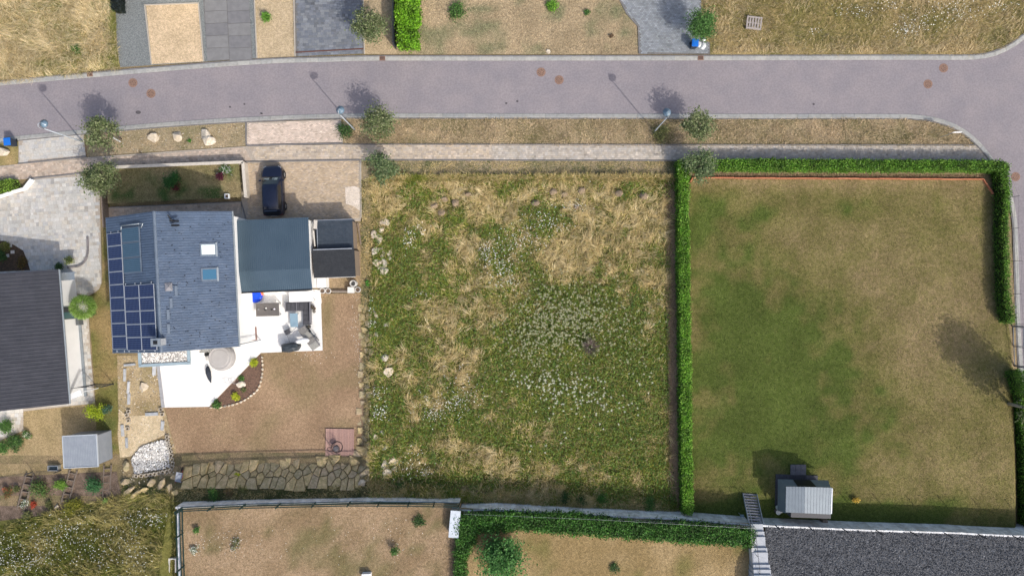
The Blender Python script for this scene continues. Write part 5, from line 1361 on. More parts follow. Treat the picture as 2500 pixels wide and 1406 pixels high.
# ================================================================== parked car
def car():
    t = thing('parked_car', 'dark blue estate car parked nose to the footpath on the beige drive', 'car', tuple(W(674, 468) + Vector((0, 0, .06))), math.radians(2.0))
    PAINT = M('car_paint', (.006, .009, .024), rough=.25, spec=.45, coat=.4)
    GL = M('car_glass', (.008, .010, .012), rough=.05, spec=.8)
    # body stations along y (nose +): y, half width, sill z, shoulder z, top z, top half width
    stn = [(-2.22, .62, .42, .62, .80, .55), (-2.18, .78, .30, .72, .98, .70), (-2.0, .88, .24, .80, 1.02, .80), (-1.6, .92, .22, .84, 1.03, .84), (-1.0, .925, .22, .84, 1.02, .85), (0, .925, .22, .83, 1.0, .85), (.7, .92, .22, .83, .99, .84), (1.1, .915, .22, .82, .97, .82), (1.5, .90, .22, .78, .93, .78), (1.85, .85, .24, .70, .86, .70), (2.08, .74, .28, .60, .76, .58), (2.2, .56, .34, .52, .64, .42), (2.24, .40, .40, .48, .54, .3)]
    vs = []; k = 12
    for y, w, zs, zh, zt, tw in stn:
        half = [(0, zs - .02), (w * .9, zs), (w, zs + .12), (w * 1.005, (zs + zh) / 2 + .05), (w, zh), (tw + (w - tw) * .35, zt - .03), (tw, zt), (0, zt + .025)]
        ring = half + [(-x, z) for x, z in half[-2:0:-1]]
        k = len(ring)
        vs += [(x, y, z) for x, z in ring]
    n = len(stn)
    fs = [(i * k + j, (i + 1) * k + j, (i + 1) * k + (j + 1) % k, i * k + (j + 1) % k) for i in range(n - 1) for j in range(k)] + [tuple(range(k)), tuple(range((n - 1) * k, n * k))[::-1]]
    body = MB().add(vs, fs).obj('body', PAINT, t, smooth=True)
    md = body.modifiers.new('sub', 'SUBSURF'); md.levels = 1; md.render_levels = 2
    # cabin
    cst = [(-2.08, .66, .98, 1.02), (-1.95, .68, .98, 1.38), (-1.7, .66, .98, 1.52), (-1.0, .665, .98, 1.60), (-.2, .665, .98, 1.62), (.35, .655, .98, 1.56), (.75, .66, .97, 1.28), (1.12, .70, .95, 1.0)]
    vs = []
    for y, w, zb, zt in cst:
        hw = .82
        f = (zt - zb) / .64
        half = [(hw, zb), (hw - (hw - w) * f * .55, zb + (zt - zb) * .55), (w, zt - .06 * f), (w * .86, zt - .012), (0, zt)]
        ring = half + [(-x, z) for x, z in half[-2::-1]]
        k = len(ring); vs += [(x, y, z) for x, z in ring]
    n = len(cst)
    fs = [(i * k + j, i * k + j + 1, (i + 1) * k + j + 1, (i + 1) * k + j) for i in range(n - 1) for j in range(k - 1)] + [tuple(range(k)), tuple(range((n - 1) * k, n * k))[::-1]]
    MB().add(vs, fs).obj('cabin', PAINT, t, smooth=True)
    def strip(i0, i1, j0, j1, nm, mat, lift, ins=.04, lab=None):
        """glass lying just proud of the cabin between stations and profile points"""
        def P(i, j): return Vector(vs[i * k + j])
        a, b, c, d = P(i0, j0), P(i0, j1), P(i1, j1), P(i1, j0)
        ctr = (a + b + c + d) / 4; nn = (b - a).cross(d - a).normalized()
        if nn.dot(ctr - Vector((0, ctr.y, 1.0))) < 0: nn = -nn
        q = [p + (ctr - p) * ins + nn * lift for p in (a, b, c, d)]
        q2 = [p - nn * .02 for p in q]
        o = MB().add(q + q2, [(0, 1, 2, 3), (7, 6, 5, 4), (0, 4, 5, 1), (1, 5, 6, 2), (2, 6, 7, 3), (3, 7, 4, 0)]).obj(nm, mat, t)
        return o
    ws = MB()
    P = lambda i, j: Vector(vs[i * k + j])
    # windscreen: across the full width, between stations 5..7
    rows = []
    for i in (5, 6, 7):
        row = [P(i, j) for j in (2, 3, 4, 5, 6)]
        if i == 7: row = [P(i, j).lerp(P(6, j), .12) for j in (1, 3, 4, 5, 7)]
        if i == 5: row = [p.lerp(P(6, j), .12) for p, j in zip(row, (2, 3, 4, 5, 6))]
        rows.append([p + Vector((0, .018, .018)) for p in row])
    vv = [p for r in rows for p in r]
    ws.add(vv, [(i * 5 + j, i * 5 + j + 1, (i + 1) * 5 + j + 1, (i + 1) * 5 + j) for i in range(2) for j in range(4)])
    w = ws.obj('windscreen', GL, t, smooth=True)
    GLARE = M('painted_glare', (.40, .45, .42), (.06, .09, .10), scale=6, rough=.3)
    g = MB(); g.quad(*[p + Vector((0, .004, .006)) for p in (rows[1][1].lerp(rows[2][1], .05), rows[1][3].lerp(rows[2][3], .3), rows[2][3].lerp(rows[1][3], .3), rows[2][1].lerp(rows[1][1], .2))])
    g.obj('windscreen_glare', GLARE, w)  # pale quad painting a reflection onto the windscreen
    # rear window and side windows
    rw = [P(1, 2), P(1, 3), P(1, 5), P(1, 6), P(0, 7), P(0, 1)]
    off = Vector((0, -.02, .015))
    r2 = MB(); r2.add([p.lerp(P(0, 4), .06) + off for p in (P(1, 2), P(1, 4), P(1, 6), P(0, 7), P(0, 4), P(0, 1))], [(0, 1, 4, 5), (1, 2, 3, 4)]); r2.obj('rear_window', GL, t)
    for jj in ((1, 2), (7, 6)):
        strip(2, 3, jj[0], jj[1], 'side_window', GL, .012); strip(3, 4, jj[0], jj[1], 'side_window', GL, .012); strip(4, 5, jj[0], jj[1], 'side_window', GL, .012, .06)
        strip(2, 3, 0 if jj[0] == 1 else 8, jj[0], 'side_window', GL, .012); strip(3, 4, 0 if jj[0] == 1 else 8, jj[0], 'side_window', GL, .012); strip(4, 5, 0 if jj[0] == 1 else 8, jj[0], 'side_window', GL, .012, .06)
    TYRE = M('tyre', (.018, .018, .02), rough=.9); RIM = M('alloy', (.35, .36, .38), rough=.35, metal=.6)
    for sx in (-1, 1):
        for y in (-1.36, 1.38):
            wh = MB()
            prof = [(.20, -.1), (.32, -.11), (.345, -.08), (.345, .08), (.32, .11), (.20, .1)]
            vs2 = []; S2 = 24
            for r_, x in prof:
                for q in range(S2): vs2.append((x, r_ * math.cos(q * 2 * math.pi / S2), r_ * math.sin(q * 2 * math.pi / S2)))
            wh.add(vs2, [(i * S2 + q, i * S2 + (q + 1) % S2, ((i + 1) % 6) * S2 + (q + 1) % S2, ((i + 1) % 6) * S2 + q) for i in range(6) for q in range(S2)])
            o = wh.obj('wheel', TYRE, t, smooth=True, loc=(sx * .845, y, .345))
            rm = MB()
            for q in range(5):
                a = q * 2 * math.pi / 5
                rm.box((sx * .085, math.cos(a) * .115, math.sin(a) * .115), (.03, .06, .21), tilt=('X', a - math.pi / 2 + math.pi / 2 * 0 + math.pi / 2 * 1 if False else a + math.pi / 2))
            rm.tube([(sx * .06, 0, 0), (sx * .105, 0, 0)], .05, 10)
            vs3 = []
            for r_, x in ((.19, .06), (.215, .10), (.215, .06)):
                for q in range(S2): vs3.append((sx * x, r_ * math.cos(q * 2 * math.pi / S2), r_ * math.sin(q * 2 * math.pi / S2)))
            rm.add(vs3, [(i * S2 + q, i * S2 + (q + 1) % S2, ((i + 1) % 3) * S2 + (q + 1) % S2, ((i + 1) % 3) * S2 + q) for i in range(3) for q in range(S2)])
            rm.obj('rim', RIM, o)
            ar = MB(); vs4 = []
            for q in range(13):
                a = math.pi * q / 12; 
                for r_ in (.36, .42): vs4.append((sx * .925, y + r_ * math.cos(a), .345 + r_ * math.sin(a))); 
            ar.add(vs4 + [(x + sx * .015, yy, z) for x, yy, z in vs4], [(26 + 2 * q, 26 + 2 * q + 1, 26 + 2 * q + 3, 26 + 2 * q + 2) for q in range(12)] + [(2 * q + 1, 2 * q + 3, 26 + 2 * q + 3, 26 + 2 * q + 1) for q in range(12)])
            ar.obj('wheel_arch', BLACK, t)
    for sx in (-1, 1):
        MB().box((sx * 1.0, .82, 1.03), (.2, .14, .13), 0).obj('mirror', PAINT, t, bevel=.03)
        MB().box((sx * .62, 1.98, .70), (.3, .16, .10), sx * -.5).obj('headlight', M('lamp_glass', (.25, .27, .3), rough=.1, spec=.7), t, bevel=.02)
        MB().box((sx * .70, -2.14, .86), (.24, .10, .14), sx * .25).obj('tail_light', M('tail_red', (.12, .01, .01), rough=.2), t, bevel=.02)
        MB().tube([(sx * .62, -1.8, 1.53), (sx * .63, -1.0, 1.625), (sx * .63, .2, 1.61)], .016, 6).obj('roof_rail', BLACK, t)
        MB().box((sx * .935, -.35, .78), (.012, .18, .03)).obj('door_handle', PAINT, t)
        MB().box((sx * .93, .1, .62), (.006, .012, .55)).obj('door_gap', BLACK, t)
    MB().box((0, 2.2, .5), (.5, .05, .12)).obj('grille', BLACK, t)
    MB().box((0, 2.13, .70), (.16, .06, .05)).obj('badge', BLACK, t)
    MB().box((0, -2.24, .62), (.5, .02, .11)).obj('number_plate', M('plate', (.6, .6, .56)), t)
    MB().box((0, 1.10, 1.0), (1.25, .05, .02)).obj('wiper', BLACK, t)
    MB().box((0, -1.86, 1.47), (1.1, .18, .03), tilt=('X', -.5)).obj('spoiler', PAINT, t)
car()

# ================================================================== street lamps
LPOLE = M('lamp_pole', (.42, .46, .50), (.37, .41, .45), scale=5, rough=.4, metal=.4)
LSHADE = M('lamp_shade', (.13, .20, .27), (.11, .17, .23), scale=4, rough=.3, spec=.6)
for (x, y, a, lab) in ((203, 347, 1.25, 'street lamp at the left edge over the courtyard apron'), (866, 317, 1.45, 'street lamp at the end of the beige parking strip'), (1597, 322, 1.75, 'street lamp standing in the dry verge east of the meadow')):
    t = thing('street_lamp', lab, 'street lamp', tuple(W(x, y)), a, 'street lamps along the road')
    MB().tube([(0, 0, -.1), (0, 0, 1.1), (0, 0, 1.12), (0, 0, 5.0)], [.075, .075, .052, .042], 10).obj('pole', LPOLE, t, smooth=True)
    MB().tube([(0, 0, 5.0), (-.06, 0, 5.35), (0, 0, 5.68), (.16, 0, 5.8), (.33, 0, 5.7), (.38, 0, 5.48)], .032, 8).obj('gooseneck', LPOLE, t, smooth=True)
    sh_ = MB().lathe([(.05, .22), (.09, .2), (.12, .1), (.25, .02), (.34, -.08), (.33, -.09), (.1, -.02), (.01, -.02)], (.38, 0, 5.3), 28).obj('shade', LSHADE, t, smooth=True)
    MB().lathe([(.005, -.02), (.08, -.04), (.10, -.1), (.05, -.16), (.004, -.17)], (.38, 0, 5.3), 16).obj('bulb', M('lamp_bulb', (.6, .62, .62), rough=.2), sh_, smooth=True)

# ================================================================== street trees
OL = [(.135, .18, .07), (.18, .215, .09), (.10, .14, .05), (.24, .26, .14)]
OL2 = [(.115, .18, .07), (.16, .21, .09), (.08, .135, .05), (.21, .25, .13)]
for i, (x, y, h, R, n, lab, cl) in enumerate((
    (296, 340, 3.9, 1.2, 3400, 'olive leaved tree on the boulder verge by the road', OL),
    (936, 321, 3.8, 1.3, 3000, 'small sparse tree between road and footpath near the parking strip', OL),
    (1683, 322, 3.8, 1.2, 2800, 'small tree in the verge opposite the blue bin', OL),
    (294, 448, 4.0, 1.4, 4400, 'larger olive tree at the corner of the courtyard', OL),
    (946, 416, 3.2, 1.2, 2600, 'low grey green tree south of the footpath at the drive', OL2),
    (1690, 418, 3.6, 1.25, 2600, 'slender tree growing through the corner of the clipped hedge', OL2),
    (915, 92, 3.9, 1.35, 3300, 'small tree beside the grey paved drive', OL))):
    tree('street_tree', lab, tuple(G(x, y)), h, R, n, cl, seed=i * 7 + 1, clumps=20 + i, squash=.85, leaf=.085, spread=.23)
GT_ = [(.06, .16, .03), (.085, .20, .04), (.045, .12, .025), (.11, .22, .06)]
tree('street_tree', 'leafy green tree behind the blue bin and white sacks', tuple(G(1692, 88)), 3.4, 1.05, 4600, GT_, seed=61, leaf=.07, squash=.9, clumps=30)
tree('garden_tree', 'green feathery tree on the terrace at the bottom edge', tuple(W(1224, 1345, TZ)), 2.6, 1.5, 6000, [(.075, .21, .045), (.10, .25, .06), (.055, .155, .035)], seed=71, leaf=.10, group='garden trees', squash=.8, trunk_h=.8)
tree('garden_tree', 'tall tree with pale trunk at the right hedge south of the gate', tuple(G(2462, 985)), 6.9, 1.45, 11000, OL, seed=83, leaf=.11, spread=.34, group='garden trees', bark=BARKP, trunk_h=2.6, squash=1.45, clumps=17)
# round willow ball by the neighbour's wall
wl = thing('round_willow', 'light green ball-shaped willow beside the neighbouring house', 'tree', tuple(G(232, 748)))
MB().tube([(0, 0, -.1), (.02, 0, .8), (0, 0, 1.35)], [.05, .04, .04], 8).obj('trunk', BARK, wl)
n = 5200; a = rng.random(n) * 6.28; ct = rng.random(n) * 1.75 - .75; stt = np.sqrt(1 - ct ** 2)
d = np.stack([stt * np.cos(a), stt * np.sin(a), ct], -1)
c = d * (.55 + .45 * rng.random((n, 1)) ** .5) * np.array([.92, .92, .7]) + np.array([0, 0, 1.75])
d2 = d + rng.normal(0, .25, (n, 3)) + np.array([0, 0, -.25]); qv = np.cross(d2, rng.normal(0, 1, (n, 3))); qv /= np.linalg.norm(qv, axis=1, keepdims=True)
V = np.stack([c - qv * .017, c + qv * .017, c + d2 * .24], 1).reshape(-1, 3)
fast('crown', V, np.arange(n * 3).reshape(-1, 3), LEAF, np.repeat(colmix(n, [(.22, .38, .06), (.29, .45, .10), (.16, .30, .045), (.38, .50, .18)], .15), 3, 0), wl)

# ================================================================== shrubs and single plants
DG = [(.04, .10, .02), (.06, .13, .03), (.03, .075, .016)]
MG = [(.07, .17, .03), (.10, .21, .04), (.05, .12, .025)]
YG = [(.42, .48, .02), (.50, .52, .04), (.32, .40, .02)]
OLV = [(.13, .15, .05), (.17, .17, .06), (.10, .12, .04)]
sh_list = [
 (845, 322, .65, .9, 900, DG, 'dark shrub at the foot of the lamp by the parking strip'), (1612, 330, .8, .6, 1000, OLV, 'low olive shrub around the foot of the verge lamp'),
 (655, 48, .42, .6, 900, [(.13, .30, .03), (.17, .36, .05), (.09, .22, .02)], 'round green shrub on the front lawn by the slab drive'),
 (1118, 34, .9, .5, 1000, MG, 'spreading green weed near the lime hedge'), (1346, 18, .55, .5, 800, [(.12, .28, .02), (.16, .33, .03), (.08, .2, .02)], 'bright green weed clump at the top edge'),
 (1433, 33, .28, .3, 240, MG, 'small green weed right of the bright clump at the top edge'), (1492, 91, .2, .25, 120, [(.14, .09, .05), (.18, .12, .07)], 'dead brown tuft near the block drive'),
 (426, 440, .75, .75, 1500, [(.03, .12, .02), (.045, .15, .025), (.025, .09, .015)], 'dark green round shrub in the shaded front garden'), (432, 456, .4, .5, 350, [(.14, .035, .03), (.10, .025, .02)], 'red leaved shrub merging with the dark green one'),
 (543, 432, .36, .55, 500, [(.10, .018, .035), (.07, .012, .025)], 'dark purple shrub in the front garden'), (553, 418, .55, .4, 420, MG + [(.6, .6, .55)], 'white flowered bush in the front garden corner'),
 (622, 885, .34, .4, 600, YG, 'yellow green shrub at the top of the curved bed'), (578, 967, .36, .4, 600, YG, 'yellow green shrub near the bottom of the curved bed'), (597, 950, .22, .25, 240, OLV, 'small olive shrub beside the stone in the curved bed'),
 (592, 922, .3, .25, 220, MG, 'faint green plant in the middle of the curved bed'), (531, 985, .36, .4, 500, MG, 'green shrub at the lower tip of the curved bed'),
 (246, 1000, .75, 1.1, 1500, [(.36, .46, .02), (.45, .52, .03), (.26, .36, .02)], 'bright yellow bush beside the dark mesh screen'), (272, 998, .45, .9, 500, [(.05, .12, .07), (.07, .15, .09)], 'blue green bush right of the bright yellow bush'),
 (25, 1038, .62, .8, 1200, MG, 'potted green bush on the small patio'), (40, 1080, .8, .6, 1500, DG + MG, 'green border plants below the small patio'), (10, 1092, .6, .5, 700, MG, 'leafy border plants at the left edge below the patio'), (70, 1060, .4, .5, 500, MG + [(.6, .6, .5)], 'white flowering plant at the end of the border'),
 (105, 1190, .85, .6, 1600, MG + OLV, 'broad leafy plant between the two timber ladders'), (150, 1183, .55, .55, 900, [(.12, .24, .03), (.16, .28, .04)], 'lighter green plant left of the middle timber ladder'),
 (238, 1182, .72, .7, 1400, [(.045, .15, .05), (.06, .18, .06), (.035, .11, .035)], 'dense green shrub below the metal shed'), (184, 1231, .75, .6, 1500, [(.20, .20, .02), (.26, .25, .03), (.13, .15, .02)], 'golden conifer shrub at the edge of the beds'),
 (25, 1200, .5, .4, 500, OLV + [(.3, .08, .04)], 'mixed red and green plant at the far left bed'), (45, 1190, .3, .4, 260, OLV, 'olive plant left of the first timber ladder'), (85, 1229, .3, .3, 240, [(.5, .08, .03), (.38, .06, .03)], 'red flowering plant in the lower bed'), (16, 1193, .22, .3, 140, [(.5, .06, .04)], 'small red flowers near the left edge'),
 (125, 1232, .42, .3, 300, OLV, 'grey green plant right of the red flowers'), (70, 1255, .4, .3, 300, OLV, 'olive tuft below the first timber ladder'), (62, 1228, .38, .3, 240, [(.55, .58, .5), (.2, .25, .12)], 'white flowered cushion in the lower bed'),
 (195, 635, .0, .0, 0, MG, None),
 (5, 625, .6, .6, 700, DG, 'dark green shrub in the courtyard bed'), (15, 605, .5, .3, 400, [(.14, .16, .03), (.18, .19, .04)], 'low moss green plant at the rim of the courtyard bed'), (58, 640, .55, .3, 400, [(.18, .10, .02), (.12, .09, .02)], 'rust brown ground plant at the edge of the courtyard bed'),
 (175, 638, .38, .6, 500, [(.25, .30, .08), (.32, .34, .14), (.2, .26, .06)], 'pale green bush inside the curved cobble strip'), (150, 652, .4, .5, 400, DG, 'dark plant at the neighbour house corner'),
 (465, 345, .14, .2, 90, [(.06, .2, .02)], 'tiny green plant at the footpath edge'), (230, 763, .3, .4, 300, DG, 'dark weed under the round willow'),
 (485, 1290, .3, .4, 260, MG, 'small green shrub on the brown terrace lawn'), (477, 1340, .35, .3, 240, [(.6, .62, .55), (.15, .2, .09)], 'white flowered weed on the brown terrace lawn'), (575, 1325, .6, .2, 260, OLV + [(.6, .6, .55)], 'pale weed patch on the brown terrace lawn'), (1022, 1273, .6, .22, 400, DG, 'low dark weed at the right of the brown terrace lawn'),
 (965, 1340, .42, .9, 300, MG, 'sparse young tree on the brown terrace lawn'), (1500, 1385, .5, .2, 300, DG, 'low weed near the bottom edge right of the feathery tree'),
 (2086, 1216, .3, .4, 260, [(.50, .33, .04), (.58, .40, .06)], 'small golden shrub on the eastern lawn'),
 (1380, 1215, .55, .5, 700, DG, 'dark bramble at the meadow wall'), (1420, 1218, .5, .5, 600, DG, 'second dark bramble along the meadow wall'), (1470, 1216, .55, .6, 700, IV, 'bramble thicket in the middle of the meadow wall'), (1585, 1225, .6, .6, 800, MG, 'green bramble near the hedge end at the meadow wall'),
 (520, 1205, .6, .4, 600, MG, 'green weed clump on the bank above the sandstone slabs'), (595, 1195, .45, .4, 420, OLV, 'olive weed clump on the bank'), (560, 1198, .4, .35, 300, [(.2, .13, .06), (.14, .12, .05)], 'rusty weed clump on the bank'),
 (980, 1190, .5, .5, 500, DG, 'dark weed at the right end of the bank'), (190, 122, .45, .4, 500, MG, 'green thistle clump in the bleached grass'), (283, 20, .4, .3, 300, [(.12, .24, .02)], 'bright green tuft along the gravel edge'),
 (900, 690, .24, .3, 160, [(.08, .26, .03)], 'bright green weed beside the concrete ring'), (262, 1220, .3, .4, 200, [(.2, .35, .08), (.26, .42, .12)], 'light green spiky plant at the end of the beds'),
 (582, 1158, .22, .25, 140, YG, 'yellow green sprig between the sandstone slabs'), (1365, 32, .0, .0, 0, MG, None)]
for i, (x, y, R, h, n, cl, lab) in enumerate(sh_list):
    if not n: continue
    base = W(x, y, TZ) if y > 1265 and x > 440 else G(x, y)
    if 272 < x < 600 and 398 < y < 498: base = W(x, y, .82)
    shrub('shrub', lab, tuple(base), R, h, n, cl, leaf=.055, seed=i, group='garden shrubs and weeds')

# ================================================================== front garden box, walls
PLNK = M('pale_render', (.62, .56, .47), (.52, .46, .38), scale=2, fine=.15)
fz = .80
fgp = [(272, 414), (592, 401), (598, 484), (276, 500)]
flat8 = lambda x, y: x * 0 + fz
ground('front_garden', fgp, lambda px, py: dry((.30, .24, .13), (.22, .19, .09), 44, 30, (.07, .12, .035), 1.0, 40)(px, py) * 1.0, off=0, cell=.5, zfun=flat8)
turf('short_turf', 'shaded green turf in the raised front garden', fgp, 5000, dry((.28, .23, .12), (.20, .18, .08), 44, 30, (.07, .12, .035), .85, 45), L=(.06, .16), place=lambda a, b: Tv(a, b, fz))
def lowwall(label, pts, z1, th, mat, L=1.0, z0=-.1, coping=None, cat='wall'):
    P = [np.array(W(p[0], p[1], z1)) for p in pts]
    t = thing('garden_wall', label, cat, (P[0][0], P[0][1], 0))
    O = np.array(t.location)
    for i in range(len(P) - 1):
        d = (P[i + 1] - P[i])[:2]; l = np.linalg.norm(d); n = max(1, round(l / L)); a = math.atan2(d[1], d[0])
        for k in range(n):
            c = P[i][:2] + d * (k + .5) / n - O[:2]
            MB().box((0, 0, (z0 + z1) / 2), (l / n - .008, th, z1 - z0)).obj('wall_block', mat, t, loc=(c[0], c[1], 0), rz=a)
            if coping: MB().box((0, 0, z1 + .02), (l / n - .006, th + .06, .045)).obj('coping', coping, t, loc=(c[0], c[1], 0), rz=a)
    return t
lowwall('pale low wall round the raised front garden', [(274, 409), (440, 402), (593, 396), (600, 482)], .92, .2, PLNK, L=.9, coping=M('coping_pale', (.58, .53, .45), (.50, .46, .40), scale=6))
lowwall('timber clad wall between courtyard and front garden', [(246, 470), (252, 555)], .9, .14, WOODB, L=1.2)
lowwall('zigzag white wall at the left courtyard hedge', [(75, 437), (57, 460), (28, 468), (0, 478), (-60, 495)], .5, .16, WHITE, L=.9)
wp = thing('corner_planter', 'small white square planter at the corner of the front garden', 'planter', tuple(W(556, 480, .82)))
for c, d in (((0, .17, .12), (.4, .06, .24)), ((0, -.17, .12), (.4, .06, .24)), ((.17, 0, .12), (.06, .28, .24)), ((-.17, 0, .12), (.06, .28, .24))): MB().box(c, d).obj('side', WHITE, wp)
MB().box((0, 0, .08), (.28, .28, .1)).obj('soil', BED, wp)

# ================================================================== boulders and loose stones
def boulder(x, y, sx, sy, sz, lab, seed, grp=None, mat=PALE, rz=0.0, name='boulder', z=None):
    p = G(x, y) if z is None else W(x, y, z)
    sx *= 1.3; sy *= 1.3
    me = rock_mesh(name, sx, sy, sz, seed, n=11, mat=mat)
    o = bpy.data.objects.new(name, me); COL.objects.link(o); o.location = p + Vector((0, 0, sz * .45)); o.rotation_euler.z = rz
    return tag(o, lab, 'stone', grp)
B = 'pale boulders on the verge'
boulder(377, 338, .42, .5, .35, 'single pale boulder at the left of the verge row', 1, B); boulder(436, 334, .45, .45, .35, 'pale boulder in the middle of the verge row', 2, B)
boulder(500, 329, .48, .42, .4, 'upper of the two touching boulders on the verge', 3, B); boulder(513, 345, .5, .45, .38, 'lower of the two touching boulders on the verge', 14, B)
boulder(6, 372, .75, .42, .4, 'large pale boulder at the left edge near the blue bin', 5, B)
RP = 'sandstone pieces along the meadow edge'
for i, (x, y, a, b, c, lab) in enumerate((
    (924, 585, .35, .42, .25, 'upright grey block above the rubble pile'), (914, 572, .3, .38, .2, 'greyish block at the upper end of the rubble'), (918, 615, .42, .35, .25, 'broad block at the left of the rubble pile'), (930, 607, .4, .12, .15, 'long narrow white block in the rubble pile'),
    (938, 618, .26, .24, .2, 'small grey block in the heart of the rubble pile'), (951, 617, .28, .3, .2, 'square block at the right of the rubble pile'), (934, 626, .18, .2, .15, 'little pale block under the heart of the rubble pile'), (950, 631, .26, .14, .15, 'white brick shaped block at the right of the pile'),
    (920, 641, .36, .38, .25, 'cream block at the lower left of the pile'), (938, 641, .32, .38, .25, 'cream block at the lower middle of the pile'), (929, 641, .14, .2, .3, 'narrow white block standing between two cream ones'), (926, 653, .22, .16, .15, 'thin block below the two cream ones'), (938, 660, .38, .42, .25, 'largest block at the foot of the rubble pile'),
    (940, 545, .4, .35, .22, 'half buried block north of the rubble'), (932, 562, .35, .25, .2, 'weathered block half hidden by grass'),
    (944, 793, .26, .2, .2, 'small pale stone near the stone row'), (919, 818, .26, .3, .22, 'pale stone touching the stone row'), (918, 770, .16, .36, .18, 'narrow upright stone at the top of the stone row'), (940, 873, .36, .36, .28, 'rounded pale boulder in the grass'), (948, 906, .42, .42, .3, 'flat square boulder in the grass'),
    (918, 1066, .2, .28, .2, 'pale pointed stone near the wooden deck'), (933, 1055, .2, .2, .18, 'little grey stone near the wooden deck'), (940, 1093, .3, .2, .15, 'flat stone right of the wooden deck'),
    (940, 1133, .38, .36, .3, 'left block of the four stone cluster'), (962, 1127, .38, .4, .3, 'right block of the four stone cluster'), (946, 1153, .42, .36, .3, 'broad front block of the four stone cluster'), (964, 1143, .3, .16, .2, 'sloping slab of the four stone cluster'),
    (882, 1180, .36, .3, .2, 'single pale stone at the end of the stone slope'), (1338, 127, .16, .2, .12, 'small cream stone on the dry field by the kerb'), (590, 938, .36, .28, .2, 'single cream stone in the curved bed'), (140, 1236, .26, .18, .15, 'pale stone in the planting bed'), (350, 944, .4, .4, .25, 'pale rock in the rubble yard'), (362, 1138, .3, .3, .2, None))):
    if lab: boulder(x, y, a, b, c, lab, 40 + i, RP, rz=random.random() * .8)
for i, (x, y, a, b, r_, lab) in enumerate(((310, 1140, .38, .75, .1, 'upright mossy block at the lower left of the yard'), (306, 1176, .55, .35, .2, 'wedge of sandstone at the corner of the yard'), (316, 1198, .85, .28, .7, 'long slanting slab at the yard corner'), (334, 1204, .8, .26, .65, 'second long slanting slab at the yard corner'), (372, 1178, .5, .45, .3, 'grassy block below the white gravel'), (396, 1182, .32, .7, -.3, 'narrow upright slab below the white gravel'), (415, 1190, .35, .45, 0, 'rounded block beside the narrow upright slab'), (425, 1165, .4, .35, .3, 'mossy block left of the wheelbarrow'), (355, 1195, .4, .3, .2, 'half buried block under the white gravel'), (430, 1200, .4, .3, .1, 'low block at the fence corner'))):
    boulder(x, y, a * .75, b * .75, .25, lab, 300 + i, 'mossy blocks at the foot of the yard', mat=STONE, rz=r_)
# edge stones round the curved bed
arc = curve([(640, 866), (642, 890), (641, 912), (637, 934), (630, 950), (618, 962), (603, 973), (588, 981), (570, 987), (550, 991), (534, 994), (512, 994)], 3)
eb = thing('bed_border', 'curved border of small cream stones round the flower bed', 'border', tuple(G(630, 950)))
P = [np.array(G(*p))[:2] for p in arc]; seg = np.r_[0, np.cumsum([np.linalg.norm(P[i + 1] - P[i]) for i in range(len(P) - 1)])]
s = .1; i = 0
while s < seg[-1] - .15:
    l = random.uniform(.22, .42); j = min(np.searchsorted(seg, s + l / 2) - 1, len(P) - 2); t_ = (s + l / 2 - seg[j]) / (seg[j + 1] - seg[j]); p = P[j] + (P[j + 1] - P[j]) * t_; d = P[j + 1] - P[j]
    me = rock_mesh('border_stone', l * .5, .12, .12, 900 + i, mat=PALE); o = bpy.data.objects.new('border_stone', me); COL.objects.link(o); o.parent = eb
    o.location = (p[0] - eb.location.x, p[1] - eb.location.y, .08); o.rotation_euler.z = math.atan2(d[1], d[0]); s += l + .02; i += 1

# rubble yard: pebbles and slabs
q = scatter([(345, 1090), (375, 1078), (408, 1072), (416, 1100), (416, 1140), (330, 1155), (322, 1120)], 2600)
c = Gv(q[:, 0], q[:, 1]); n = len(c); c[:, 2] += .16; s = .03 + .07 * rng.random(n) ** 2
V = (c[:, None] + oct_[None] * (s[:, None, None] * (.6 + .7 * rng.random((n, 6, 1))))).reshape(-1, 3)
F = (np.arange(n)[:, None, None] * 6 + np.array([[0, 1, 4], [1, 2, 4], [2, 3, 4], [3, 0, 4]])[None]).reshape(-1, 3)
tag(fast('white_gravel', V, F, MATS['white_pebble'], np.repeat(colmix(n, [(.70, .68, .64), (.62, .60, .57), (.45, .43, .41), (.74, .73, .70)]), 6, 0)), 'heap of white gravel in the corner of the rubble yard', 'gravel', kind='stuff')
q = np.concatenate([scatter([(287, 870), (398, 870), (402, 1000), (424, 1080), (426, 1160), (300, 1190), (290, 1060)], 2200), scatter([(215, 320), (600, 300), (600, 355), (430, 366), (270, 377)], 500)])
c = Gv(q[:, 0], q[:, 1]); n = len(c); c[:, 2] += .05; s = .015 + .06 * rng.random(n) ** 3
V = (c[:, None] + oct_[None] * (s[:, None, None] * (.6 + .7 * rng.random((n, 6, 1))))).reshape(-1, 3)
F = (np.arange(n)[:, None, None] * 6 + np.array([[0, 1, 4], [1, 2, 4], [2, 3, 4], [3, 0, 4]])[None]).reshape(-1, 3)
tag(fast('rubble', V, F, MATS['white_pebble'], np.repeat(colmix(n, [(.52, .44, .33), (.42, .35, .26), (.60, .55, .47), (.33, .27, .19)]), 6, 0)), 'small loose rubble in the yard and on the verge', 'rubble', kind='stuff')
PB = 'grey concrete slabs lying in the rubble yard'
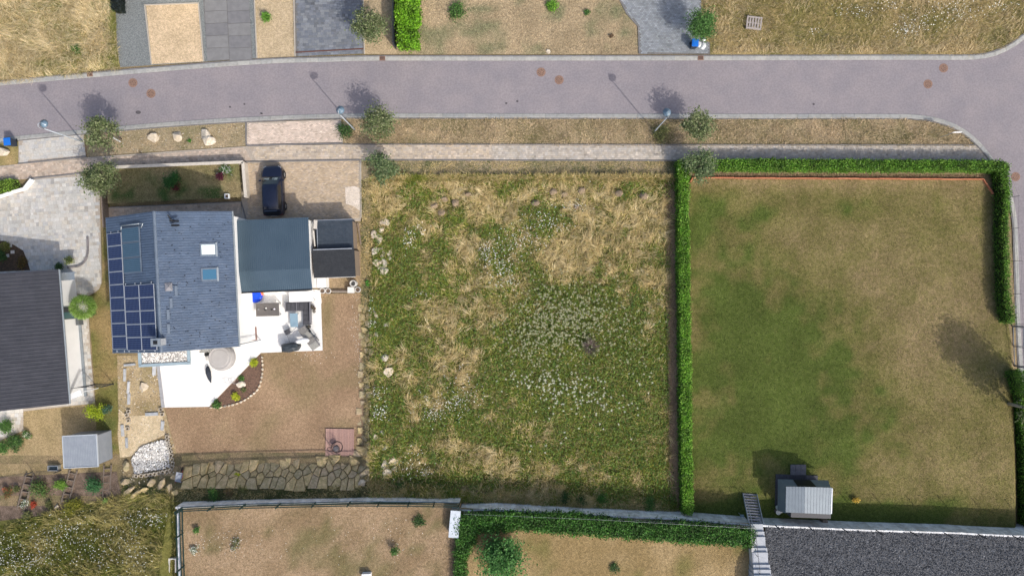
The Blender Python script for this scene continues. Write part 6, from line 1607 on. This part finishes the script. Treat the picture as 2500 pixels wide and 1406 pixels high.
for i, (x, y, l, a, w_, lab) in enumerate(((315, 945, 1.05, 1.5, .2, 'pale concrete post lying left of the rock in the yard'), (316, 973, .95, 1.53, .22, 'grey concrete post below the pale one'), (306, 915, 1.1, 1.55, .2, 'grey slab on edge at the top left of the yard'), (318, 890, 1.0, .1, .2, 'grey slab lying under the bay roof'), (372, 1010, 1.1, .05, .28, 'pale slab above the patch of sand'), (301, 1050, 1.0, 1.65, .24, 'grey slab at the left of the sand'), (311, 1080, .9, 1.6, .2, 'pale slab on the lower sand'), (398, 1038, .8, 1.5, .26, 'grey slab at the right of the sand'), (378, 903, .9, 1.55, .3, 'white slab at the terrace edge'))):
    tag(MB().box((0, 0, .06), (l, w_, .14)).obj('concrete_slab', M('yard_concrete', None, objrand=[(.36, .38, .40), (.5, .51, .52), (.42, .43, .44)], c2=(.8, .8, .8), scale=4), loc=tuple(G(x, y) + Vector((0, 0, .03))), rz=a, bevel=.01), lab, 'slab', PB)
hb = thing('planting_stones', 'border of hollow concrete planting stones round the white gravel', 'border', tuple(G(370, 1120)))
ring = curve([(410, 1065), (412, 1080), (416, 1092), (420, 1110), (424, 1130), (418, 1146), (400, 1151), (380, 1155), (360, 1158), (335, 1160)], 2)
ring += [(316, 1003), (312, 1012), (316, 1025), (314, 1045), (395, 998), (398, 1010)]
for p in ring:
    m = MB()
    for c, d in (((0, .12, .1), (.3, .04, .2)), ((0, -.12, .1), (.3, .04, .2)), ((.13, 0, .1), (.04, .2, .2)), ((-.13, 0, .1), (.04, .2, .2))): m.box(c, d)
    m.obj('planting_stone', M('buff_concrete', (.46, .41, .34), (.38, .34, .28), scale=6), hb, loc=tuple(G(*p) - Vector(hb.location) + Vector((0, 0, .03))), rz=random.uniform(-.4, .4) + (1.2 if p[0] > 405 else 0))
# timber ladders in the beds
SLP_ = M('old_sleeper', (.20, .165, .135), (.15, .12, .10), scale=8, fine=.2)
for k, (x0, y0, x1, y1, lab) in enumerate(((76, 1155, 53, 1244, 'left timber framed ladder of steps in the beds'), (182, 1146, 160, 1230, 'middle timber framed ladder of steps in the beds'), (265, 1134, 262, 1220, 'right timber framed ladder below the metal shed'))):
    p, q = G(x0, y0), G(x1, y1); d = q - p; t = thing('timber_ladder', lab, 'steps', tuple(p), 0, 'timber steps in the beds')
    a = math.atan2(d.y, d.x); nrm = Vector((-math.sin(a), math.cos(a), 0)); sl_ = math.atan2(d.z, math.hypot(d.x, d.y))
    for s in (-1, 1): MB().box((0, 0, .08), (d.length, .07, .2), tilt=('Y', -sl_)).obj('side_beam', SLP_, t, loc=tuple(d / 2 + nrm * .32 * s), rz=a)
    for i in range(5): MB().box((0, 0, .08), (.07, .56, .18)).obj('riser', SLP_, t, loc=tuple(d * (i + .5) / 5), rz=a)
# trough
tr = thing('metal_trough', 'small metal trough with dark water beside the shed', 'trough', tuple(G(136, 1140)))
for c, d in (((0, .2, .2), (.9, .05, .4)), ((0, -.2, .2), (.9, .05, .4)), ((.43, 0, .2), (.05, .36, .4)), ((-.43, 0, .2), (.05, .36, .4))): MB().box(c, d).obj('side', STEEL, tr)
MB().box((0, 0, .2), (.8, .35, .1)).obj('water', DGLASS, tr)
# wheelbarrow on the stones
wb = thing('wheelbarrow', 'wheelbarrow with grey tray and red grip on the stone slope', 'wheelbarrow', tuple(G(444, 1160)), -.2)
m = MB(); m.add([(-.28, -.42, .55), (.28, -.42, .55), (.28, .42, .6), (-.28, .42, .6), (-.18, -.3, .3), (.18, -.3, .3), (.18, .25, .3), (-.18, .25, .3)], [(0, 4, 5, 1), (1, 5, 6, 2), (2, 6, 7, 3), (3, 7, 4, 0), (4, 7, 6, 5)])
m.obj('tray', M('tray_grey', (.36, .39, .45), (.3, .33, .38), scale=5), wb)
for s in (-1, 1): MB().tube([(s * .26, -.8, .5), (s * .2, 0, .28), (s * .05, .5, .2)], .02, 6).obj('handle', M('barrow_red', (.25, .04, .05)), wb)
MB().lathe([(.12, -.04), (.2, -.03), (.2, .03), (.12, .04)], sides=16).obj('wheel', BLACK, wb, loc=(0, .6, .2)).rotation_euler = (0, math.pi / 2, 0)

# ================================================================== deck and hanging chair
dk = thing('wooden_deck', 'square reddish wooden deck on the brown lawn', 'deck', tuple(W(829.5, 1081)), math.radians(-1))
PINK = M('red_deck', None, objrand=[(.40, .25, .21), (.37, .235, .20), (.43, .275, .23), (.35, .22, .19)], c2=(.88, .86, .85), scale=9, fine=.12, fscale=25)
for s in (-1, 0, 1): MB().box((0, s * 1.1, .04), (2.5, .08, .08)).obj('joist', SLP_, dk)
for i in range(18): MB().box((-1.22 + (i + .5) * 2.5 / 18, 0, .105), (2.5 / 18 - .014, 2.55, .035)).obj('board', PINK, dk)
eg = thing('hanging_chair', 'round wicker hanging chair with dark frame on the wooden deck', 'chair', tuple(W(824, 1090) + Vector((0, 0, .125))), .3)
WK = M('dark_wicker', (.035, .03, .035), (.06, .05, .05), scale=20)
th_ = np.linspace(0, 2 * math.pi, 25)
MB().tube([(.48 * math.cos(a), .48 * math.sin(a), .03) for a in th_], .028, 6, cap=False).obj('base_ring', WK, eg)
MB().tube([(-.45, .1, .03), (-.5, .3, .8), (-.42, .3, 1.5), (-.15, .1, 1.85), (.05, 0, 1.8)], .03, 8).obj('post', WK, eg)
m = MB()
for k in range(10):
    a = k * math.pi / 10
    m.tube([(.05 + .40 * math.cos(a) * math.sin(t), .40 * math.sin(a) * math.sin(t), .95 - .5 * math.cos(t)) for t in np.linspace(-2.2, 2.2, 11)], .008, 4, cap=False)
for z, r_ in ((.55, .25), (.75, .36), (.95, .40), (1.15, .36)): m.tube([(.05 + r_ * math.cos(a), r_ * math.sin(a), z) for a in th_], .01, 4, cap=False)
m.obj('basket', WK, eg)
MB().lathe([(.02, .5), (.2, .52), (.28, .6), (.2, .66), (.02, .64)], (.05, 0, 0), 16).obj('cushion', M('cushion_grey', (.14, .13, .14)), eg, smooth=True)

# ================================================================== terrace furniture
TZ0 = .15
def tt(name, label, cat, x, y, rz=0.0, z=TZ0, group=None): return thing(name, label, cat, tuple(W(x, y, z)), rz, group)
DARK = M('dark_weave', (.05, .052, .06), (.075, .075, .085), scale=12, fine=.2, fscale=30); FRAME = M('grey_frame', (.16, .16, .18), rough=.5)
t = tt('dining_table', 'dark brown rectangular garden table on the white terrace', 'table', 660.5, 755, .03)
MB().box((0, 0, .74), (2.0, 1.14, .04)).obj('tabletop', M('table_top', (.105, .095, .09), (.12, .11, .105), scale=3, rough=.35, spec=.5), t)
for sx in (-1, 1):
    for sy in (-1, 1): MB().box((sx * .9, sy * .48, .36), (.07, .07, .72)).obj('leg', FRAME, t)
for i, (x, y, c_, lab) in enumerate(((-.75, .02, (.3, .3, .3), 'small glass dish at the left of the table'), (-.1, .12, (.7, .7, .68), 'white candle holder in the middle of the table'), (-.2, -.02, (.06, .06, .06), 'small black dish beside the white candle holder'), (.62, .05, (.75, .73, .8), 'white cup near the right end of the table'), (.38, .0, (.05, .05, .05), 'dark glass left of the white cup'))):
    p = Vector(t.location) + Vector((x, y, .76))
    o = MB().lathe([(.05, 0), (.075, .03), (.06, .1), (.05, .1), (.045, .03), (.005, .03)], sides=12).obj('table_dish', M('dish%d' % i, c_, rough=.3), loc=tuple(p), smooth=True); tag(o, lab, 'dish', 'dishes on the garden table')
t = tt('corner_sofa', 'dark corner garden sofa with grey frame', 'sofa', 731, 748, .02)
MB().box((0, 0, .32), (2.05, .72, .14)).obj('seat', DARK, t); MB().box((.74, -.95, .32), (.66, 1.2, .14)).obj('seat', DARK, t)
for i in range(5): MB().box((-.8 + i * .38, 0, .41), (.34, .64, .05)).obj('cushion', DARK, t)
for i in range(3): MB().box((.74, -.55 - i * .4, .41), (.6, .36, .05)).obj('cushion', DARK, t)
for c, d in (((0, .4, .45), (2.2, .06, .5)), ((-1.06, 0, .4), (.07, .86, .36)), ((1.1, -.5, .45), (.06, 1.9, .5)), ((-.0, -.38, .3), (2.1, .05, .08)), ((-.12, 0, .46), (.05, .8, .06)), ((.74, -1.57, .3), (.72, .05, .08))): MB().box(c, d).obj('frame', FRAME, t)
for x, y in ((-1.04, .36), (-1.04, -.36), (1.08, .36), (1.06, -1.54), (.42, -1.54)): MB().box((x, y, .13), (.05, .05, .26)).obj('leg', FRAME, t)
t = tt('coffee_table', 'pale blue glass coffee table by the corner sofa', 'table', 721.5, 781, .04)
MB().box((0, 0, .42), (.68, 1.2, .025)).obj('tabletop', M('blue_glass', (.22, .32, .39), rough=.08, spec=.6), t)
for sx in (-1, 1):
    for sy in (-1, 1): MB().box((sx * .29, sy * .54, .2), (.04, .04, .4)).obj('leg', FRAME, t)
t = tt('footstool', 'small dark woven stool on the white terrace', 'stool', 706, 809, .5)
MB().box((0, 0, .4), (.5, .42, .06)).obj('seat', DARK, t); MB().box((-.25, 0, .44), (.05, .46, .06)).obj('frame', FRAME, t); MB().box((.25, 0, .44), (.05, .46, .06)).obj('frame', FRAME, t)
for sx in (-1, 1):
    for sy in (-1, 1): MB().box((sx * .22, sy * .18, .19), (.04, .04, .38)).obj('leg', FRAME, t)
t = tt('white_table', 'white canopy table at the garage wall', 'table', 743, 724, .03)
MB().box((0, 0, .9), (2.05, .85, .05)).obj('tabletop', M('white_paint', (.82, .82, .82), rough=.4), t, bevel=.015)
for sx in (-1, 1):
    for sy in (-1, 1): MB().box((sx * .95, sy * .36, .44), (.06, .06, .88)).obj('leg', MATS['white_paint'], t)
t = tt('sun_lounger', 'grey cushioned sun lounger standing at an angle', 'lounger', 757, 824, -.95)
TAUPE = M('taupe_cushion', (.30, .295, .27), (.26, .255, .235), scale=8, fine=.15)
for i in range(4): MB().box((-.84 + i * .56, 0, .36 + (.07 if i == 0 else 0)), (.54, .72, .09)).obj('cushion', TAUPE if i % 2 else M('taupe_dark', (.16, .155, .15), (.2, .195, .185), scale=8), t, bevel=.02)
for s in (-1, 1): MB().box((0, s * .38, .28), (2.3, .05, .06)).obj('frame', FRAME, t)
for sx in (-1, 1):
    for s in (-1, 1): MB().box((sx * .95, s * .38, .13), (.05, .05, .26)).obj('leg', FRAME, t)
t = tt('covered_barbecue', 'barbecue under a black cover at the terrace edge', 'barbecue', 715, 846, .1)
m = MB(); prof = [(-.8, .1), (.78, .1)]
ringb = [(-.78, -.34), (-.2, -.42), (.5, -.38), (.72, -.1), (.68, .28), (.1, .36), (-.75, .3)]
lev = [(1.03, -.02), (1.0, .5), (.94, .85), (.72, 1.05), (.35, 1.12)]
vs = []; rb = random.Random(3)
for s_, z in lev:
    for x, y in ringb: vs.append((x * s_ + rb.uniform(-.03, .03), y * s_ + rb.uniform(-.03, .03), z + rb.uniform(-.04, .04)))
n7 = 7
m.add(vs, [(l * n7 + i, l * n7 + (i + 1) % n7, (l + 1) * n7 + (i + 1) % n7, (l + 1) * n7 + i) for l in range(4) for i in range(n7)] + [tuple(range(28, 35))])
m.obj('cover', M('cover_black', (.025, .033, .042), (.04, .05, .06), scale=5, rough=.5), t)
MB().tube([(.7, .1, .8), (.9, .14, .82)], .05, 8).obj('handle', BLACK, t)
t = tt('parasol', 'folded white parasol lying over the sun lounger', 'parasol', 742, 831, .12)
m = MB(); m.tube([(-.62, -.05, .6), (-.3, 0, .68), (.2, .02, .7), (.55, 0, .66), (.68, 0, .64)], [.05, .2, .26, .18, .05], 12); m.obj('canopy', MATS['white_paint'], t, smooth=True)
MB().tube([(-.6, -.05, .6), (-1.15, .0, .3), (-1.1, .6, .9), (-.2, 1.3, .8)], .02, 6).obj('pole', FRAME, t)
t = tt('bicycle', 'dark bicycle leaning at the terrace corner', 'bicycle', 766, 813, -.85)
for x in (-.52, .52):
    MB().tube([(x + .33 * math.cos(a), .05 * math.sin(a), .36 + .33 * math.sin(a)) for a in np.linspace(0, 2 * math.pi, 21)], .022, 6, cap=False).obj('wheel', BLACK, t)
m = MB()
for a, b in (((-.52, 0, .36), (-.1, .0, .38)), ((-.1, 0, .38), (-.22, .06, .82)), ((-.52, 0, .36), (-.22, .06, .8)), ((-.2, .06, .78), (.36, .06, .8)), ((-.1, 0, .38), (.36, .06, .72)), ((.34, .06, .9), (.52, 0, .36))): m.tube([a, b], .025, 6)
m.obj('frame', M('bike_teal', (.05, .08, .10), rough=.4), t)
MB().tube([(.30, -.26, .98), (.36, .06, .95), (.3, .38, 1.0)], .018, 6).obj('handlebar', BLACK, t); MB().box((-.24, .06, .88), (.26, .14, .06)).obj('saddle', BLACK, t, bevel=.02)
for i, (x, y, r_, h_, c_, lab) in enumerate(((769, 753, .13, .3, (.2, .1, .08), 'brown pot with plant beside the corner sofa'), (764, 748, .12, .35, (.12, .07, .07), 'dark pot behind the corner sofa'), (769, 760, .11, .25, (.3, .28, .27), 'pale pot below the brown one'), (613, 733, .16, .35, (.03, .03, .03), 'black pot at the house wall'), (757, 797, .14, .4, (.08, .09, .1), 'dark watering can near the lounger'))):
    t = tt('plant_pot', lab, 'pot', x, y, group='pots on the terrace')
    MB().lathe([(r_ * .7, 0), (r_, h_), (r_ * .88, h_), (r_ * .8, h_ - .06), (.01, h_ - .06)], sides=14).obj('pot', M('pot%d' % i, c_), t)
    V, F, C = leaves(rng.normal(0, 1, (70, 3)) * np.array([r_ * .6, r_ * .6, .08]) + np.array([0, 0, h_ + .05]), .03 + .03 * rng.random(70), colmix(70, [(.08, .1, .05), (.3, .28, .25), (.1, .05, .04)]))
    fast('plant', V, F, LEAF, C, t)
# inflatable toy
t = tt('beach_toy', 'blue and orange inflatable ring toy at the garage wall', 'toy', 626, 722, .1)
MB().lathe([(.01, .1), (.55, .12), (.62, .2), (.55, .3), (.3, .33), (.01, .3)], sides=20).obj('body', M('toy_blue', (.005, .06, .65), rough=.35), t, smooth=True)
MB().tube([(.62 * math.cos(a), .5 * math.sin(a), .2) for a in np.linspace(0, math.pi * 1.25, 14)], .12, 8).obj('rim', M('toy_orange', (.75, .16, .05), rough=.35), t, smooth=True)
# hot tub
t = tt('hot_tub', 'round grey hot tub with closed lid on the white terrace', 'hot tub', 546, 872)
TUB = M('tub_grey', (.33, .315, .305), (.30, .285, .275), scale=3, rough=.6)
MB().lathe([(1.02, -.04), (1.12, .12), (1.12, .5), (1.05, .62), (.9, .66), (.01, .66)], sides=40).obj('tub', TUB, t, smooth=True)
MB().lathe([(.98, .62), (1.0, .72), (.93, .76), (.9, .73), (.76, .74), (.72, .77), (.01, .78)], (-.02, 0, 0), sides=40).obj('lid', M('tub_lid', (.36, .345, .335), (.335, .32, .31), scale=2, rough=.5), t)
MB().box((-1.35, .3, .3), (.18, .3, .5)).obj('pump', BLACK, t)
t = tt('white_bench', 'white bench box between house wall and hot tub', 'bench', 492, 872, .12)
MB().box((0, 0, .22), (1.0, .72, .44)).obj('body', MATS['white_paint'], t, bevel=.02); MB().box((0, 0, .46), (1.06, .78, .04)).obj('lid', MATS['white_paint'], t)
t = tt('storage_box', 'white storage box with brown base against the house wall', 'box', 609, 815, .05)
MB().box((0, 0, .06), (1.3, 1.15, .12)).obj('base', M('box_brown', (.22, .13, .11)), t); MB().box((-.05, .1, .45), (1.2, .9, .66)).obj('body', MATS['white_paint'], t, bevel=.03); MB().box((-.05, .1, .8), (1.24, .94, .05)).obj('lid', MATS['white_paint'], t)
t = tt('folded_umbrella', 'folded dark blue parasol lying on the terrace below the hot tub', 'parasol', 508, 895)
MB().tube([(0, .05, .1), (.02, -.1, .16), (.1, -.5, .2), (.2, -1.0, .16), (.29, -1.4, .08)], [.06, .17, .23, .16, .03], 9).obj('canopy', M('navy_cloth', (.022, .028, .04), (.035, .04, .055), scale=7), t)
MB().tube([(0, .02, .1), (-.04, .3, .1)], .025, 6).obj('pole', FRAME, t)
m = MB(); m.tube([(.02 * k + .33 * math.cos(k * .42) * (.4 + .6 * (k % 30) / 30), .33 * math.sin(k * .42) * (.4 + .6 * (k % 30) / 30), .02) for k in range(60)], .012, 5)
tag(m.obj('garden_hose', M('hose_grey', (.52, .52, .52)), loc=tuple(W(543, 928, TZ0))), 'thin pale hose coiled on the white terrace', 'hose')
# pots along the shed yard
for i, (x, y, r_, lab) in enumerate(((789, 710, .24, 'first round concrete planter from the terrace'), (803, 710, .24, 'second round concrete planter from the terrace'), (875, 707, .24, 'round concrete planter at the right end of the row'))):
    t = thing('round_planter', lab, 'planter', tuple(G(x, y)), 0, 'round concrete planters')
    MB().lathe([(r_, 0), (r_, .32), (r_ - .04, .32), (r_ - .04, .18), (.01, .18)], sides=20).obj('ring', CONCW, t); MB().lathe([(.01, .17), (r_ - .05, .2), (.01, .22)], sides=14).obj('soil', BED, t)
t = thing('square_planter', 'pale square concrete block at the right of the planter row', 'planter', tuple(G(860, 708))); MB().box((0, 0, .3), (.52, .5, .6)).obj('body', CONCW, t, bevel=.01); MB().box((0, 0, .61), (.54, .52, .03)).obj('lid', M('lid_pale', (.66, .64, .6)), t)
t = thing('concrete_ring', 'upright concrete pipe ring with dark opening beside the shed', 'pipe', tuple(G(866, 692)))
MB().lathe([(.28, 0), (.28, .7), (.22, .7), (.22, .1), (.01, .1)], sides=24).obj('pipe', CONCW, t, smooth=False)
t = thing('timber_edge', 'dark timber edging between the planters', 'timber', tuple(G(833, 710))); MB().box((0, 0, .12), (1.5, .12, .24)).obj('beam', SLP_, t); MB().box((0, -.12, .05), (1.5, .05, .1)).obj('beam', M('pale_batten', (.5, .44, .36)), t)

# ================================================================== bins, pallet, sacks, signs, road fittings
BLUE = M('bin_blue', (.012, .13, .52), (.015, .15, .56), scale=4, rough=.4)
for (x, y, rz, lab) in ((38, 352, .1, 'blue wheeled bin at the left edge by the kerb'), (1690, 115, -.05, 'blue wheeled bin beside the white sacks')):
    t = thing('wheeled_bin', lab, 'bin', tuple(G(x, y)), rz, 'blue wheeled bins')
    m = MB(); m.add([(-.2, -.24, .05), (.2, -.24, .05), (.2, .24, .05), (-.2, .24, .05), (-.27, -.32, .98), (.27, -.32, .98), (.27, .32, .98), (-.27, .32, .98)], [(3, 2, 1, 0), (0, 1, 5, 4), (1, 2, 6, 5), (2, 3, 7, 6), (3, 0, 4, 7), (4, 5, 6, 7)]); m.obj('body', M('bin_body', (.03, .04, .06), rough=.5), t)
    MB().box((0, 0, 1.02), (.58, .66, .07)).obj('lid', BLUE, t, bevel=.025)
    MB().box((0, .0, 1.065), (.4, .46, .02)).obj('lid_panel', BLUE, t)
    MB().tube([(-.25, .36, .95), (.25, .36, .95)], .02, 6).obj('handle', BLACK, t)
    for s in (-1, 1): MB().lathe([(.02, -.03), (.12, -.03), (.12, .03), (.02, .03)], sides=14).obj('wheel', BLACK, t, loc=(s * .24, .28, .12)).rotation_euler = (0, math.pi / 2, 0)
for i, (x, y, r_, lab) in enumerate(((1704, 112, .3, 'white sack leaning on the blue bin'), (1714, 116, .34, 'larger white sack at the right of the sacks'), (1717, 98, .2, 'small white sack behind the larger one'))):
    me = rock_mesh('sack', r_, r_ * 1.1, r_ * .8, 700 + i, n=26, mat=M('sack_white', (.62, .64, .64), (.5, .53, .53), scale=7, rough=.6)); o = bpy.data.objects.new('sack', me); COL.objects.link(o); o.location = G(x, y) + Vector((0, 0, r_ * .6 + .04)); tag(o, lab, 'sack', 'white sacks beside the bin')
    md = o.modifiers.new('sub', 'SUBSURF'); md.levels = 1; md.render_levels = 1
t = thing('wood_pallet', 'weathered wooden pallet in the rough grass', 'pallet', tuple(G(1838, 60) + Vector((0, 0, .22))), -.12)
GW = M('grey_wood', (.36, .32, .29), (.28, .25, .23), scale=9)
for i in range(3): MB().box((0, -.42 + i * .42, .05), (1.1, .1, .08)).obj('bearer', GW, t)
for i in range(6): MB().box((-.5 + i * .2, 0, .11), (.12, .95, .025)).obj('board', GW, t)
for s in (-1, 1): MB().box((0, s * .4, .135), (1.1, .1, .02)).obj('board', GW, t)
t.scale = (1.2, 1.2, 1)
t = thing('sign_post', 'thin white marker board on a post near the kerb bend', 'sign', tuple(G(2294, 336)))
MB().tube([(0, 0, 0), (0, 0, 2.0)], .03, 6).obj('post', STEEL, t); MB().box((.25, 0, 1.95), (.7, .05, .28)).obj('board', MATS['white_paint'], t)
RUST = M('rusty_iron', (.27, .165, .12), (.19, .125, .10), scale=9, fine=.3, fscale=25, rough=.9)
for i, (x, y, lab) in enumerate(((325, 203, 'upper left rusty manhole cover near the three boulders'), (369, 229, 'lower rusty manhole cover near the three boulders'), (1321, 177, 'left rusty manhole cover in the middle of the road'), (1365, 196, 'right rusty manhole cover in the middle of the road'), (2303, 167, 'upper rusty manhole cover at the road junction'), (2265, 206, 'lower rusty manhole cover at the road junction'), (2479, 432, 'rusty manhole cover outside the eastern hedge'))):
    t = thing('manhole_cover', lab, 'manhole', tuple(W(x, y) + Vector((0, 0, .034))), i * .4, 'rusty manhole covers')
    MB().lathe([(.40, -.02), (.40, .006), (.33, .008), (.33, -.02)], sides=28).obj('frame', RUST, t); MB().lathe([(.325, -.02), (.325, .012), (.01, .014)], sides=28).obj('lid', RUST, t)
    for k in range(10):
        a = k * .628; MB().box((.22 * math.cos(a), .22 * math.sin(a), .014), (.07, .05, .01), a).obj('vent_slot', M('slot_dark', (.05, .035, .03)), t)
    for k in range(4):
        a = k * 1.57 + .3; MB().box((.1 * math.cos(a), .1 * math.sin(a), .014), (.05, .05, .01), a).obj('vent_slot', MATS['slot_dark'], t)
for i, (x, y, lab) in enumerate(((221, 183, 'rusty gully grate in the kerb by the bleached grass'), (934, 144, 'rusty gully grate in the kerb below the lime hedge'), (1710, 143, 'rusty gully grate in the kerb below the blue bin'))):
    t = thing('gully_grate', lab, 'drain', tuple(W(x, y) + Vector((0, 0, .095))), .08 if x < 300 else 0, 'rusty gully grates')
    MB().box((0, 0, 0), (.5, .38, .05)).obj('frame', RUST, t)
    for k in range(4): MB().box((-.15 + k * .1, 0, .03), (.05, .26, .015)).obj('slot', MATS['slot_dark'], t)
for i, (x, y, r_, lab) in enumerate(((338, 275, .17, 'oval dark hydrant cap on the road at the left'), (562, 262, .09, 'left small valve cap left of the parking strip'), (597, 255, .09, 'right small valve cap left of the parking strip'), (1236, 253, .1, 'left small valve cap in the middle of the road'), (1263, 248, .1, 'right small valve cap in the middle of the road'), (1986, 255, .1, 'lone small valve cap on the eastern part of the road'))):
    o = MB().lathe([(r_, -.01), (r_, .008), (r_ * .7, .009), (r_ * .7, .002), (.01, .003)], sides=18).obj('valve_cap', M('cap_iron', (.10, .09, .10), (.07, .065, .07), scale=12), loc=tuple(W(x, y) + Vector((0, 0, .032)))); o.scale = (1.4, .9, 1) if i == 0 else (1, 1, 1)
    tag(o, lab, 'valve cap', 'small valve caps in the road')
tag(MB().tube([(-.12, .03, .02), (0, 0, .05), (.12, -.03, .02)], [.02, .05, .02], 8).obj('lost_glove', BLACK, loc=tuple(W(639, 278) + Vector((0, 0, .03)))), 'small black object lying on the road near the kerb', 'litter')
# gate on the right
gt = thing('metal_gate', 'double anthracite metal gate in the eastern hedge', 'gate', tuple(G(2470, 845)))
GZ = float(G(2470, 845).z)
for k, (ya, yb) in enumerate(((798, 843), (846, 890))):
    a_, b_ = G(2471 + k * 2, ya), G(2472 + k * 2.5, yb); d = b_ - a_; l = math.hypot(d.x, d.y); ang = math.atan2(d.y, d.x); c_ = (a_ + b_) / 2 - Vector(gt.location)
    for z in (.1, 1.3): MB().box((0, 0, z), (l, .05, .06)).obj('leaf_frame', M('gate_grey', (.11, .13, .17), rough=.5), gt, loc=tuple(c_), rz=ang)
    for s in (-1, 1): MB().box((s * l / 2, 0, .7), (.05, .05, 1.26)).obj('leaf_frame', MATS['gate_grey'], gt, loc=tuple(c_), rz=ang)
    for q in range(9): MB().box((-l / 2 + (q + 1) * l / 10, 0, .7), (.008, .008, 1.2)).obj('bar', MATS['gate_grey'], gt, loc=tuple(c_), rz=ang)
for x, y in ((2470, 795), (2474, 893)): MB().box((0, 0, .75), (.1, .1, 1.6)).obj('post', MATS['gate_grey'], gt, loc=tuple(G(x, y) - Vector(gt.location)))
# orange border board of the eastern lawn
ob = thing('lawn_border', 'terracotta border boards between clipped hedge and eastern lawn', 'border', tuple(G(1690, 436)))
OR = M('terracotta', None, objrand=[(.50, .19, .10), (.46, .175, .095), (.54, .22, .12)], c2=(.8, .8, .8), scale=5, fine=.15)
for a, b, n in (((1684, 446), (1690, 435), 1), ((1690, 435), (2398, 439), 14), ((2398, 439), (2422, 474), 1)):
    p, q = G(*a), G(*b); d = q - p
    for i in range(n): MB().box((0, 0, .1), (d.length / n - .01, .09 + .05 * (i % 3 == 1) * 0, .24)).obj('board', OR, ob, loc=tuple(p + d * (i + .5) / n - Vector(ob.location) + Vector((0, .02 * (i % 2), 0))), rz=math.atan2(d.y, d.x))
turf('leaf_litter', 'brown litter under the northern clipped hedge', [(1690, 424), (2400, 427), (2400, 436), (1690, 433)], 3500, lambda a, b: colmix(len(a), [(.25, .15, .09), (.33, .22, .14), (.16, .1, .06)]), L=(.05, .12), w=(.03, .05))
hedge('dark_hedge', 'nearly black narrow hedge at the top edge beside the gravel drive', [(299, 34), (296, 0), (292, -60)], [.34, .36, .36], 1.1, [(.012, .02, .02), (.02, .03, .028), (.008, .014, .016)], jag=.3, rough=.05)
# slim item by the boulders and post by the eastern wall stair
tag(MB().box((0, 0, .06), (.75, .09, .09)).obj('fallen_post', M('white_post', (.62, .62, .6)), loc=tuple(G(286, 342)), rz=-.5), 'short pale post lying under the olive tree on the verge', 'post')
t = thing('garden_tap', 'small blue grey tap stand beside the metal stair', 'tap', tuple(G(1803, 1251)))
MB().tube([(0, 0, 0), (0, 0, .9)], .03, 6).obj('post', STEEL, t); MB().box((0, .03, .9), (.3, .2, .12)).obj('reel', M('reel', (.22, .28, .32)), t)
tag(MB().box((0, 0, .25), (.75, .5, .5)).obj('white_crate', MATS['white_paint'], loc=tuple(W(897, 1402, TZ)), rz=.05, bevel=.02), 'white box at the bottom edge of the brown terrace lawn', 'box')
t = thing('stone_trough', 'empty rectangular concrete frame in the flowering meadow', 'frame', tuple(G(408, 1390)))
for c, d in (((-.28, 0, .3), (.1, 1.2, .6)), ((.28, 0, .3), (.1, 1.2, .6)), ((0, .55, .3), (.46, .1, .6))): MB().box(c, d).obj('side', CONCW, t)
